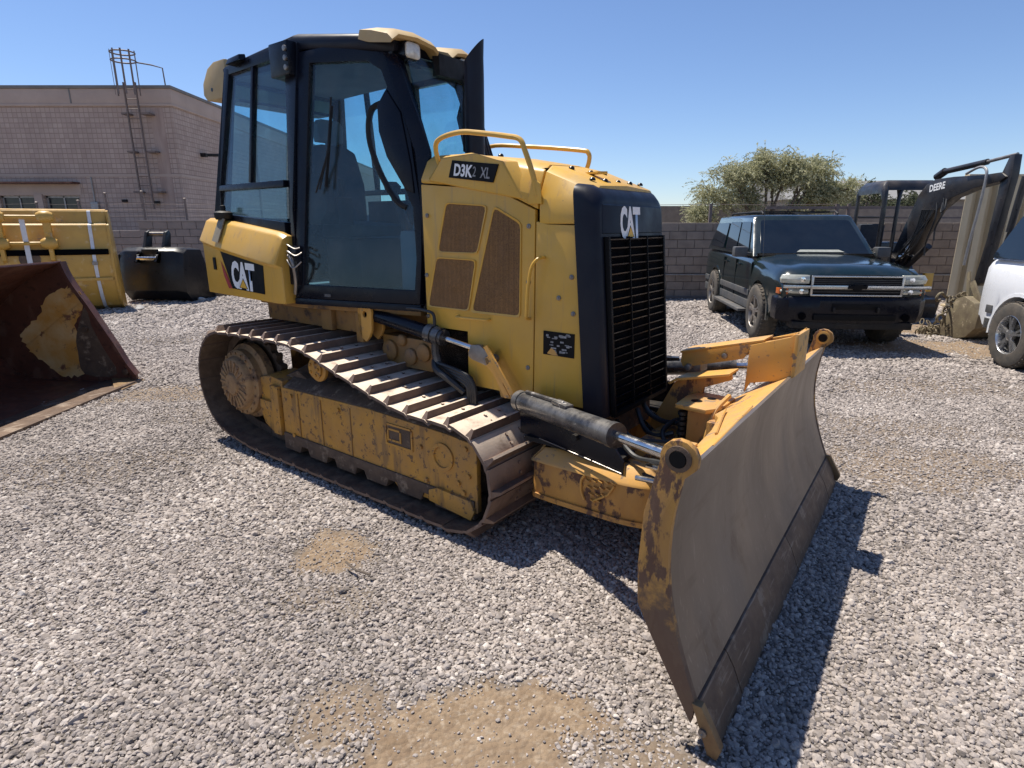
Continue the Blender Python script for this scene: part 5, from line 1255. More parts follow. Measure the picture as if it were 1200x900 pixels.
m = MB(); m.bx(-10.37, 2.7, -0.02, 0.22, 1.791, 1.83); m.build('coping', M['greyblock'], w2, bevel=0.006)
w3 = block_wall('block_wall', 'lower stepped length of grey block wall behind the strapped yellow bucket', -22, -10.37, 16.9, 8, 0.195, 0.40, 'greyblock', -12.3, -10.37)
w4 = block_wall('block_wall', 'distant block wall seen above the brown wall, left of the tree', 3.2, 26, 22, 12, 0.195, 0.6, 'block', 20, 20)
m = MB()
m.bx(3.2, 26, -0.02, 0.02, -0.05, 2.36); m.build('wall_face', M['block'], w4)
m = MB(); m.bx(2.5, 2.7, 14.45, 16.9, -0.05, 1.76); o = m.build('return_wall', M['mortar'], w1); o.location = (0, -14.25, 0)

# iron fence standing behind the brown wall, its rail above the car roof
fr = thing('rail_fence', 'dark steel rail fence with thin wires rising above the brown wall behind the car', 'fence', (0, 15.6, 0))
for x in (5.05, 8.25, 8.55, 10.6, 12.2):
    m = MB(); m.bx(x-0.035, x+0.035, -0.035, 0.035, -0.02, 2.22); m.build('post', M['darksteel'], fr)
m = MB(); m.bx(6.45, 12.2, -0.02, 0.02, 2.09, 2.16); m.build('rail', M['darksteel'], fr)
m = MB(); m.bx(6.45, 12.2, -0.02, 0.02, 1.86, 1.90); m.build('rail', M['darksteel'], fr)
for z in (2.19,):
    m = MB(); m.tube([(2.0, 0, z+0.03), (3.5, 0, z), (5.05, 0, z+0.02), (6.6, 0, z+0.0), (8.25, 0, z+0.02)], 0.006, 5); m.build('wire', M['darksteel'], fr)
# chain link fence above the low grey wall (posts, wires)
fl = thing('wire_fence', 'thin wire fence with steel posts standing above the low grey wall at the left', 'fence', (0, 17.6, 0))
for x, h in ((-14.9, 2.55), (-13.6, 2.30), (-12.4, 2.35), (-11.6, 2.55), (-10.55, 2.60), (-9.35, 2.40), (-8.3, 2.35)):
    m = MB(); m.cyl((x, 0, 0), (x, 0, h), 0.03, n=8); m.lathe([(0.045, 0), (0.045, 0.03), (0.02, 0.05), (0, 0.05)], (x, 0, h), (0, 0, 1), 8); m.build('post', M['darksteel'], fl)
rr = random.Random(31)
for z in (1.95, 2.12, 2.28):
    P_ = [(x, rr.uniform(-.02, .02), z+rr.uniform(-0.015, 0.015)) for x in np.arange(-20, -6, 0.7)]
    m = MB(); m.tube(P_, 0.003, 4); m.build('wire', M['darksteel'], fl)

# ================================================================ BUILDING
B0 = -10.62; BY = 20.0; BH = 5.84
def block_mat():
    m = surf('scored_block_facade', (0.49, 0.385, 0.33), (0.43, 0.335, 0.285), 1.3, 0.92, bump=0.2, bscale=25)
    nt = m.node_tree; N = nt.nodes; L = nt.links; b = N['Principled BSDF']
    g = N.new('ShaderNodeNewGeometry'); s = N.new('ShaderNodeSeparateXYZ'); L.new(g.outputs['Position'], s.inputs[0])
    ad = N.new('ShaderNodeMath'); ad.operation = 'ADD'; L.new(s.outputs[0], ad.inputs[0]); L.new(s.outputs[1], ad.inputs[1])
    cb = N.new('ShaderNodeCombineXYZ'); L.new(ad.outputs[0], cb.inputs[0]); L.new(s.outputs[2], cb.inputs[1])
    br = N.new('ShaderNodeTexBrick'); br.offset = 0.0; br.inputs['Scale'].default_value = 1.0
    br.inputs['Brick Width'].default_value = 0.15; br.inputs['Row Height'].default_value = 0.15; br.inputs['Mortar Size'].default_value = 0.009
    br.inputs['Color1'].default_value = (1, 1, 1, 1); br.inputs['Color2'].default_value = (0.86, 0.84, 0.84, 1); br.inputs['Mortar'].default_value = (0.70, 0.67, 0.66, 1)
    L.new(cb.outputs[0], br.inputs['Vector'])
    old = b.inputs['Base Color'].links[0].from_socket
    mx = N.new('ShaderNodeMix'); mx.data_type = 'RGBA'; mx.blend_type = 'MULTIPLY'; mx.inputs[0].default_value = 1
    L.new(old, mx.inputs[6]); L.new(br.outputs[0], mx.inputs[7]); L.new(mx.outputs[2], b.inputs['Base Color'])
    bp = N.new('ShaderNodeBump'); bp.inputs['Strength'].default_value = 0.8; bp.inputs['Distance'].default_value = 0.02; bp.invert = True
    L.new(br.outputs['Fac'], bp.inputs['Height']); L.new(bp.outputs[0], b.inputs['Normal'])
    return m
bd_ = thing('warehouse', 'tall windowed warehouse of scored pinkish block with a flat roof, at the left', 'building', (B0, BY, 0))
FM = block_mat()
L_, W_ = 26.0, 30.0
# front wall with window openings
wins = [(-4.55, -3.40, 1.55, 2.62), (-6.0, -4.85, 1.55, 2.62), (-7.45, -6.3, 1.55, 2.62)]
m = MB()
xs = [-L_] + [v for w in sorted(wins) for v in (w[0], w[1])] + [0]
for a, b in zip(xs[::2], xs[1::2]): m.bx(a, b, 0, 0.3, 0, 5.35)
for w in wins: m.bx(w[0], w[1], 0, 0.3, 0, w[2]); m.bx(w[0], w[1], 0, 0.3, w[3], 5.35)
m.bx(-0.3, 0, 0.3, W_, 0, 5.35); m.bx(-L_, -L_+0.3, 0.3, W_, 0, 5.35); m.bx(-L_, 0, W_-0.3, W_, 0, 5.35)
m.build('wall', FM, bd_)
m = MB(); m.bx(-L_-0.02, 0.03, -0.03, W_, 5.352, 5.78); m.build('parapet', M['render'], bd_, bevel=0.01)
m = MB(); m.bx(-L_-0.06, 0.07, -0.07, W_+0.02, 5.782, 5.87); m.build('roof_flashing', M['flash'], bd_, bevel=0.01)
m = MB(); m.bx(-L_-0.03, 0.05, -0.05, W_, 5.28, 5.35); m.build('cornice', M['render'], bd_, bevel=0.01)
m = MB(); m.bx(-L_, 0.0, -0.012, 0.0, 3.20, 3.28); m.bx(0.0, 0.012, 0, W_, 3.2, 3.28); m.build('string_course', M['render'], bd_)
m = MB(); m.bx(-7.6, -3.3, -0.35, 0.0, 2.98, 3.03); m.build('canopy', M['rustred'], bd_)
m = MB(); m.bx(-7.6, -3.3, -0.012, 0.0, 2.64, 2.97); m.build('lintel', M['render'], bd_)
for w in wins:
    m = MB(); z0, z1 = w[2], w[3]
    for a, b, c, d in ((w[0], w[1], z0, z0+0.06), (w[0], w[1], z1-0.06, z1), (w[0], w[0]+0.06, z0, z1), (w[1]-0.06, w[1], z0, z1), ((w[0]+w[1])/2-0.02, (w[0]+w[1])/2+0.02, z0, z1)): m.bx(a, b, 0.10, 0.16, c, d)
    wf = m.build('window', M['galv'], bd_)
    m = MB(); m.bx(w[0], w[1], 0.13, 0.14, z0, z1); m.build('pane', M['window'], wf)
m = MB(); m.bx(-4.83, -4.57, -0.06, 0.0, 1.3, 2.66); m.build('pilaster', M['render'], bd_)
m = MB(); m.bx(0.0, 0.18, 1.4, 1.55, 3.95, 4.07); m.cyl((0.06, 1.5, 4.02), (0.50, 1.9, 4.05), 0.05, n=10); m.build('wall_lamp', M['black_matte'], bd_)
m = MB(); m.bx(-0.95, -0.80, -0.10, 0, 2.35, 2.45); m.bx(-2.0, -1.85, -0.08, 0, 2.42, 2.5); m.build('wall_lamp', M['black_matte'], bd_)
m = MB(); m.cyl((0.06, 6.0, 0.0), (0.06, 6.0, 5.3), 0.05, n=10); m.build('down_pipe', M['render'], bd_)
m = MB(); m.cyl((-2.9, -0.03, 1.2), (-2.9, -0.03, 3.18), 0.022, n=8); m.build('conduit', M['galv'], bd_)
m = MB(); m.bx(-3.02, -2.78, -0.10, -0.002, 2.05, 2.42); m.build('meter_box', M['galv'], bd_, bevel=0.01)
for x in (-3.1, -6.2, -9.3, -12.4):
    m = MB(); m.bx(x-0.02, x+0.02, -0.045, -0.03, 5.36, 5.775); m.build('parapet_joint', M['flash'], bd_)
# roof ladder with hooped cage
ld = thing('roof_ladder', 'steel ladder with a hooped cage climbing over the warehouse parapet', 'ladder', (B0, BY, 0))
xl, xr_ = -1.22, -0.86
for x in (xl, xr_):
    m = MB(); m.beam((x, -0.30, 2.2), (x, -0.30, 5.9), 0.03, 0.06, (0, 1, 0)); m.build('stile', M['darksteel'], ld)
for k in range(13):
    m = MB(); m.cyl((xl, -0.30, 2.35+0.28*k), (xr_, -0.30, 2.35+0.28*k), 0.011, n=6); m.build('rung', M['darksteel'], ld)
for z in (2.7, 3.9, 5.0):
    m = MB(); m.bx(xl-0.22, xl-0.02, -0.30, 0.0, z, z+0.05); m.bx(xr_+0.02, xr_+0.30, -0.30, 0.0, z, z+0.05); m.build('bracket', M['darksteel'], ld)
for z in (6.68, 6.46):
    m = MB(); m.tube([(-1.04+0.42*math.cos(a), -0.50+0.36*math.sin(a), z) for a in np.linspace(PI*1.0, PI*2.0, 11)] if z < 6 else [(-1.04+0.34*math.cos(a), -0.42+0.30*math.sin(a), z) for a in np.linspace(0, 2*PI, 20)[:-1]], 0.022, 6, wrap=(z > 6)); m.build('hoop', M['darksteel'], ld)
for k in range(6):
    a = PI*(0.95+k*0.22); x, y = -1.04+0.34*math.cos(a), -0.42+0.30*math.sin(a)
    m = MB(); m.beam((x, y, 5.5), (x, y, 6.74), 0.05, 0.014, (math.cos(a), math.sin(a), 0)); m.build('cage_bar', M['darksteel'], ld)
m = MB(); m.tube([(-0.70, -0.42, 6.42), (-0.40, -0.1, 6.42), (-0.18, 0.1, 6.38), (-0.16, 0.1, 5.87)], 0.020, 6); m.build('guard_rail', M['darksteel'], ld)
# darker streaked strip down the wall beside the ladder
m = MB(); m.bx(-0.70, -0.30, -0.006, 0.0, 2.2, 5.25); 
M['dark_strip'] = surf('darker_block', (0.33, 0.24, 0.205), (0.44, 0.34, 0.29), 2.0, 0.95, bump=0.3, bscale=30, stretch=(3, 3, 0.4))
m.build('dark_wall_strip', M['dark_strip'], bd_)

# low buildings far beyond the wall
fh = thing('far_house', 'low grey roofed house far beyond the wall, seen past the excavator boom', 'building', (17.0, 30.0, 0))
m = MB(); m.bx(-3.5, 6.0, 0, 7, 0, 2.9); m.build('wall', M['farhouse'], fh)
m = MB(); m.loft([[(-3.8, -0.4, 2.9), (6.3, -0.4, 2.9), (6.3, 3.5, 4.0), (-3.8, 3.5, 4.0)], [(-3.8, 7.4, 2.9), (6.3, 7.4, 2.9), (6.3, 3.55, 4.02), (-3.8, 3.55, 4.02)]]); m.build('roof', M['shingle'], fh)
fh2 = thing('far_shed', 'pale flat shed roof just showing over the walls between the tree and the bulldozer', 'building', (11.0, 45.0, 0))
m = MB(); m.bx(-2.5, 5.5, 0, 6, 0, 2.75); m.build('wall', M['farhouse'], fh2)
m = MB(); m.prism([(-2.7, 2.75), (5.7, 2.75), (5.5, 2.95), (-2.5, 2.95)], 'y', -0.2, 6.2); m.build('roof', M['shingle'], fh2)

# ================================================================ TREE
def leafmat(name, c1, c2):
    m = bpy.data.materials.new(name); m.use_nodes = True; N = m.node_tree.nodes; L = m.node_tree.links; b = N['Principled BSDF']
    g = N.new('ShaderNodeNewGeometry'); r_ = N.new('ShaderNodeValToRGB'); r_.color_ramp.elements[0].color = (*c1, 1); r_.color_ramp.elements[1].color = (*c2, 1)
    L.new(g.outputs['Random Per Island'], r_.inputs[0]); L.new(r_.outputs[0], b.inputs['Base Color']); b.inputs['Roughness'].default_value = 0.7
    tr = N.new('ShaderNodeBsdfTranslucent'); L.new(r_.outputs[0], tr.inputs[0]); mx = N.new('ShaderNodeMixShader'); mx.inputs[0].default_value = 0.45
    out = N['Material Output']; L.new(b.outputs[0], mx.inputs[1]); L.new(tr.outputs[0], mx.inputs[2]); L.new(mx.outputs[0], out.inputs[0]); return m
M['leaf'] = leafmat('mesquite_leaf', (0.24, 0.25, 0.125), (0.54, 0.52, 0.34))
M['leaf2'] = leafmat('dull_leaf', (0.06, 0.075, 0.04), (0.13, 0.14, 0.08))
def tree(name, label, loc, blobs, nleaf, seed, lm='leaf', base=(0, 0, 0.0), leafs=0.10, trunks=3, fork=0.9, tr=0.11):
    t = thing(name, label, 'tree', loc); R = random.Random(seed); rn = np.random.default_rng(seed)
    m = MB(); tips = []
    for k, (bx_, by, bz, br) in enumerate(blobs):
        p1 = Vector((bx_*0.12, by*0.12, fork)); p2 = Vector((bx_*0.5, by*0.5, fork+(bz-fork)*0.55)); p3 = Vector((bx_, by, bz))
        m.tube(catmull([tuple(base), tuple(p1), tuple(p2+Vector((R.uniform(-.1, .1), R.uniform(-.1, .1), 0))), tuple(p3)], 4), [tr*(1-0.88*i/12) for i in range(13)], 6)
        for q in range(7):
            d = Vector((R.gauss(0, 1), R.gauss(0, 1), R.gauss(0.25, 0.7))).normalized(); e_ = p3 + d*br*R.uniform(0.6, 1.0); s_ = p2.lerp(p3, R.uniform(0.3, 1.0))
            mid = s_.lerp(e_, 0.5)+Vector((R.uniform(-.1, .1), R.uniform(-.1, .1), R.uniform(0, .15)))
            m.tube([s_, mid, e_], [0.028, 0.018, 0.006], 4); tips.append((e_, br*0.42)); tips.append((mid, br*0.35))
    m.build('trunk', M['bark'], t, smooth=60)
    tips = tips + [(Vector(b[:3]), b[3]*0.7) for b in blobs for _ in range(2)]
    # sprays: each spray is a drooping twig line with small leaflets
    vs, fs = [], []
    nsp = nleaf//9
    for k in range(nsp):
        c, r0 = tips[R.randrange(len(tips))]
        d = Vector((R.gauss(0, 1), R.gauss(0, 1), R.gauss(0, 0.8))).normalized()*r0*R.random()**0.5
        p = c + d; ax = Vector((R.gauss(0, 1), R.gauss(0, 1), R.uniform(-0.7, 0.9))).normalized()
        for q in range(9):
            pp_ = p + ax*(q*0.045) + Vector((0, 0, -0.004*q*q*0.4)); u = Vector((R.gauss(0, 1), R.gauss(0, 1), R.gauss(0, 1))).normalized(); v = u.cross(ax).normalized()
            s = leafs*R.uniform(0.5, 1.1)
            i = len(vs); vs += [pp_-u*s*0.5, pp_+v*s*0.17, pp_+u*s*0.5, pp_-v*s*0.17]; fs.append((i, i+1, i+2, i+3))
    me = bpy.data.meshes.new('crown'); me.from_pydata([tuple(v) for v in vs], [], fs); me.materials.append(M[lm])
    o = bpy.data.objects.new('crown', me); COL.objects.link(o); o.parent = t; o['kind'] = 'stuff'
    return t
tree('mesquite_tree', 'feathery olive green desert tree growing beyond the brown block wall', (8.2, 19.6, 0),
     [(-1.7, 0, 2.55, 0.75), (-1.35, -0.3, 3.2, 0.6), (-0.75, 0.2, 3.35, 0.65), (-0.25, 0, 3.62, 0.55), (0.15, 0.3, 3.1, 0.7), (0.55, 0, 3.45, 0.5), (1.0, -0.2, 3.1, 0.6), (1.55, 0, 3.35, 0.45), (1.9, 0.2, 2.75, 0.6), (2.35, 0, 2.75, 0.42), (-0.9, 0, 2.5, 0.7), (1.3, 0.1, 2.4, 0.6), (-2.15, 0, 2.0, 0.5)],
     60000, 5, leafs=0.10, fork=1.1)
tree('far_bush', 'dull green bushy tree far off behind the excavator canopy', (15.6, 27.0, 0), [(-0.8, 0, 2.3, 0.7), (0, 0, 2.9, 0.7), (0.9, 0, 2.4, 0.8), (1.9, 0, 2.7, 0.6), (-1.8, 0, 2.6, 0.5)], 8000, 9, 'leaf2', leafs=0.16, fork=0.8)
tree('far_bush', 'small dark tree top barely rising over the far wall right of the bulldozer', (10.1, 46.0, 0), [(0, 0, 2.5, 0.6), (0.5, 0, 2.4, 0.5)], 1800, 12, 'leaf2', leafs=0.2, fork=0.8)

# ================================================================ CARS
def glass_patch(m, c4, u0, u1, v0, v1, off, n=None):
    """quad patch on the bilinear face c4 = (bottom-left, bottom-right, top-right, top-left)"""
    A, B, C_, D_ = [Vector(q) for q in c4]
    P = lambda u, v: (A*(1-u)+B*u)*(1-v) + (D_*(1-u)+C_*u)*v
    nn = (B-A).cross(D_-A).normalized()
    pts = [P(u, v) for u, v in ((u0, v0), (u1, v0), (u1, v1), (u0, v1))]
    if len((u0, u1)) and n: pts = [P(u, v) for u, v in n]
    # rounded corners
    out = []
    for i in range(len(pts)):
        p0, p1, p2 = pts[i-1], pts[i], pts[(i+1) % len(pts)]
        d0 = (p0-p1).normalized()*0.05; d2 = (p2-p1).normalized()*0.05
        for t in (0, 0.5, 1): out.append((p1+d0)*(1-t)**2 + p1*2*t*(1-t) + (p1+d2)*t*t)
    m.loft([[p+nn*off for p in out], [p+nn*(off-0.014) for p in out]])
def wheel(name, parent, x, y, s, r, w, rim='alloy', spokes=5):
    t = thing(name, '', None); del t['label']; t.parent = parent; t.location = (x, y, r)
    m = MB()
    m.lathe([(r*0.60, -w*0.46), (r*0.82, -w*0.50), (r*0.955, -w*0.44), (r, -w*0.34), (r, w*0.34), (r*0.955, w*0.44), (r*0.82, w*0.50), (r*0.60, w*0.46), (r*0.60, -w*0.46)], (0, 0, 0), (0, s, 0), 48)
    for k in range(40):
        a = 2*PI*k/40
        for q in (-1, 1):
            m.obox((math.cos(a)*r, s*w*0.30*q, math.sin(a)*r), (0.014, w*0.22, 0.035), Matrix.Rotation(-a, 3, 'Y') @ Matrix.Rotation(0.3*q, 3, 'X'))
    m.build('tyre', M['rubberdark'], t, smooth=40)
    m = MB()
    m.lathe([(r*0.61, -w*0.3), (r*0.61, w*0.44), (r*0.585, w*0.46), (r*0.56, w*0.40), (r*0.54, w*0.1), (0, w*0.05)], (0, 0, 0), (0, s, 0), 36)
    for k in range(spokes):
        a = 2*PI*k/spokes+0.3; c, sn = math.cos(a), math.sin(a)
        for db in (-0.13, 0.13):
            c2, s2 = math.cos(a+db), math.sin(a+db)
            m.beam((c*r*0.12, s*w*0.36, sn*r*0.12), (c2*r*0.56, s*w*0.38, s2*r*0.56), 0.03, 0.035, (0, 1, 0))
    m.lathe([(r*0.17, w*0.28), (r*0.17, w*0.40), (r*0.12, w*0.43), (0, w*0.43)], (0, 0, 0), (0, s, 0), 20)
    m.build('rim', M[rim], t, smooth=35)
    m = MB(); m.lathe([(r*0.54, w*0.12), (r*0.54, w*0.14), (0, w*0.14)], (0, 0, 0), (0, s, 0), 24); m.build('brake', M['black_matte'], t)
    return t
def suv(name, label, loc, head, paint, L=5.05, wb=2.95, fo=0.97, W=0.965, roof=1.86, hood=1.09, cowl=1.22, wr=0.395, rimm='alloy', white=False):
    C_ = thing(name, label, 'car', loc, head)
    P = M[paint]; wf, wr_x = -fo, -fo-wb; R = wr+0.075; base = 0.40
    def z0(x):
        for xc in (wf, wr_x):
            if abs(x-xc) <= R: return wr + math.sqrt(max(0, R*R-(x-xc)**2))
        return base
    xs = [-0.05, -0.075, -0.11, -0.17, -0.24, -0.32]
    for xc in (wf, wr_x):
        xs += [xc+R+0.002] + [xc+R*math.cos(math.radians(a)) for a in range(0, 181, 15)] + [xc-R-0.002]
    xs += [-1.62, -1.9, -2.3, -2.7, -3.1, -L+0.45, -L+0.2, -L+0.06, -L]
    xs = sorted(set(round(x, 4) for x in xs), reverse=True)
    bx0 = -1.52                                         # base of the windscreen
    def ring(x):
        nose = max(0, 1-(-x)/0.32); tail = max(0, 1-(x+L)/0.25)
        w = W*(1-0.085*nose**1.8-0.05*tail**1.5)
        if x > bx0: zt = hood + (cowl-hood)*min(1, (-x)/1.5)**0.75 - 0.13*nose**2.2
        else: zt = cowl + 0.01
        zb = z0(x)
        if x > -0.33 or x < -L+0.2: zb = max(zb, 0.5)
        zsh = zt-0.055; zm = max(zb+0.03, 0.70); zc = max(zm+0.02, 0.90)
        hd_ = x > bx0; near_arch = max(0, 1-abs(x-wf)/0.75) if hd_ else 0
        half = [(w*0.965 if zb > 0.8 else w*0.945, zb), (w*0.990, min(zb+0.03, zm)), (w*(1+0.012*near_arch), zm), (w*(0.998+0.012*near_arch), zc), (w*0.980, max(zc+0.01, zsh-0.07)), (w*0.940, max(zc+0.02, zsh-(0.015 if hd_ else 0))), (w*0.875, zt-(0.012 if hd_ else 0)), (w*0.74, zt+(0.004 if hd_ else 0)), (w*0.62, zt+(0.032 if hd_ else 0.0)), (w*0.3, zt+(0.042 if hd_ else 0.0)), (0.0, zt+(0.044 if hd_ else 0))]
        return [(x, -y, z) for y, z in half] + [(x, y, z) for y, z in half[-2::-1]]
    m = MB(); m.loft([ring(x) for x in xs])
    body = m.build('body', P, C_, smooth=38)
    m = MB(); m.bx(-L+0.2, -0.2, -W*0.80, W*0.80, 0.36, 0.95); m.build('underbody', M['black_matte'], C_)
    # greenhouse
    b = [(bx0, 0.93), (-L+0.06, 0.93)]; t_ = [(-2.24, 0.78), (-L+0.30, 0.78)]
    zb, zt = cowl, roof
    rings = []
    for k in range(7):
        f = k/6; xf_ = b[0][0]+(t_[0][0]-b[0][0])*f; xr = b[1][0]+(t_[1][0]-b[1][0])*f
        wf_ = b[0][1]+(t_[0][1]-b[0][1])*f; z = zb+(zt-0.05-zb)*f
        rings.append([(xf_, -wf_+0.05, z), (xf_-0.04, -wf_, z), (xr+0.05, -wf_, z), (xr, -wf_+0.05, z), (xr, wf_-0.05, z), (xr+0.05, wf_, z), (xf_-0.04, wf_, z), (xf_, wf_-0.05, z)])
    def inset(rg, k, dz): cx = (rg[0][0]+rg[3][0])/2; return [(cx+(x-cx)*k, y*k, z+dz) for x, y, z in rg]
    rings += [inset(rings[-1], 0.985, 0.03), inset(rings[-1], 0.93, 0.05), inset(rings[-1], 0.6, 0.062)]
    m = MB(); m.loft(rings); m.build('roof', P, C_, bevel=0, smooth=45)
    # glazing
    z1 = zt-0.05
    fb = ((bx0, -0.88, zb), (bx0, 0.88, zb), (t_[0][0], 0.73, z1), (t_[0][0], -0.73, z1))
    m = MB(); glass_patch(m, fb, 0.03, 0.97, 0.05, 0.93, 0.012); ws = m.build('windscreen', M['carglass'], C_)
    m = MB(); glass_patch(m, fb, 0.0, 1.0, 0.0, 0.03, 0.02); m.build('cowl_trim', M['black_matte'], C_)
    if not white:
        for s in (-1, 1):
            m = MB(); y0_ = 0.28*s+0.1
            m.tube([(bx0-0.02, y0_, zb+0.03), (bx0-0.10, y0_+0.25, zb+0.075), (bx0-0.16, y0_+0.55, zb+0.11)], 0.009, 6); m.build('wiper', M['clad'], C_)
        m = MB(); m.prism([(-0.42, 0), (0.30, 0), (0.22, 0.05), (-0.36, 0.05)], 'x', 0, 0.01)
        m.xform(Matrix.Translation((bx0-0.055, 0.15, zb+0.062)) @ Matrix.Rotation(-0.85, 4, 'Y')); m.build('dash_paper', M['headlamp'], C_)
    for s in (-1, 1):
        A, B = (bx0-0.04, s*0.93, zb), (-L+0.11, s*0.93, zb); D_, E_ = (t_[0][0]-0.04, s*0.78, z1), (-L+0.35, s*0.78, z1)
        c4 = (A, B, E_, D_) if s < 0 else (A, B, E_, D_)
        sg = -1 if s > 0 else 1
        segs = [[(0.075, 0.07), (0.29, 0.07), (0.255, 0.90), (0.04, 0.90)], [(0.32, 0.07), (0.545, 0.07), (0.575, 0.90), (0.285, 0.90)], [(0.60, 0.10), (0.955, 0.12), (0.975, 0.86), (0.625, 0.88)]]
        if white: segs[2] = [(0.60, 0.03), (1.008, 0.03), (1.008, 0.95), (0.625, 0.92)]
        for q in segs:
            m = MB(); A_, B_, C2, D2 = [Vector(v) for v in c4]
            nn = (B_-A_).cross(D2-A_).normalized()
            off = 0.014 if (nn.y*s > 0) else -0.014
            glass_patch(m, c4, 0, 1, 0, 1, off + (0 if off > 0 else 0.014), n=q)
            m.build('side_window', M['carglass'], C_)
        # shut lines, handles, cladding, step, mirror
        yS = s*(W+0.001)
        for x in (-1.45, -2.42, -3.28):
            m = MB(); m.bx(x-0.006, x+0.006, *sorted((s*(W*0.97), s*(W+0.003))), base+0.05, cowl-0.09); m.build('door_gap', M['print_black'], C_)
        for x in (-2.22, -3.12):
            m = MB(); m.bx(x-0.09, x+0.07, *sorted((s*W*0.985, s*(W+0.018))), 1.045, 1.075); m.build('door_handle', P if not white else M['print_black'], C_, bevel=0.006)
        zc0, zc1 = 0.60, 0.70
        for a, b_ in ((-L+0.25, wr_x-R-0.01), (wr_x+R+0.01, wf-R-0.01)):
            m = MB(); m.bx(*sorted((a, b_)), *sorted((s*W*0.985, s*(W+0.014))), zc0, zc1); m.build('side_moulding', M['clad'], C_, bevel=0.008)
            m = MB(); m.bx(*sorted((a, b_)), *sorted((s*W*0.93, s*(W+0.004))), base, base+0.13); m.build('rocker_trim', M['clad'] if not white else M['silver'], C_, bevel=0.006)
        m = MB(); m.bx(wr_x+R+0.08, wf-R-0.08, *sorted((s*W*0.93, s*(W+0.13))), 0.34, 0.385); m.build('running_board', M['clad'], C_, bevel=0.012)
        m = MB(); m.bx(-1.86, -1.68, *sorted((s*0.99, s*1.19)), 1.20, 1.36); m.beam((-1.78, s*0.90, 1.24), (-1.78, s*1.02, 1.26), 0.08, 0.05); m.build('wing_mirror', M['clad'], C_, bevel=0.035)
        for xc, nm in ((wf, 'wheel'), (wr_x, 'wheel')):
            wh = wheel(nm, C_, xc, s*(W-0.08), s, wr, 0.28, rimm)
            # arch lip
            m = MB(); rg = []
            for a in range(-6, 187, 12):
                c, sn = math.cos(math.radians(a)), math.sin(math.radians(a))
                rg.append([(xc+(R+d)*c, yy, wr+(R+d)*sn) for d, yy in ((-0.012, s*W*0.97), (-0.012, s*(W+0.010)), (0.03, s*(W+0.006)), (0.03, s*W*0.97))])
            m.loft(rg); m.build('arch_lip', P, C_, smooth=40)
        m = MB(); m.tube([(-2.4, s*0.60, roof+0.02), (-2.5, s*0.60, roof+0.06), (-4.5, s*0.58, roof+0.06), (-4.6, s*0.58, roof+0.02)], 0.016, 6); m.build('roof_rail', M['black_matte'] if not white else M['clad'], C_)
    for x in (-2.7, -4.4):
        m = MB(); m.bx(x-0.02, x+0.02, -0.58, 0.58, roof+0.045, roof+0.07); m.build('roof_bar', M['black_matte'], C_)
    for s in (-1, 1):
        m = MB(); m.tube([(bx0+0.10, s*W*0.68, cowl+0.012), (-0.85, s*W*0.66, hood+0.075), (-0.30, s*W*0.63, hood+0.012)], 0.006, 5); m.build('bonnet_gap', M['print_black'], C_)
    m = MB(); m.tube([(-1.30, -W*0.88, cowl-0.02), (-1.42, -W*0.90, cowl+0.75)], 0.004, 5); m.build('aerial', M['clad'], C_)
    # front end
    m = MB()
    def bring(x, w, z0_, z1_): return [(x, -w, z0_), (x, -w, z1_), (x, w, z1_), (x, w, z0_)]
    m.loft([[(x, y, z) for x, y, z in P_] for P_ in (
        [(-0.30, -W*1.0, 0.44), (-0.12, -W*0.985, 0.43), (-0.01, -W*0.86, 0.42), (0.05, -0.45, 0.41), (0.06, 0, 0.41), (0.05, 0.45, 0.41), (-0.01, W*0.86, 0.42), (-0.12, W*0.985, 0.43), (-0.30, W, 0.44), (-0.30, 0, 0.44)],
        [(-0.30, -W*1.01, 0.56), (-0.10, -W*0.995, 0.56), (0.02, -W*0.87, 0.56), (0.08, -0.45, 0.56), (0.09, 0, 0.56), (0.08, 0.45, 0.56), (0.02, W*0.87, 0.56), (-0.10, W*0.995, 0.56), (-0.30, W*1.01, 0.56), (-0.30, 0, 0.56)],
        [(-0.30, -W*1.01, 0.72), (-0.10, -W*0.995, 0.72), (0.02, -W*0.87, 0.72), (0.08, -0.45, 0.72), (0.09, 0, 0.72), (0.08, 0.45, 0.72), (0.02, W*0.87, 0.72), (-0.10, W*0.995, 0.72), (-0.30, W*1.01, 0.72), (-0.30, 0, 0.72)],
        [(-0.30, -W*0.99, 0.765), (-0.12, -W*0.97, 0.765), (-0.0, -W*0.85, 0.765), (0.05, -0.45, 0.765), (0.06, 0, 0.765), (0.05, 0.45, 0.765), (-0.0, W*0.85, 0.765), (-0.12, W*0.97, 0.765), (-0.30, W*0.99, 0.765), (-0.30, 0, 0.765)])])
    bp = m.build('front_bumper', M['black'] if not white else M['clad'], C_, bevel=0.012, smooth=50)
    m = MB(); m.bx(-0.20, 0.045, -W*0.80, W*0.80, 0.33, 0.425); m.build('valance', M['black_matte'], bp, bevel=0.015)
    for s in (-1, 1):
        m = MB(); m.lathe([(0.05, 0), (0.05, 0.012), (0.04, 0.016), (0, 0.012)], (0.062, s*0.66, 0.50), (1, 0, 0), 16); m.build('fog_light', M['void'], bp)
        m = MB(); m.beam((0.06, s*0.28, 0.60), (0.13, s*0.28, 0.60), 0.03, 0.07); m.build('tow_hook', M['black_matte'], bp, bevel=0.008)
    m = MB(); m.bx(0.055, 0.10, -0.52, 0.52, 0.455, 0.535); m.bx(0.05, 0.0915, -0.30, 0.30, 0.60, 0.68); m.build('bumper_intake', M['print_black'], bp, bevel=0.005)
    m = MB(); m.bx(0.0, 0.03, -0.56, 0.56, 0.785, 1.03); m.build('grille_recess', M['print_black'], C_)
    gt = hood-0.045
    m = MB()
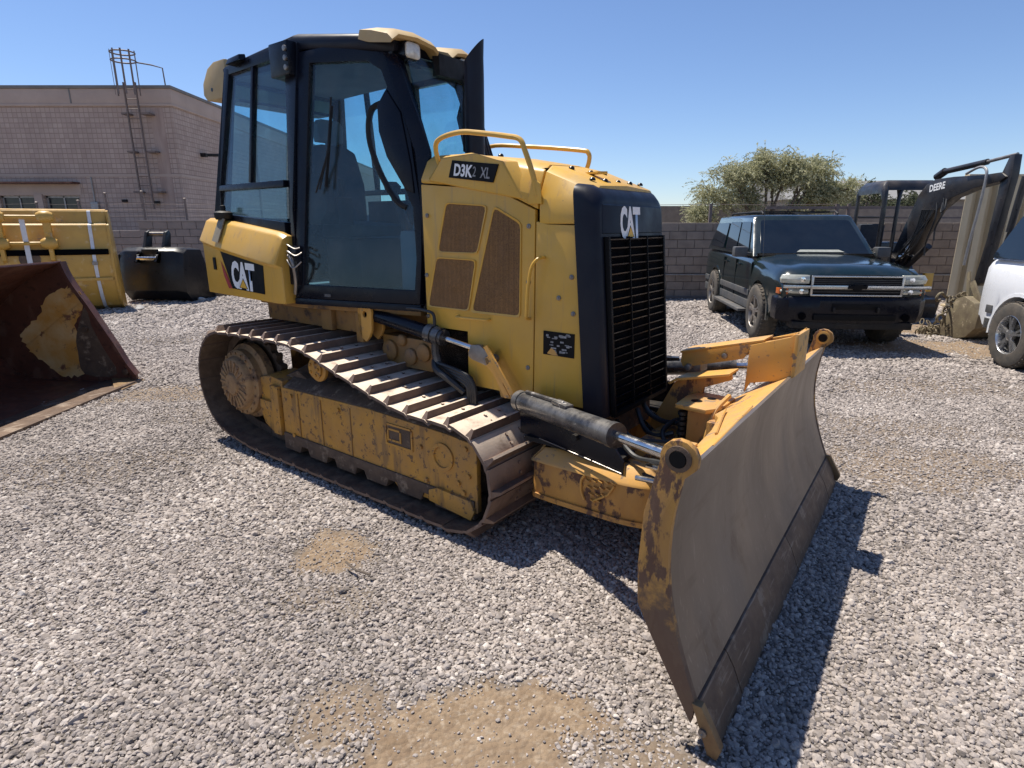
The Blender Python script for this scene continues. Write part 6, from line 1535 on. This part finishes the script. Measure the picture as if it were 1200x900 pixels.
    for z, h in ((gt-0.012, 0.022), (0.895, 0.05), (0.785, 0.022)): m.bx(0.012, 0.062 if h > 0.04 else 0.05, -0.58, 0.58, z-h/2, z+h/2)
    for s in (-1, 1): m.bx(0.012, 0.048, *sorted((s*0.555, s*0.585)), 0.785, gt)
    m.bx(0.0, 0.045, -0.93, -0.58, 0.875, 0.915); m.bx(0.0, 0.045, 0.58, 0.93, 0.875, 0.915)
    m.build('grille_frame', M['silver'], C_, bevel=0.006)
    for z in (0.83, 0.86, 0.94, 0.965, 0.99):
        m = MB(); m.bx(0.03, 0.036, -0.55, 0.55, z-0.003, z+0.003); m.build('grille_bar', M['clad'], C_)
    m = MB(); em = [(-0.125, -0.022), (-0.055, -0.022), (-0.055, -0.045), (0.045, -0.045), (0.055, -0.022), (0.115, -0.022), (0.125, 0.022), (0.055, 0.022), (0.055, 0.045), (-0.045, 0.045), (-0.055, 0.022), (-0.115, 0.022)]
    m.loft([[(d, y, 0.897+z) for y, z in em] for d in (0.062, 0.078)]); m.build('emblem', M['print_black'], C_, bevel=0.003)
    for s in (-1, 1):
        for z0_, z1_, nm, mt in ((0.935, gt+0.002, 'headlight', 'headlamp'), (0.80, 0.862, 'fog_light', 'headlamp')):
            m = MB(); m.loft([[(0.015, s*0.60, z0_), (0.0, s*0.78, z0_), (-0.10, s*0.925, z0_), (-0.16, s*0.925, z0_), (-0.16, s*0.60, z0_)], [(0.025, s*0.60, (z0_+z1_)/2), (0.01, s*0.78, (z0_+z1_)/2), (-0.085, s*0.935, (z0_+z1_)/2), (-0.16, s*0.935, (z0_+z1_)/2), (-0.16, s*0.60, (z0_+z1_)/2)], [(0.005, s*0.60, z1_), (-0.01, s*0.78, z1_), (-0.12, s*0.91, z1_), (-0.16, s*0.91, z1_), (-0.16, s*0.60, z1_)]])
            hl = m.build(nm, M[mt], C_, smooth=50, bevel=0.004)
            m = MB(); m.lathe([(0.036, 0), (0.034, 0.012), (0, 0.016)], (0.010, s*0.69, (z0_+z1_)/2), (1, 0, 0), 14); m.build('bulb_cover', M['chrome'], hl)
        m = MB(); m.loft([[(-0.035, s*0.845, 0.785), (-0.11, s*0.942, 0.785), (-0.20, s*0.955, 0.785), (-0.20, s*0.84, 0.785)], [(-0.035, s*0.845, 0.865), (-0.11, s*0.942, 0.865), (-0.20, s*0.955, 0.865), (-0.20, s*0.84, 0.865)]]); m.build('indicator', M['amber'], C_, bevel=0.004)
    if white:
        m = MB(); fbk = ((-L+0.06, 0.86, zb), (-L+0.06, -0.86, zb), (-L+0.30, -0.71, z1), (-L+0.30, 0.71, z1)); glass_patch(m, fbk, 0.0, 1.0, 0.03, 0.95, 0.014); m.build('rear_window', M['carglass'], C_)
    # hood centre ridge and rear lamps
    m = MB(); m.bx(-L-0.012, -L+0.03, -W*0.93, W*0.93, 0.50, 0.70); m.build('rear_bumper', M['clad'] if not white else M['silver'], C_, bevel=0.01)
    for s in ():
        m = MB(); m.bx(-L-0.01, -L+0.12, *sorted((s*W*0.86, s*W*0.955)), 0.78, 1.22); m.build('tail_light', M['print_red'], C_, bevel=0.01)
    return C_
suv('parked_car', 'dark green large estate car with clouded headlamps and roof rack, facing the camera', (4.60, 7.95, 0), math.atan2(-0.994, -0.11), 'darkgreen', wr=0.415, rimm='steel')
# white car: heading towards the camera, its front out of frame; back wheel at (6.2, 7.09)
hd = math.atan2(-0.985, -0.17)
bxw = Vector((math.cos(hd), math.sin(hd))); lf = Vector((-math.sin(hd), math.cos(hd)))
ow = Vector((6.10, 7.09)) + bxw*(0.97+2.95) + lf*(0.965)
suv('parked_car', 'white large estate car cut off by the right edge, in front of the excavator', (ow.x, ow.y, 0), hd, 'carwhite', L=4.78, roof=1.90, cowl=1.27, wr=0.40, white=True)
# ================================================================ EXCAVATOR
EX = thing('mini_excavator', 'black mini excavator with a canopy, its boom reaching out behind the white car', 'excavator', (7.1, 11.1, 0))
def ex(name, mat='excblack', bevel=0.0, smooth=35):
    return lambda m: m.build(name, M[mat], EX, bevel=bevel, smooth=smooth)
def Y(y): return y-11.1
# boom: profile in (y, z)
def yz(m, P_, x0, x1): return m.loft([[(x, Y(y), z) for y, z in P_] for x in (x0, x1)])
bm1 = [(11.05, 0.90), (11.22, 1.02), (11.10, 1.25), (10.66, 2.20), (10.50, 2.36), (10.30, 2.43), (9.9, 2.44), (9.3, 2.42), (8.95, 2.43), (8.84, 2.36), (8.95, 2.30), (9.4, 2.24), (9.85, 2.12), (10.15, 1.93), (10.35, 1.62), (10.75, 1.05), (10.9, 0.92)]
m = MB(); yz(m, bm1, -0.085, 0.085); boom = m.build('boom', M['excblack'], EX, bevel=0.012)
text('DEERE', 0.105, (-0.0865, Y(10.40), 2.235), (0, -1, 0.12), (0, 0.10, 1), M['white'], boom, 'boom_lettering', xs=0.85, bold=0.03)
m = MB(); yz(m, [(8.97, 2.42), (8.88, 2.66), (8.80, 2.66), (8.78, 2.40), (8.93, 0.86), (9.03, 0.80), (9.08, 0.90), (9.00, 1.5), (8.97, 2.2)], -0.055, 0.055)
m.build('stick', M['excblack'], EX, bevel=0.012)
m = MB(); m.cyl((0, Y(10.28), 2.54), (0, Y(9.35), 2.61), 0.045, n=14); m.cyl((0, Y(10.40), 2.47), (0, Y(10.22), 2.55), 0.06, n=12)
cy = m.build('arm_cylinder', M['excblack'], EX, smooth=45)
m = MB(); m.cyl((0, Y(9.36), 2.61), (0, Y(8.82), 2.66), 0.025, n=12); m.build('cylinder_rod', M['steel'], cy)
m = MB(); m.cyl((0, Y(10.95), 0.85), (0, Y(10.3), 1.35), 0.055, n=14); m.build('boom_cylinder', M['excblack'], EX, smooth=45)
m = MB(); m.cyl((0.0, Y(8.60), 2.35), (0.0, Y(8.68), 1.6), 0.045, n=12); m.cyl((0, Y(8.68), 1.6), (0, Y(8.78), 1.15), 0.022, n=10); m.build('bucket_cylinder', M['excblack'], EX, smooth=45)
# pale hydraulic hose looping from the boom down the stick
m = MB(); m.tube(catmull([(-0.10, Y(9.60), 2.46), (-0.12, Y(9.35), 2.53), (-0.14, Y(9.18), 2.50), (-0.15, Y(9.12), 2.36), (-0.14, Y(9.16), 1.9), (-0.13, Y(9.22), 1.5), (-0.12, Y(9.26), 1.1)], 6), 0.020, 8)
m.build('hydraulic_hose', M['galv'], EX)
rr = random.Random(6)
for k in range(7):
    y0_ = 10.6+rr.uniform(-0.25, 0.25)
    m = MB(); m.tube(catmull([(-0.12-0.02*k*0.3, Y(10.15+0.04*k), 1.95), (-0.16, Y(10.3+0.03*k), 1.6+rr.uniform(-.1, .1)), (-0.15-0.02*(k % 3), Y(y0_), 1.25+rr.uniform(-.1, .1)), (-0.12, Y(10.95), 1.05)], 6), 0.015, 6); m.build('hydraulic_hose', M['hose'], EX)
for (a, b) in (((-0.13, Y(9.95), 2.12), (-0.14, Y(10.0), 1.45)), ((-0.16, Y(10.05), 2.05), (-0.15, Y(10.15), 1.2))):
    m = MB(); m.tube(catmull([a, (a[0]-0.02, a[1]-0.05, a[2]-0.25), (b[0]-0.01, b[1], b[2]+0.2), b], 5), 0.014, 6); m.build('hydraulic_hose', M['hose'], EX)
m = MB(); m.tube(catmull([(-0.12, Y(9.9), 2.1), (-0.16, Y(9.85), 1.95), (-0.14, Y(9.95), 1.90), (-0.1, Y(10.0), 2.05)], 5), 0.014, 6); m.build('hydraulic_hose', M['hose'], EX)
# knuckle at the foot of the boom
m = MB(); yz(m, [(11.4, 0.62), (11.4, 1.05), (11.2, 1.20), (10.95, 1.10), (10.72, 0.80), (10.85, 0.62)], -0.16, 0.16); m.build('swing_casting', M['excblack'], EX, bevel=0.02)
for k in range(5):
    m = MB(); m.lathe([(0.035, 0), (0.045, 0.05), (0, 0.07)], (-0.13+0.05*k, Y(10.8), 1.15+0.04*(k % 2)), (-0.3, -1, 0.2), 8); m.build('hose_fitting', M['rod'], EX)
# bucket resting on the ground with hooks and chain hanging on it
m = MB()
bo = [(9.40, 0.02), (9.05, -0.01), (8.78, 0.06), (8.62, 0.22), (8.60, 0.42), (8.72, 0.58), (8.95, 0.66), (9.10, 0.60)]
outer = bo; inner = [(9.38, 0.05), (9.06, 0.03), (8.81, 0.09), (8.66, 0.24), (8.64, 0.41), (8.75, 0.55), (8.95, 0.62), (9.08, 0.58)]
m.loft([[(x, Y(y), z) for y, z in outer+inner[::-1]] for x in (-0.24, 0.30)])
bk = m.build('bucket', M['mud'], EX, bevel=0.006)
m = MB()
for x in (-0.26, 0.30):
    m.loft([[(x+d, Y(y), z) for y, z in bo] for d in (0, 0.022)])
m.build('bucket_cheek', M['mud'], bk, bevel=0.005)
for k in range(4):
    m = MB(); x = -0.20+0.15*k; m.loft([[(x-0.03, Y(9.38), 0.0), (x+0.03, Y(9.38), 0.0), (x+0.03, Y(9.38), 0.05), (x-0.03, Y(9.38), 0.05)], [(x-0.015, Y(9.55), 0.01), (x+0.015, Y(9.55), 0.01), (x+0.015, Y(9.55), 0.02), (x-0.015, Y(9.55), 0.02)]]); m.build('bucket_tooth', M['mud'], bk)
m = MB(); m.beam((-0.12, Y(9.02), 0.86), (-0.14, Y(8.72), 0.50), 0.03, 0.10); m.beam((0.12, Y(9.02), 0.86), (0.12, Y(8.72), 0.50), 0.03, 0.10); m.beam((-0.1, Y(9.15), 1.0), (-0.15, Y(9.0), 0.6), 0.03, 0.09); m.build('bucket_link', M['mud'], EX, bevel=0.005)
# body, seat, canopy and tracks
m = MB(); m.loft([[(x, y, z) for x, y in ((-0.80, -0.30), (-0.25, -0.45), (0.35, -0.45), (0.55, -0.2), (0.55, 1.2), (0.2, 1.5), (-0.5, 1.5), (-0.80, 1.2))] for z in (0.58, 0.82)]); m.build('upper_body', M['excblack'], EX, bevel=0.03)
m = MB(); m.loft([[(x, y, z) for x, y in ((-0.75, 0.65), (0.5, 0.65), (0.5, 1.25), (0.2, 1.48), (-0.5, 1.48), (-0.75, 1.25))] for z in (0.82, 1.38)]); m.build('engine_cover', M['excblack'], EX, bevel=0.04)
m = MB(); m.bx(-0.45, 0.05, 0.20, 0.66, 0.95, 1.12); s_ = m.build('seat', M['seat'], EX, bevel=0.04)
m = MB(); m.bx(-0.44, 0.04, 0.55, 0.70, 1.12, 1.72); m.build('seat_back', M['seat'], s_, bevel=0.05)
for x in (-0.62, 0.22):
    m = MB(); m.bx(x-0.09, x+0.09, 0.1, 0.6, 0.85, 1.22); m.tube([(x, 0.12, 1.2), (x, 0.05, 1.42)], 0.02, 8); m.lathe([(0.03, 0), (0.04, 0.04), (0, 0.07)], (x, 0.05, 1.40), (0, 0, 1), 8); m.build('control_console', M['excblack'], EX, bevel=0.03)
cn = thing('canopy', '', None); del cn['label']; cn.parent = EX
m = MB(); 
def cring(x): return [(x, -0.10, 2.30), (x, -0.08, 2.40), (x, 0.05, 2.475), (x, 1.15, 2.475), (x, 1.30, 2.42), (x, 1.30, 2.36), (x, 1.15, 2.41), (x, 0.07, 2.41), (x, -0.03, 2.36), (x, -0.04, 2.30)]
m.loft([[(-0.47+0.10*y, y*0.78, z-0.16) for _, y, z in cring(0)], [(-0.45+0.1*y, y*0.78, z-0.07) for _, y, z in cring(0)], [(-0.37+0.1*y, y*0.78, z) for _, y, z in cring(0)], [(0.45, y*0.78, z) for _, y, z in cring(0)], [(0.52, y*0.78, z-0.05) for _, y, z in cring(0)]]); m.build('roof', M['excblack'], cn, smooth=50)
for x, y in ((-0.33, 0.95), (0.46, 0.95)):
    m = MB(); m.tube([(x, y, 0.80), (x, y, 2.25), (x+0.05 if x < 0 else x-0.05, y-0.02, 2.40)], 0.036, 8); m.build('post', M['excblack'], cn)
m = MB(); m.tube(catmull([(-0.44, -0.10, 0.85), (-0.44, -0.10, 1.4), (-0.44, -0.09, 2.16), (-0.42, -0.04, 2.34), (-0.36, 0.02, 2.42)], 5), 0.042, 8); m.build('post', M['excblack'], cn)
m = MB(); m.tube(catmull([(-0.20, -0.10, 0.85), (-0.20, -0.10, 1.9), (-0.16, -0.06, 2.25), (-0.05, 0.0, 2.38)], 4), 0.032, 8); m.build('post', M['excblack'], cn)
m = MB(); m.tube([(-0.33, 0.95, 1.85), (0.46, 0.95, 1.85)], 0.02, 6); m.build('guard_bar', M['excblack'], cn)
for x in (-0.62, 0.42):
    m = MB(); P_ = [(1.5*math.cos(a)*0.62+0.5, 0.27+0.25*math.sin(a)) for a in np.linspace(0, 2*PI, 25)[:-1]]
    m.loft([[(x-0.16, y, z) for y, z in P_], [(x+0.16, y, z) for y, z in P_]]); m.build('track', M['rubberdark'], EX, bevel=0.01)
m = MB(); m.loft([[(-0.85, Y(10.75), 0.05), (-0.85, Y(10.68), 0.40), (-0.85, Y(10.78), 0.42), (-0.85, Y(10.85), 0.08)], [(0.65, Y(10.75), 0.05), (0.65, Y(10.68), 0.40), (0.65, Y(10.78), 0.42), (0.65, Y(10.85), 0.08)]]); m.build('dozer_blade', M['excblack'], EX)
m = MB(); m.bx(0.20, 0.36, Y(10.62), Y(10.55), 0.55, 0.88); m.build('step_plate', M['yellow'], EX, bevel=0.01)
m = MB(); m.lathe([(0.12, 0), (0.13, 0.05), (0.0, 0.09)], (-0.02, Y(10.72), 1.28), (0, -1, 0.1), 14); m.build('work_lamp', M['silver'], EX)

# chain and hooks heaped against the bucket
rr = random.Random(17)
ch_ = thing('tow_chain', 'muddy tow chain with hooks heaped against the excavator bucket', 'chain', (6.95, 9.55, 0))
base_l = MB()
for k in range(12):
    pass
tm = MB(); tm.tube([(0.045*math.cos(a)*(1.0), 0.022*math.sin(a), 0) for a in np.linspace(0, 2*PI, 13)[:-1]], 0.009, 5, wrap=True); lm = tm.mesh('link', M['mud'])
for k in range(110):
    if k < 60: p = (0.02+0.10*math.sin(k*0.5)+rr.uniform(-.05, .05), -0.35+0.10*math.cos(k*0.37)+rr.uniform(-.04, .04), 0.05+0.62*(k/60)+rr.uniform(-.02, .02))
    else: p = (rr.gauss(-0.12, 0.12), rr.gauss(-0.10, 0.13), abs(rr.gauss(0.03, 0.06))+0.01)
    o = instance('link', lm, ch_, p); o.rotation_euler = (rr.uniform(0, 3), rr.uniform(0, 3), rr.uniform(0, 3)); o.scale = (1.25,)*3
for k, (x, y, z, a) in enumerate(((-0.33, -0.3, 0.62, 0.3), (-0.25, -0.28, 0.25, 1.2))):
    m = MB(); m.tube(catmull([(0.13, 0, 0.02), (0.05, 0, 0.03), (-0.02, 0, 0.05), (-0.08, 0, 0.02), (-0.09, 0, -0.05), (-0.04, 0, -0.08), (0.02, 0, -0.05)], 4), 0.02, 8)
    o = m.build('hook', M['mud'], ch_); o.location = (x+0.1, y, z); o.rotation_euler = (0.2, a, 0.4)

# ================================================================ CONTAINER behind the excavator
ct = thing('steel_panels', 'beige corrugated steel panels standing upright behind the excavator stick', 'panels', (8.86, 12.05, 0))
o_ = MB(); pf_ = [(0, 0), (0.13, 0), (0.15, 0.11), (0.28, 0.11), (0.30, 0), (0.30, 0.01), (0.288, 0.12), (0.142, 0.12), (0.122, 0.01), (0, 0.01)]
o_.loft([[(a, b, 0.10) for a, b in pf_], [(a, b, 2.60) for a, b in pf_]]); cm = o_.mesh('corrugated_panel', M['container'], smooth=20)
for k in range(9):
    o = instance('corrugated_panel', cm, ct, (0.30*k, 0, 0))
for z in (0.08, 2.60):
    m = MB(); m.bx(-0.01, 2.71, -0.015, 0.125, z, z+0.05); m.build('frame_rail', M['container'], ct, bevel=0.005)
for x in (0.25, 1.4, 2.6):
    m = MB(); m.bx(x, x+0.06, 0.127, 0.18, 0, 2.62); m.build('prop', M['container'], ct)

# ================================================================ LOOSE BUCKETS at the left
# big yellow bucket seen from behind, strapped
yb = thing('loader_bucket', 'big yellow loader bucket seen from behind, wrapped with white straps', 'bucket', (-8.17, 12.3, 0), math.radians(27))
prof = [(0.10, 1.98), (0.02, 1.93), (-0.04, 1.72), (-0.10, 1.69), (-0.16, 1.60), (-0.20, 1.36), (-0.22, 1.25), (-0.21, 0.95), (-0.17, 0.60), (-0.06, 0.28), (0.10, 0.08), (0.30, 0.0), (1.3, 0.0)]
prof = [(0.12, 1.985), (0.02, 1.965), (-0.02, 1.74), (-0.13, 1.70), (-0.16, 1.56), (-0.155, 1.50), (-0.19, 1.30), (-0.22, 1.24), (-0.24, 0.95), (-0.20, 0.60), (-0.10, 0.30), (0.08, 0.09), (0.30, 0.0), (0.75, 0.0)]
inn = [(y+0.035, z+0.02) for y, z in prof]
m = MB(); m.loft([[(x, y, z) for y, z in prof+inn[::-1]] for x in (-4.3, 0.0)]); m.build('shell', M['bucket_yellow'], yb, bevel=0.006, smooth=25)
m = MB(); m.loft([[(x, y, z) for y, z in [(y-0.012, z) for y, z in prof]+[(0.68, 0.2), (0.45, 1.15), (0.22, 1.9)]] for x in (0.0, 0.045)]); m.build('side_plate', M['bucket_yellow'], yb, bevel=0.008)
m = MB(); m.loft([[(x, y, z) for y, z in [(y-0.012, z) for y, z in prof]+[(0.68, 0.2), (0.45, 1.15), (0.22, 1.9)]] for x in (-4.345, -4.3)]); m.build('side_plate', M['bucket_yellow'], yb, bevel=0.008)
m = MB(); m.bx(-4.25, -0.02, -0.262, -0.20, 1.13, 1.24); m.build('back_band', M['void'], yb, bevel=0.005)
m = MB(); m.bx(-4.25, -0.02, -0.262, -0.22, 0.62, 0.68); m.build('wear_rib', M['bucket_yellow'], yb, bevel=0.005)
for x in (-2.72, -0.275):
    m = MB(); P_ = [(y-0.014, z) for y, z in prof[:-1]]
    m.loft([[(x-0.03, y, z) for y, z in P_] + [(x-0.03, y-0.006, z) for y, z in P_[::-1]], [(x+0.03, y, z) for y, z in P_]+[(x+0.03, y-0.006, z) for y, z in P_[::-1]]])
    o = m.build('strap', M['strap'], yb)
    m = MB(); m.bx(x-0.045, x+0.045, -0.29, -0.25, 0.93, 1.0); m.build('buckle', M['steel'], o)
# coupler hooks
hk = thing('coupler', '', None); del hk['label']; hk.parent = yb
for x in (-1.67, -0.93):
    for z in (1.85, 1.36):
        m = MB(); m.lathe([(0.0, -0.13), (0.07, -0.13), (0.11, -0.06), (0.11, 0.06), (0.07, 0.13), (0, 0.13)], (x, -0.32, z), (1, 0, 0), 16); m.build('hinge_boss', M['bucket_yellow'], hk)
    m = MB(); m.beam((x, -0.28, 1.84), (x+0.0, -0.26, 1.36), 0.12, 0.12, (0, 1, 0)); m.loft([[(x-0.035, y, z) for y, z in ((-0.18, 1.40), (-0.36, 1.38), (-0.33, 1.05), (-0.22, 0.98))], [(x+0.035, y, z) for y, z in ((-0.18, 1.40), (-0.36, 1.38), (-0.33, 1.05), (-0.22, 0.98))]]); m.build('hinge_plate', M['bucket_yellow'], hk, bevel=0.012)
for z in (1.85, 1.36):
    m = MB(); m.cyl((-1.67, -0.30, z), (-0.93, -0.30, z), 0.032, n=12); m.build('coupler_pin', M['bucket_yellow'], hk)
m = MB(); m.bx(-1.34, -1.26, -0.285, -0.25, 0.95, 1.80); m.build('strap', M['strap'], yb)
m = MB(); m.lathe([(0.17, 0), (0.17, 0.02), (0.13, 0.03), (0, 0.03)], (-1.3, -0.23, 1.06), (0, -1, 0), 24); m.build('access_plate', M['dirt_iron'], hk)
# black bucket with its own coupler
bb = thing('attachment_bucket', 'glossy black loader bucket with a coupler on top, beside the low grey wall', 'bucket', (-8.05, 13.55, -0.07), math.radians(-2)); bb.scale = (0.90, 1, 1.08)
pr = [(0.55, 1.18), (0.0, 1.20), (-0.16, 1.12), (-0.26, 0.70), (-0.22, 0.32), (-0.02, 0.12), (0.6, 0.10), (1.0, 0.10), (0.9, 0.5)]
m = MB(); m.loft([[(-0.78, y+0.03, z-0.03) for y, z in pr], [(-0.58, y-0.04, z) for y, z in pr], [(0.62, y-0.04, z) for y, z in pr], [(0.82, y+0.05, z-0.05) for y, z in pr]]); m.build('shell', M['blackbucket'], bb, bevel=0.02, smooth=30)
m = MB(); m.loft([[(-0.93, -0.02+y*0.8, z) for y, z in ((0, 0.95), (0.5, 0.98), (0.7, 0.3), (0.1, 0.25))], [(-0.79, y, z) for y, z in ((-0.18, 1.05), (0.5, 1.15), (0.9, 0.15), (-0.05, 0.15))]]); m.build('side_plate', M['blackbucket'], bb, bevel=0.01)
for x in (-0.20, 0.28):
    m = MB(); m.loft([[(x-0.035, y, z) for y, z in ((-0.02, 1.10), (-0.30, 1.05), (-0.40, 0.92), (-0.30, 0.90), (-0.05, 1.20), (0.10, 1.50), (0.22, 1.54), (0.28, 1.46), (0.20, 1.15))], [(x+0.035, y, z) for y, z in ((-0.02, 1.10), (-0.30, 1.05), (-0.40, 0.92), (-0.30, 0.90), (-0.05, 1.20), (0.10, 1.50), (0.22, 1.54), (0.28, 1.46), (0.20, 1.15))]]); m.build('coupler_plate', M['blackbucket'], bb, bevel=0.01)
for y, z in ((0.18, 1.46), (-0.33, 0.98)):
    m = MB(); m.cyl((-0.20, y, z), (0.28, y, z), 0.04, n=12); m.build('coupler_pin', M['rod'] if z < 1 else M['steel'], bb)
m = MB(); m.bx(-0.16, 0.24, -0.22, -0.16, 1.02, 1.16); m.build('cross_plate', M['blackbucket'], bb, bevel=0.01)
# timber and pallets between the black bucket and the wall
for k, (x, y, rz, ln, lb) in enumerate(((-8.0, 15.6, 0.10, 1.7, 'weathered timber beam lying by the wall behind the black bucket'), (-7.6, 15.2, -0.15, 1.5, 'second timber beam lying nearer the black bucket'), (-7.3, 14.6, 0.3, 0.9, 'short timber offcut on the gravel right of the black bucket'))):
    m = MB(); m.bx(-ln/2, ln/2, -0.07, 0.07, 0, 0.13); o = m.build('timber', M['wood'], bevel=0.008); o.location = (x, y, 0.0 if k != 0 else 0.0); o.rotation_euler = (0, 0, rz); tag(o, lb, 'timber', 'timbers by the wall')
pal = thing('pallet', 'grey wooden pallet leaning low behind the black bucket, near the wall', 'pallet', (-7.35, 15.9, 0.0), 0.05)
for k in range(6):
    m = MB(); m.bx(-0.55, 0.55, -0.5+0.18*k, -0.38+0.18*k, 0.44, 0.46); m.build('slat', M['wood'], pal)
for x in (-0.5, 0.0, 0.5):
    m = MB(); m.bx(x-0.04, x+0.04, -0.5, 0.5, 0.02, 0.437); m.build('bearer', M['wood'], pal)
# rust red bucket in the left foreground, open side to the right
rb_ = thing('rusty_bucket', 'large rusty brown loader bucket with an old yellow paint patch inside, left foreground', 'bucket', (-4.24, 6.4, 0))
# section in (x, z): cutting lip at x = 0, back further left
sec = [(0.02, 0.0), (-0.25, 0.015), (-0.95, 0.03), (-1.25, 0.10), (-1.42, 0.28), (-1.45, 0.52), (-1.36, 0.78), (-1.12, 1.02), (-0.80, 1.20), (-0.56, 1.31)]
sec_s = catmull(sec, 4)
def secring(y, t): 
    return [(x, y, z) for x, z in sec_s] + [(x-0.0 if i > len(sec_s)*0.75 else x-t*(0.3 if z > .1 else 0), y, z-t if z < 0.1 or x > -1.0 and z < .5 else z+t*0.5) for i, (x, z) in reversed(list(enumerate(sec_s)))]
m = MB()
def offs(P_, t):
    out = []
    for i, p in enumerate(P_):
        a = P_[max(i-1, 0)]; b = P_[min(i+1, len(P_)-1)]; d = np.array((b[0]-a[0], b[1]-a[1])); d /= np.linalg.norm(d); out.append((p[0]-(-d[1])*t*-1*-1, p[1]-d[0]*t*-1*-1))
    return out
so = []
for i, p in enumerate(sec_s):
    a = sec_s[max(i-1, 0)]; b = sec_s[min(i+1, len(sec_s)-1)]; d = np.array((b[0]-a[0], b[1]-a[1])); d /= np.linalg.norm(d)
    so.append((p[0]+d[1]*-0.022*-1*-1, p[1]+d[0]*0.022))
LB = -3.6
m.loft([[(x, y, z) for x, z in sec_s+so[::-1]] for y in (0.0, LB)]); m.build('shell', M['rustred'], rb_, bevel=0.003, smooth=30)
edge_curve = [(0.02, 0.0), (0.035, 0.08), (-0.05, 0.22), (-0.13, 0.40), (-0.24, 0.62), (-0.36, 0.86), (-0.47, 1.06), (-0.53, 1.20), (-0.56, 1.32)]
for y0_ in (0.0, LB):
    m = MB(); m.loft([[(x, y, z) for x, z in catmull(edge_curve, 3)+sec_s[::-1]] for y in (y0_-0.018, y0_+0.018)]); sp_ = m.build('side_plate', M['rustred'], rb_, smooth=30)
    m = MB(); ec_ = catmull(edge_curve[1:], 4)
    m.loft([[(x-0.03, y0_-0.045, z), (x+0.012, y0_-0.045, z+0.004), (x+0.012, y0_+0.045, z+0.004), (x-0.03, y0_+0.045, z)] for x, z in ec_]); m.build('edge_strip', M['rustred'], sp_, smooth=40)
m = MB(); m.bx(-0.30, 0.06, LB, 0.06, -0.012, 0.024); m.build('cutting_lip', M['edge'], rb_, bevel=0.006)
m = MB(); m.loft([[(-0.30, 0.06, 0.028), (-0.02, 0.06, 0.024), (0.075, 0.06, 0.0), (0.075, -0.35, 0.0), (0.0, -0.35, 0.026)], [(-0.30, 0.06, 0.045), (-0.04, 0.06, 0.045), (0.06, 0.06, 0.012), (0.055, -0.30, 0.012), (-0.04, -0.30, 0.045)]]); m.build('corner_bit', M['edge_end'], rb_)
# the remains of yellow paint on the inner far side and back corner (a thin paint film with a ragged outline)
blob = [(-0.55, 1.05), (-0.43, 0.99), (-0.41, 0.84), (-0.54, 0.62), (-0.52, 0.27), (-0.52, 0.1), (-0.77, 0.07), (-0.97, 0.24), (-1.11, 0.4), (-1.13, 0.56), (-0.93, 0.74), (-0.78, 0.93)]
bl_ = catmull(blob, 7, closed=True); rr = random.Random(2)
bl_ = [(x+rr.uniform(-0.022, 0.022), z+rr.uniform(-0.022, 0.022)) for x, z in bl_]
m = MB(); m.loft([[(x, y, z) for x, z in bl_] for y in (-0.0185, -0.0205)]); m.build('paint_patch', M['yellow_old'], rb_, smooth=0)
hole = catmull([(-0.38, 0.86), (-0.36, 0.65), (-0.28, 0.4), (-0.17, 0.09), (-0.53, 0.09), (-0.56, 0.34), (-0.54, 0.53)], 3, closed=True)
m = MB(); m.loft([[(x, y, z) for x, z in hole] for y in (-0.0186, -0.0215)]); m.build('dark_stain', M['dirt_iron'], rb_, smooth=0)
m = MB(); m.lathe([(0.035, 0), (0.035, 0.03), (0.015, 0.034), (0, 0.034)], (-0.06, -0.02, 0.12), (0, -1, 0), 10); m.lathe([(0.03, 0), (0.03, 0.03), (0, 0.03)], (-0.42, -0.02, 0.60), (0, -1, 0), 10); m.build('bolt_heads', M['edge'], rb_)

# small litter on the ground
rr = random.Random(44)
for k, (x, y, s, lb) in enumerate(((-7.72, 12.2, 0.09, 'white stone beside the foot of the strapped yellow bucket'), (-7.2, 13.7, 0.08, 'pale stone lying in front of the black bucket'), (7.75, 9.0, 0.14, 'pale rock beside the muddy excavator bucket'), (7.95, 8.8, 0.08, 'smaller pale rock near the white car wheel'))):
    m = MB(); bmesh.ops.create_icosphere(m.bm, subdivisions=2, radius=s)
    for v in m.bm.verts: v.co *= 1+rr.uniform(-0.22, 0.22); v.co.z *= 0.75
    M.setdefault('stone', surf('pale_stone', (0.55, 0.52, 0.48), (0.42, 0.39, 0.36), 8, 0.9, bump=0.3)); o = m.build('rock', M['stone'], smooth=25); o.location = (x, y, s*0.4); tag(o, lb, 'rock')
m = MB(); m.tube([(-0.09, 0, 0.012), (0, 0.01, 0.015), (0.10, -0.02, 0.012)], 0.006, 5); o = m.build('twig', M['bark']); o.location = (-0.78, 2.62, 0.01); o.rotation_euler = (0, 0, 2.6); tag(o, 'small dark twig on the bare dirt patch in front of the track', 'twig')
tag(DZ, 'yellow tracked bulldozer with a black cab and a broad steel blade')
# joined small fixings too small to pick apart
for o in bpy.data.objects:
    b_ = o.name.split('.')[0]
    if b_ in ('panel_bolts', 'cover_bolts', 'side_boss', 'edge_bolts', 'hood_bolts', 'hinge_bolts', 'plate_print', 'mud_lumps', 'bolt_heads', 'step_tread', 'chain', 'hose_fittings', 'pipe_fitting') and o.parent: o['kind'] = 'stuff'
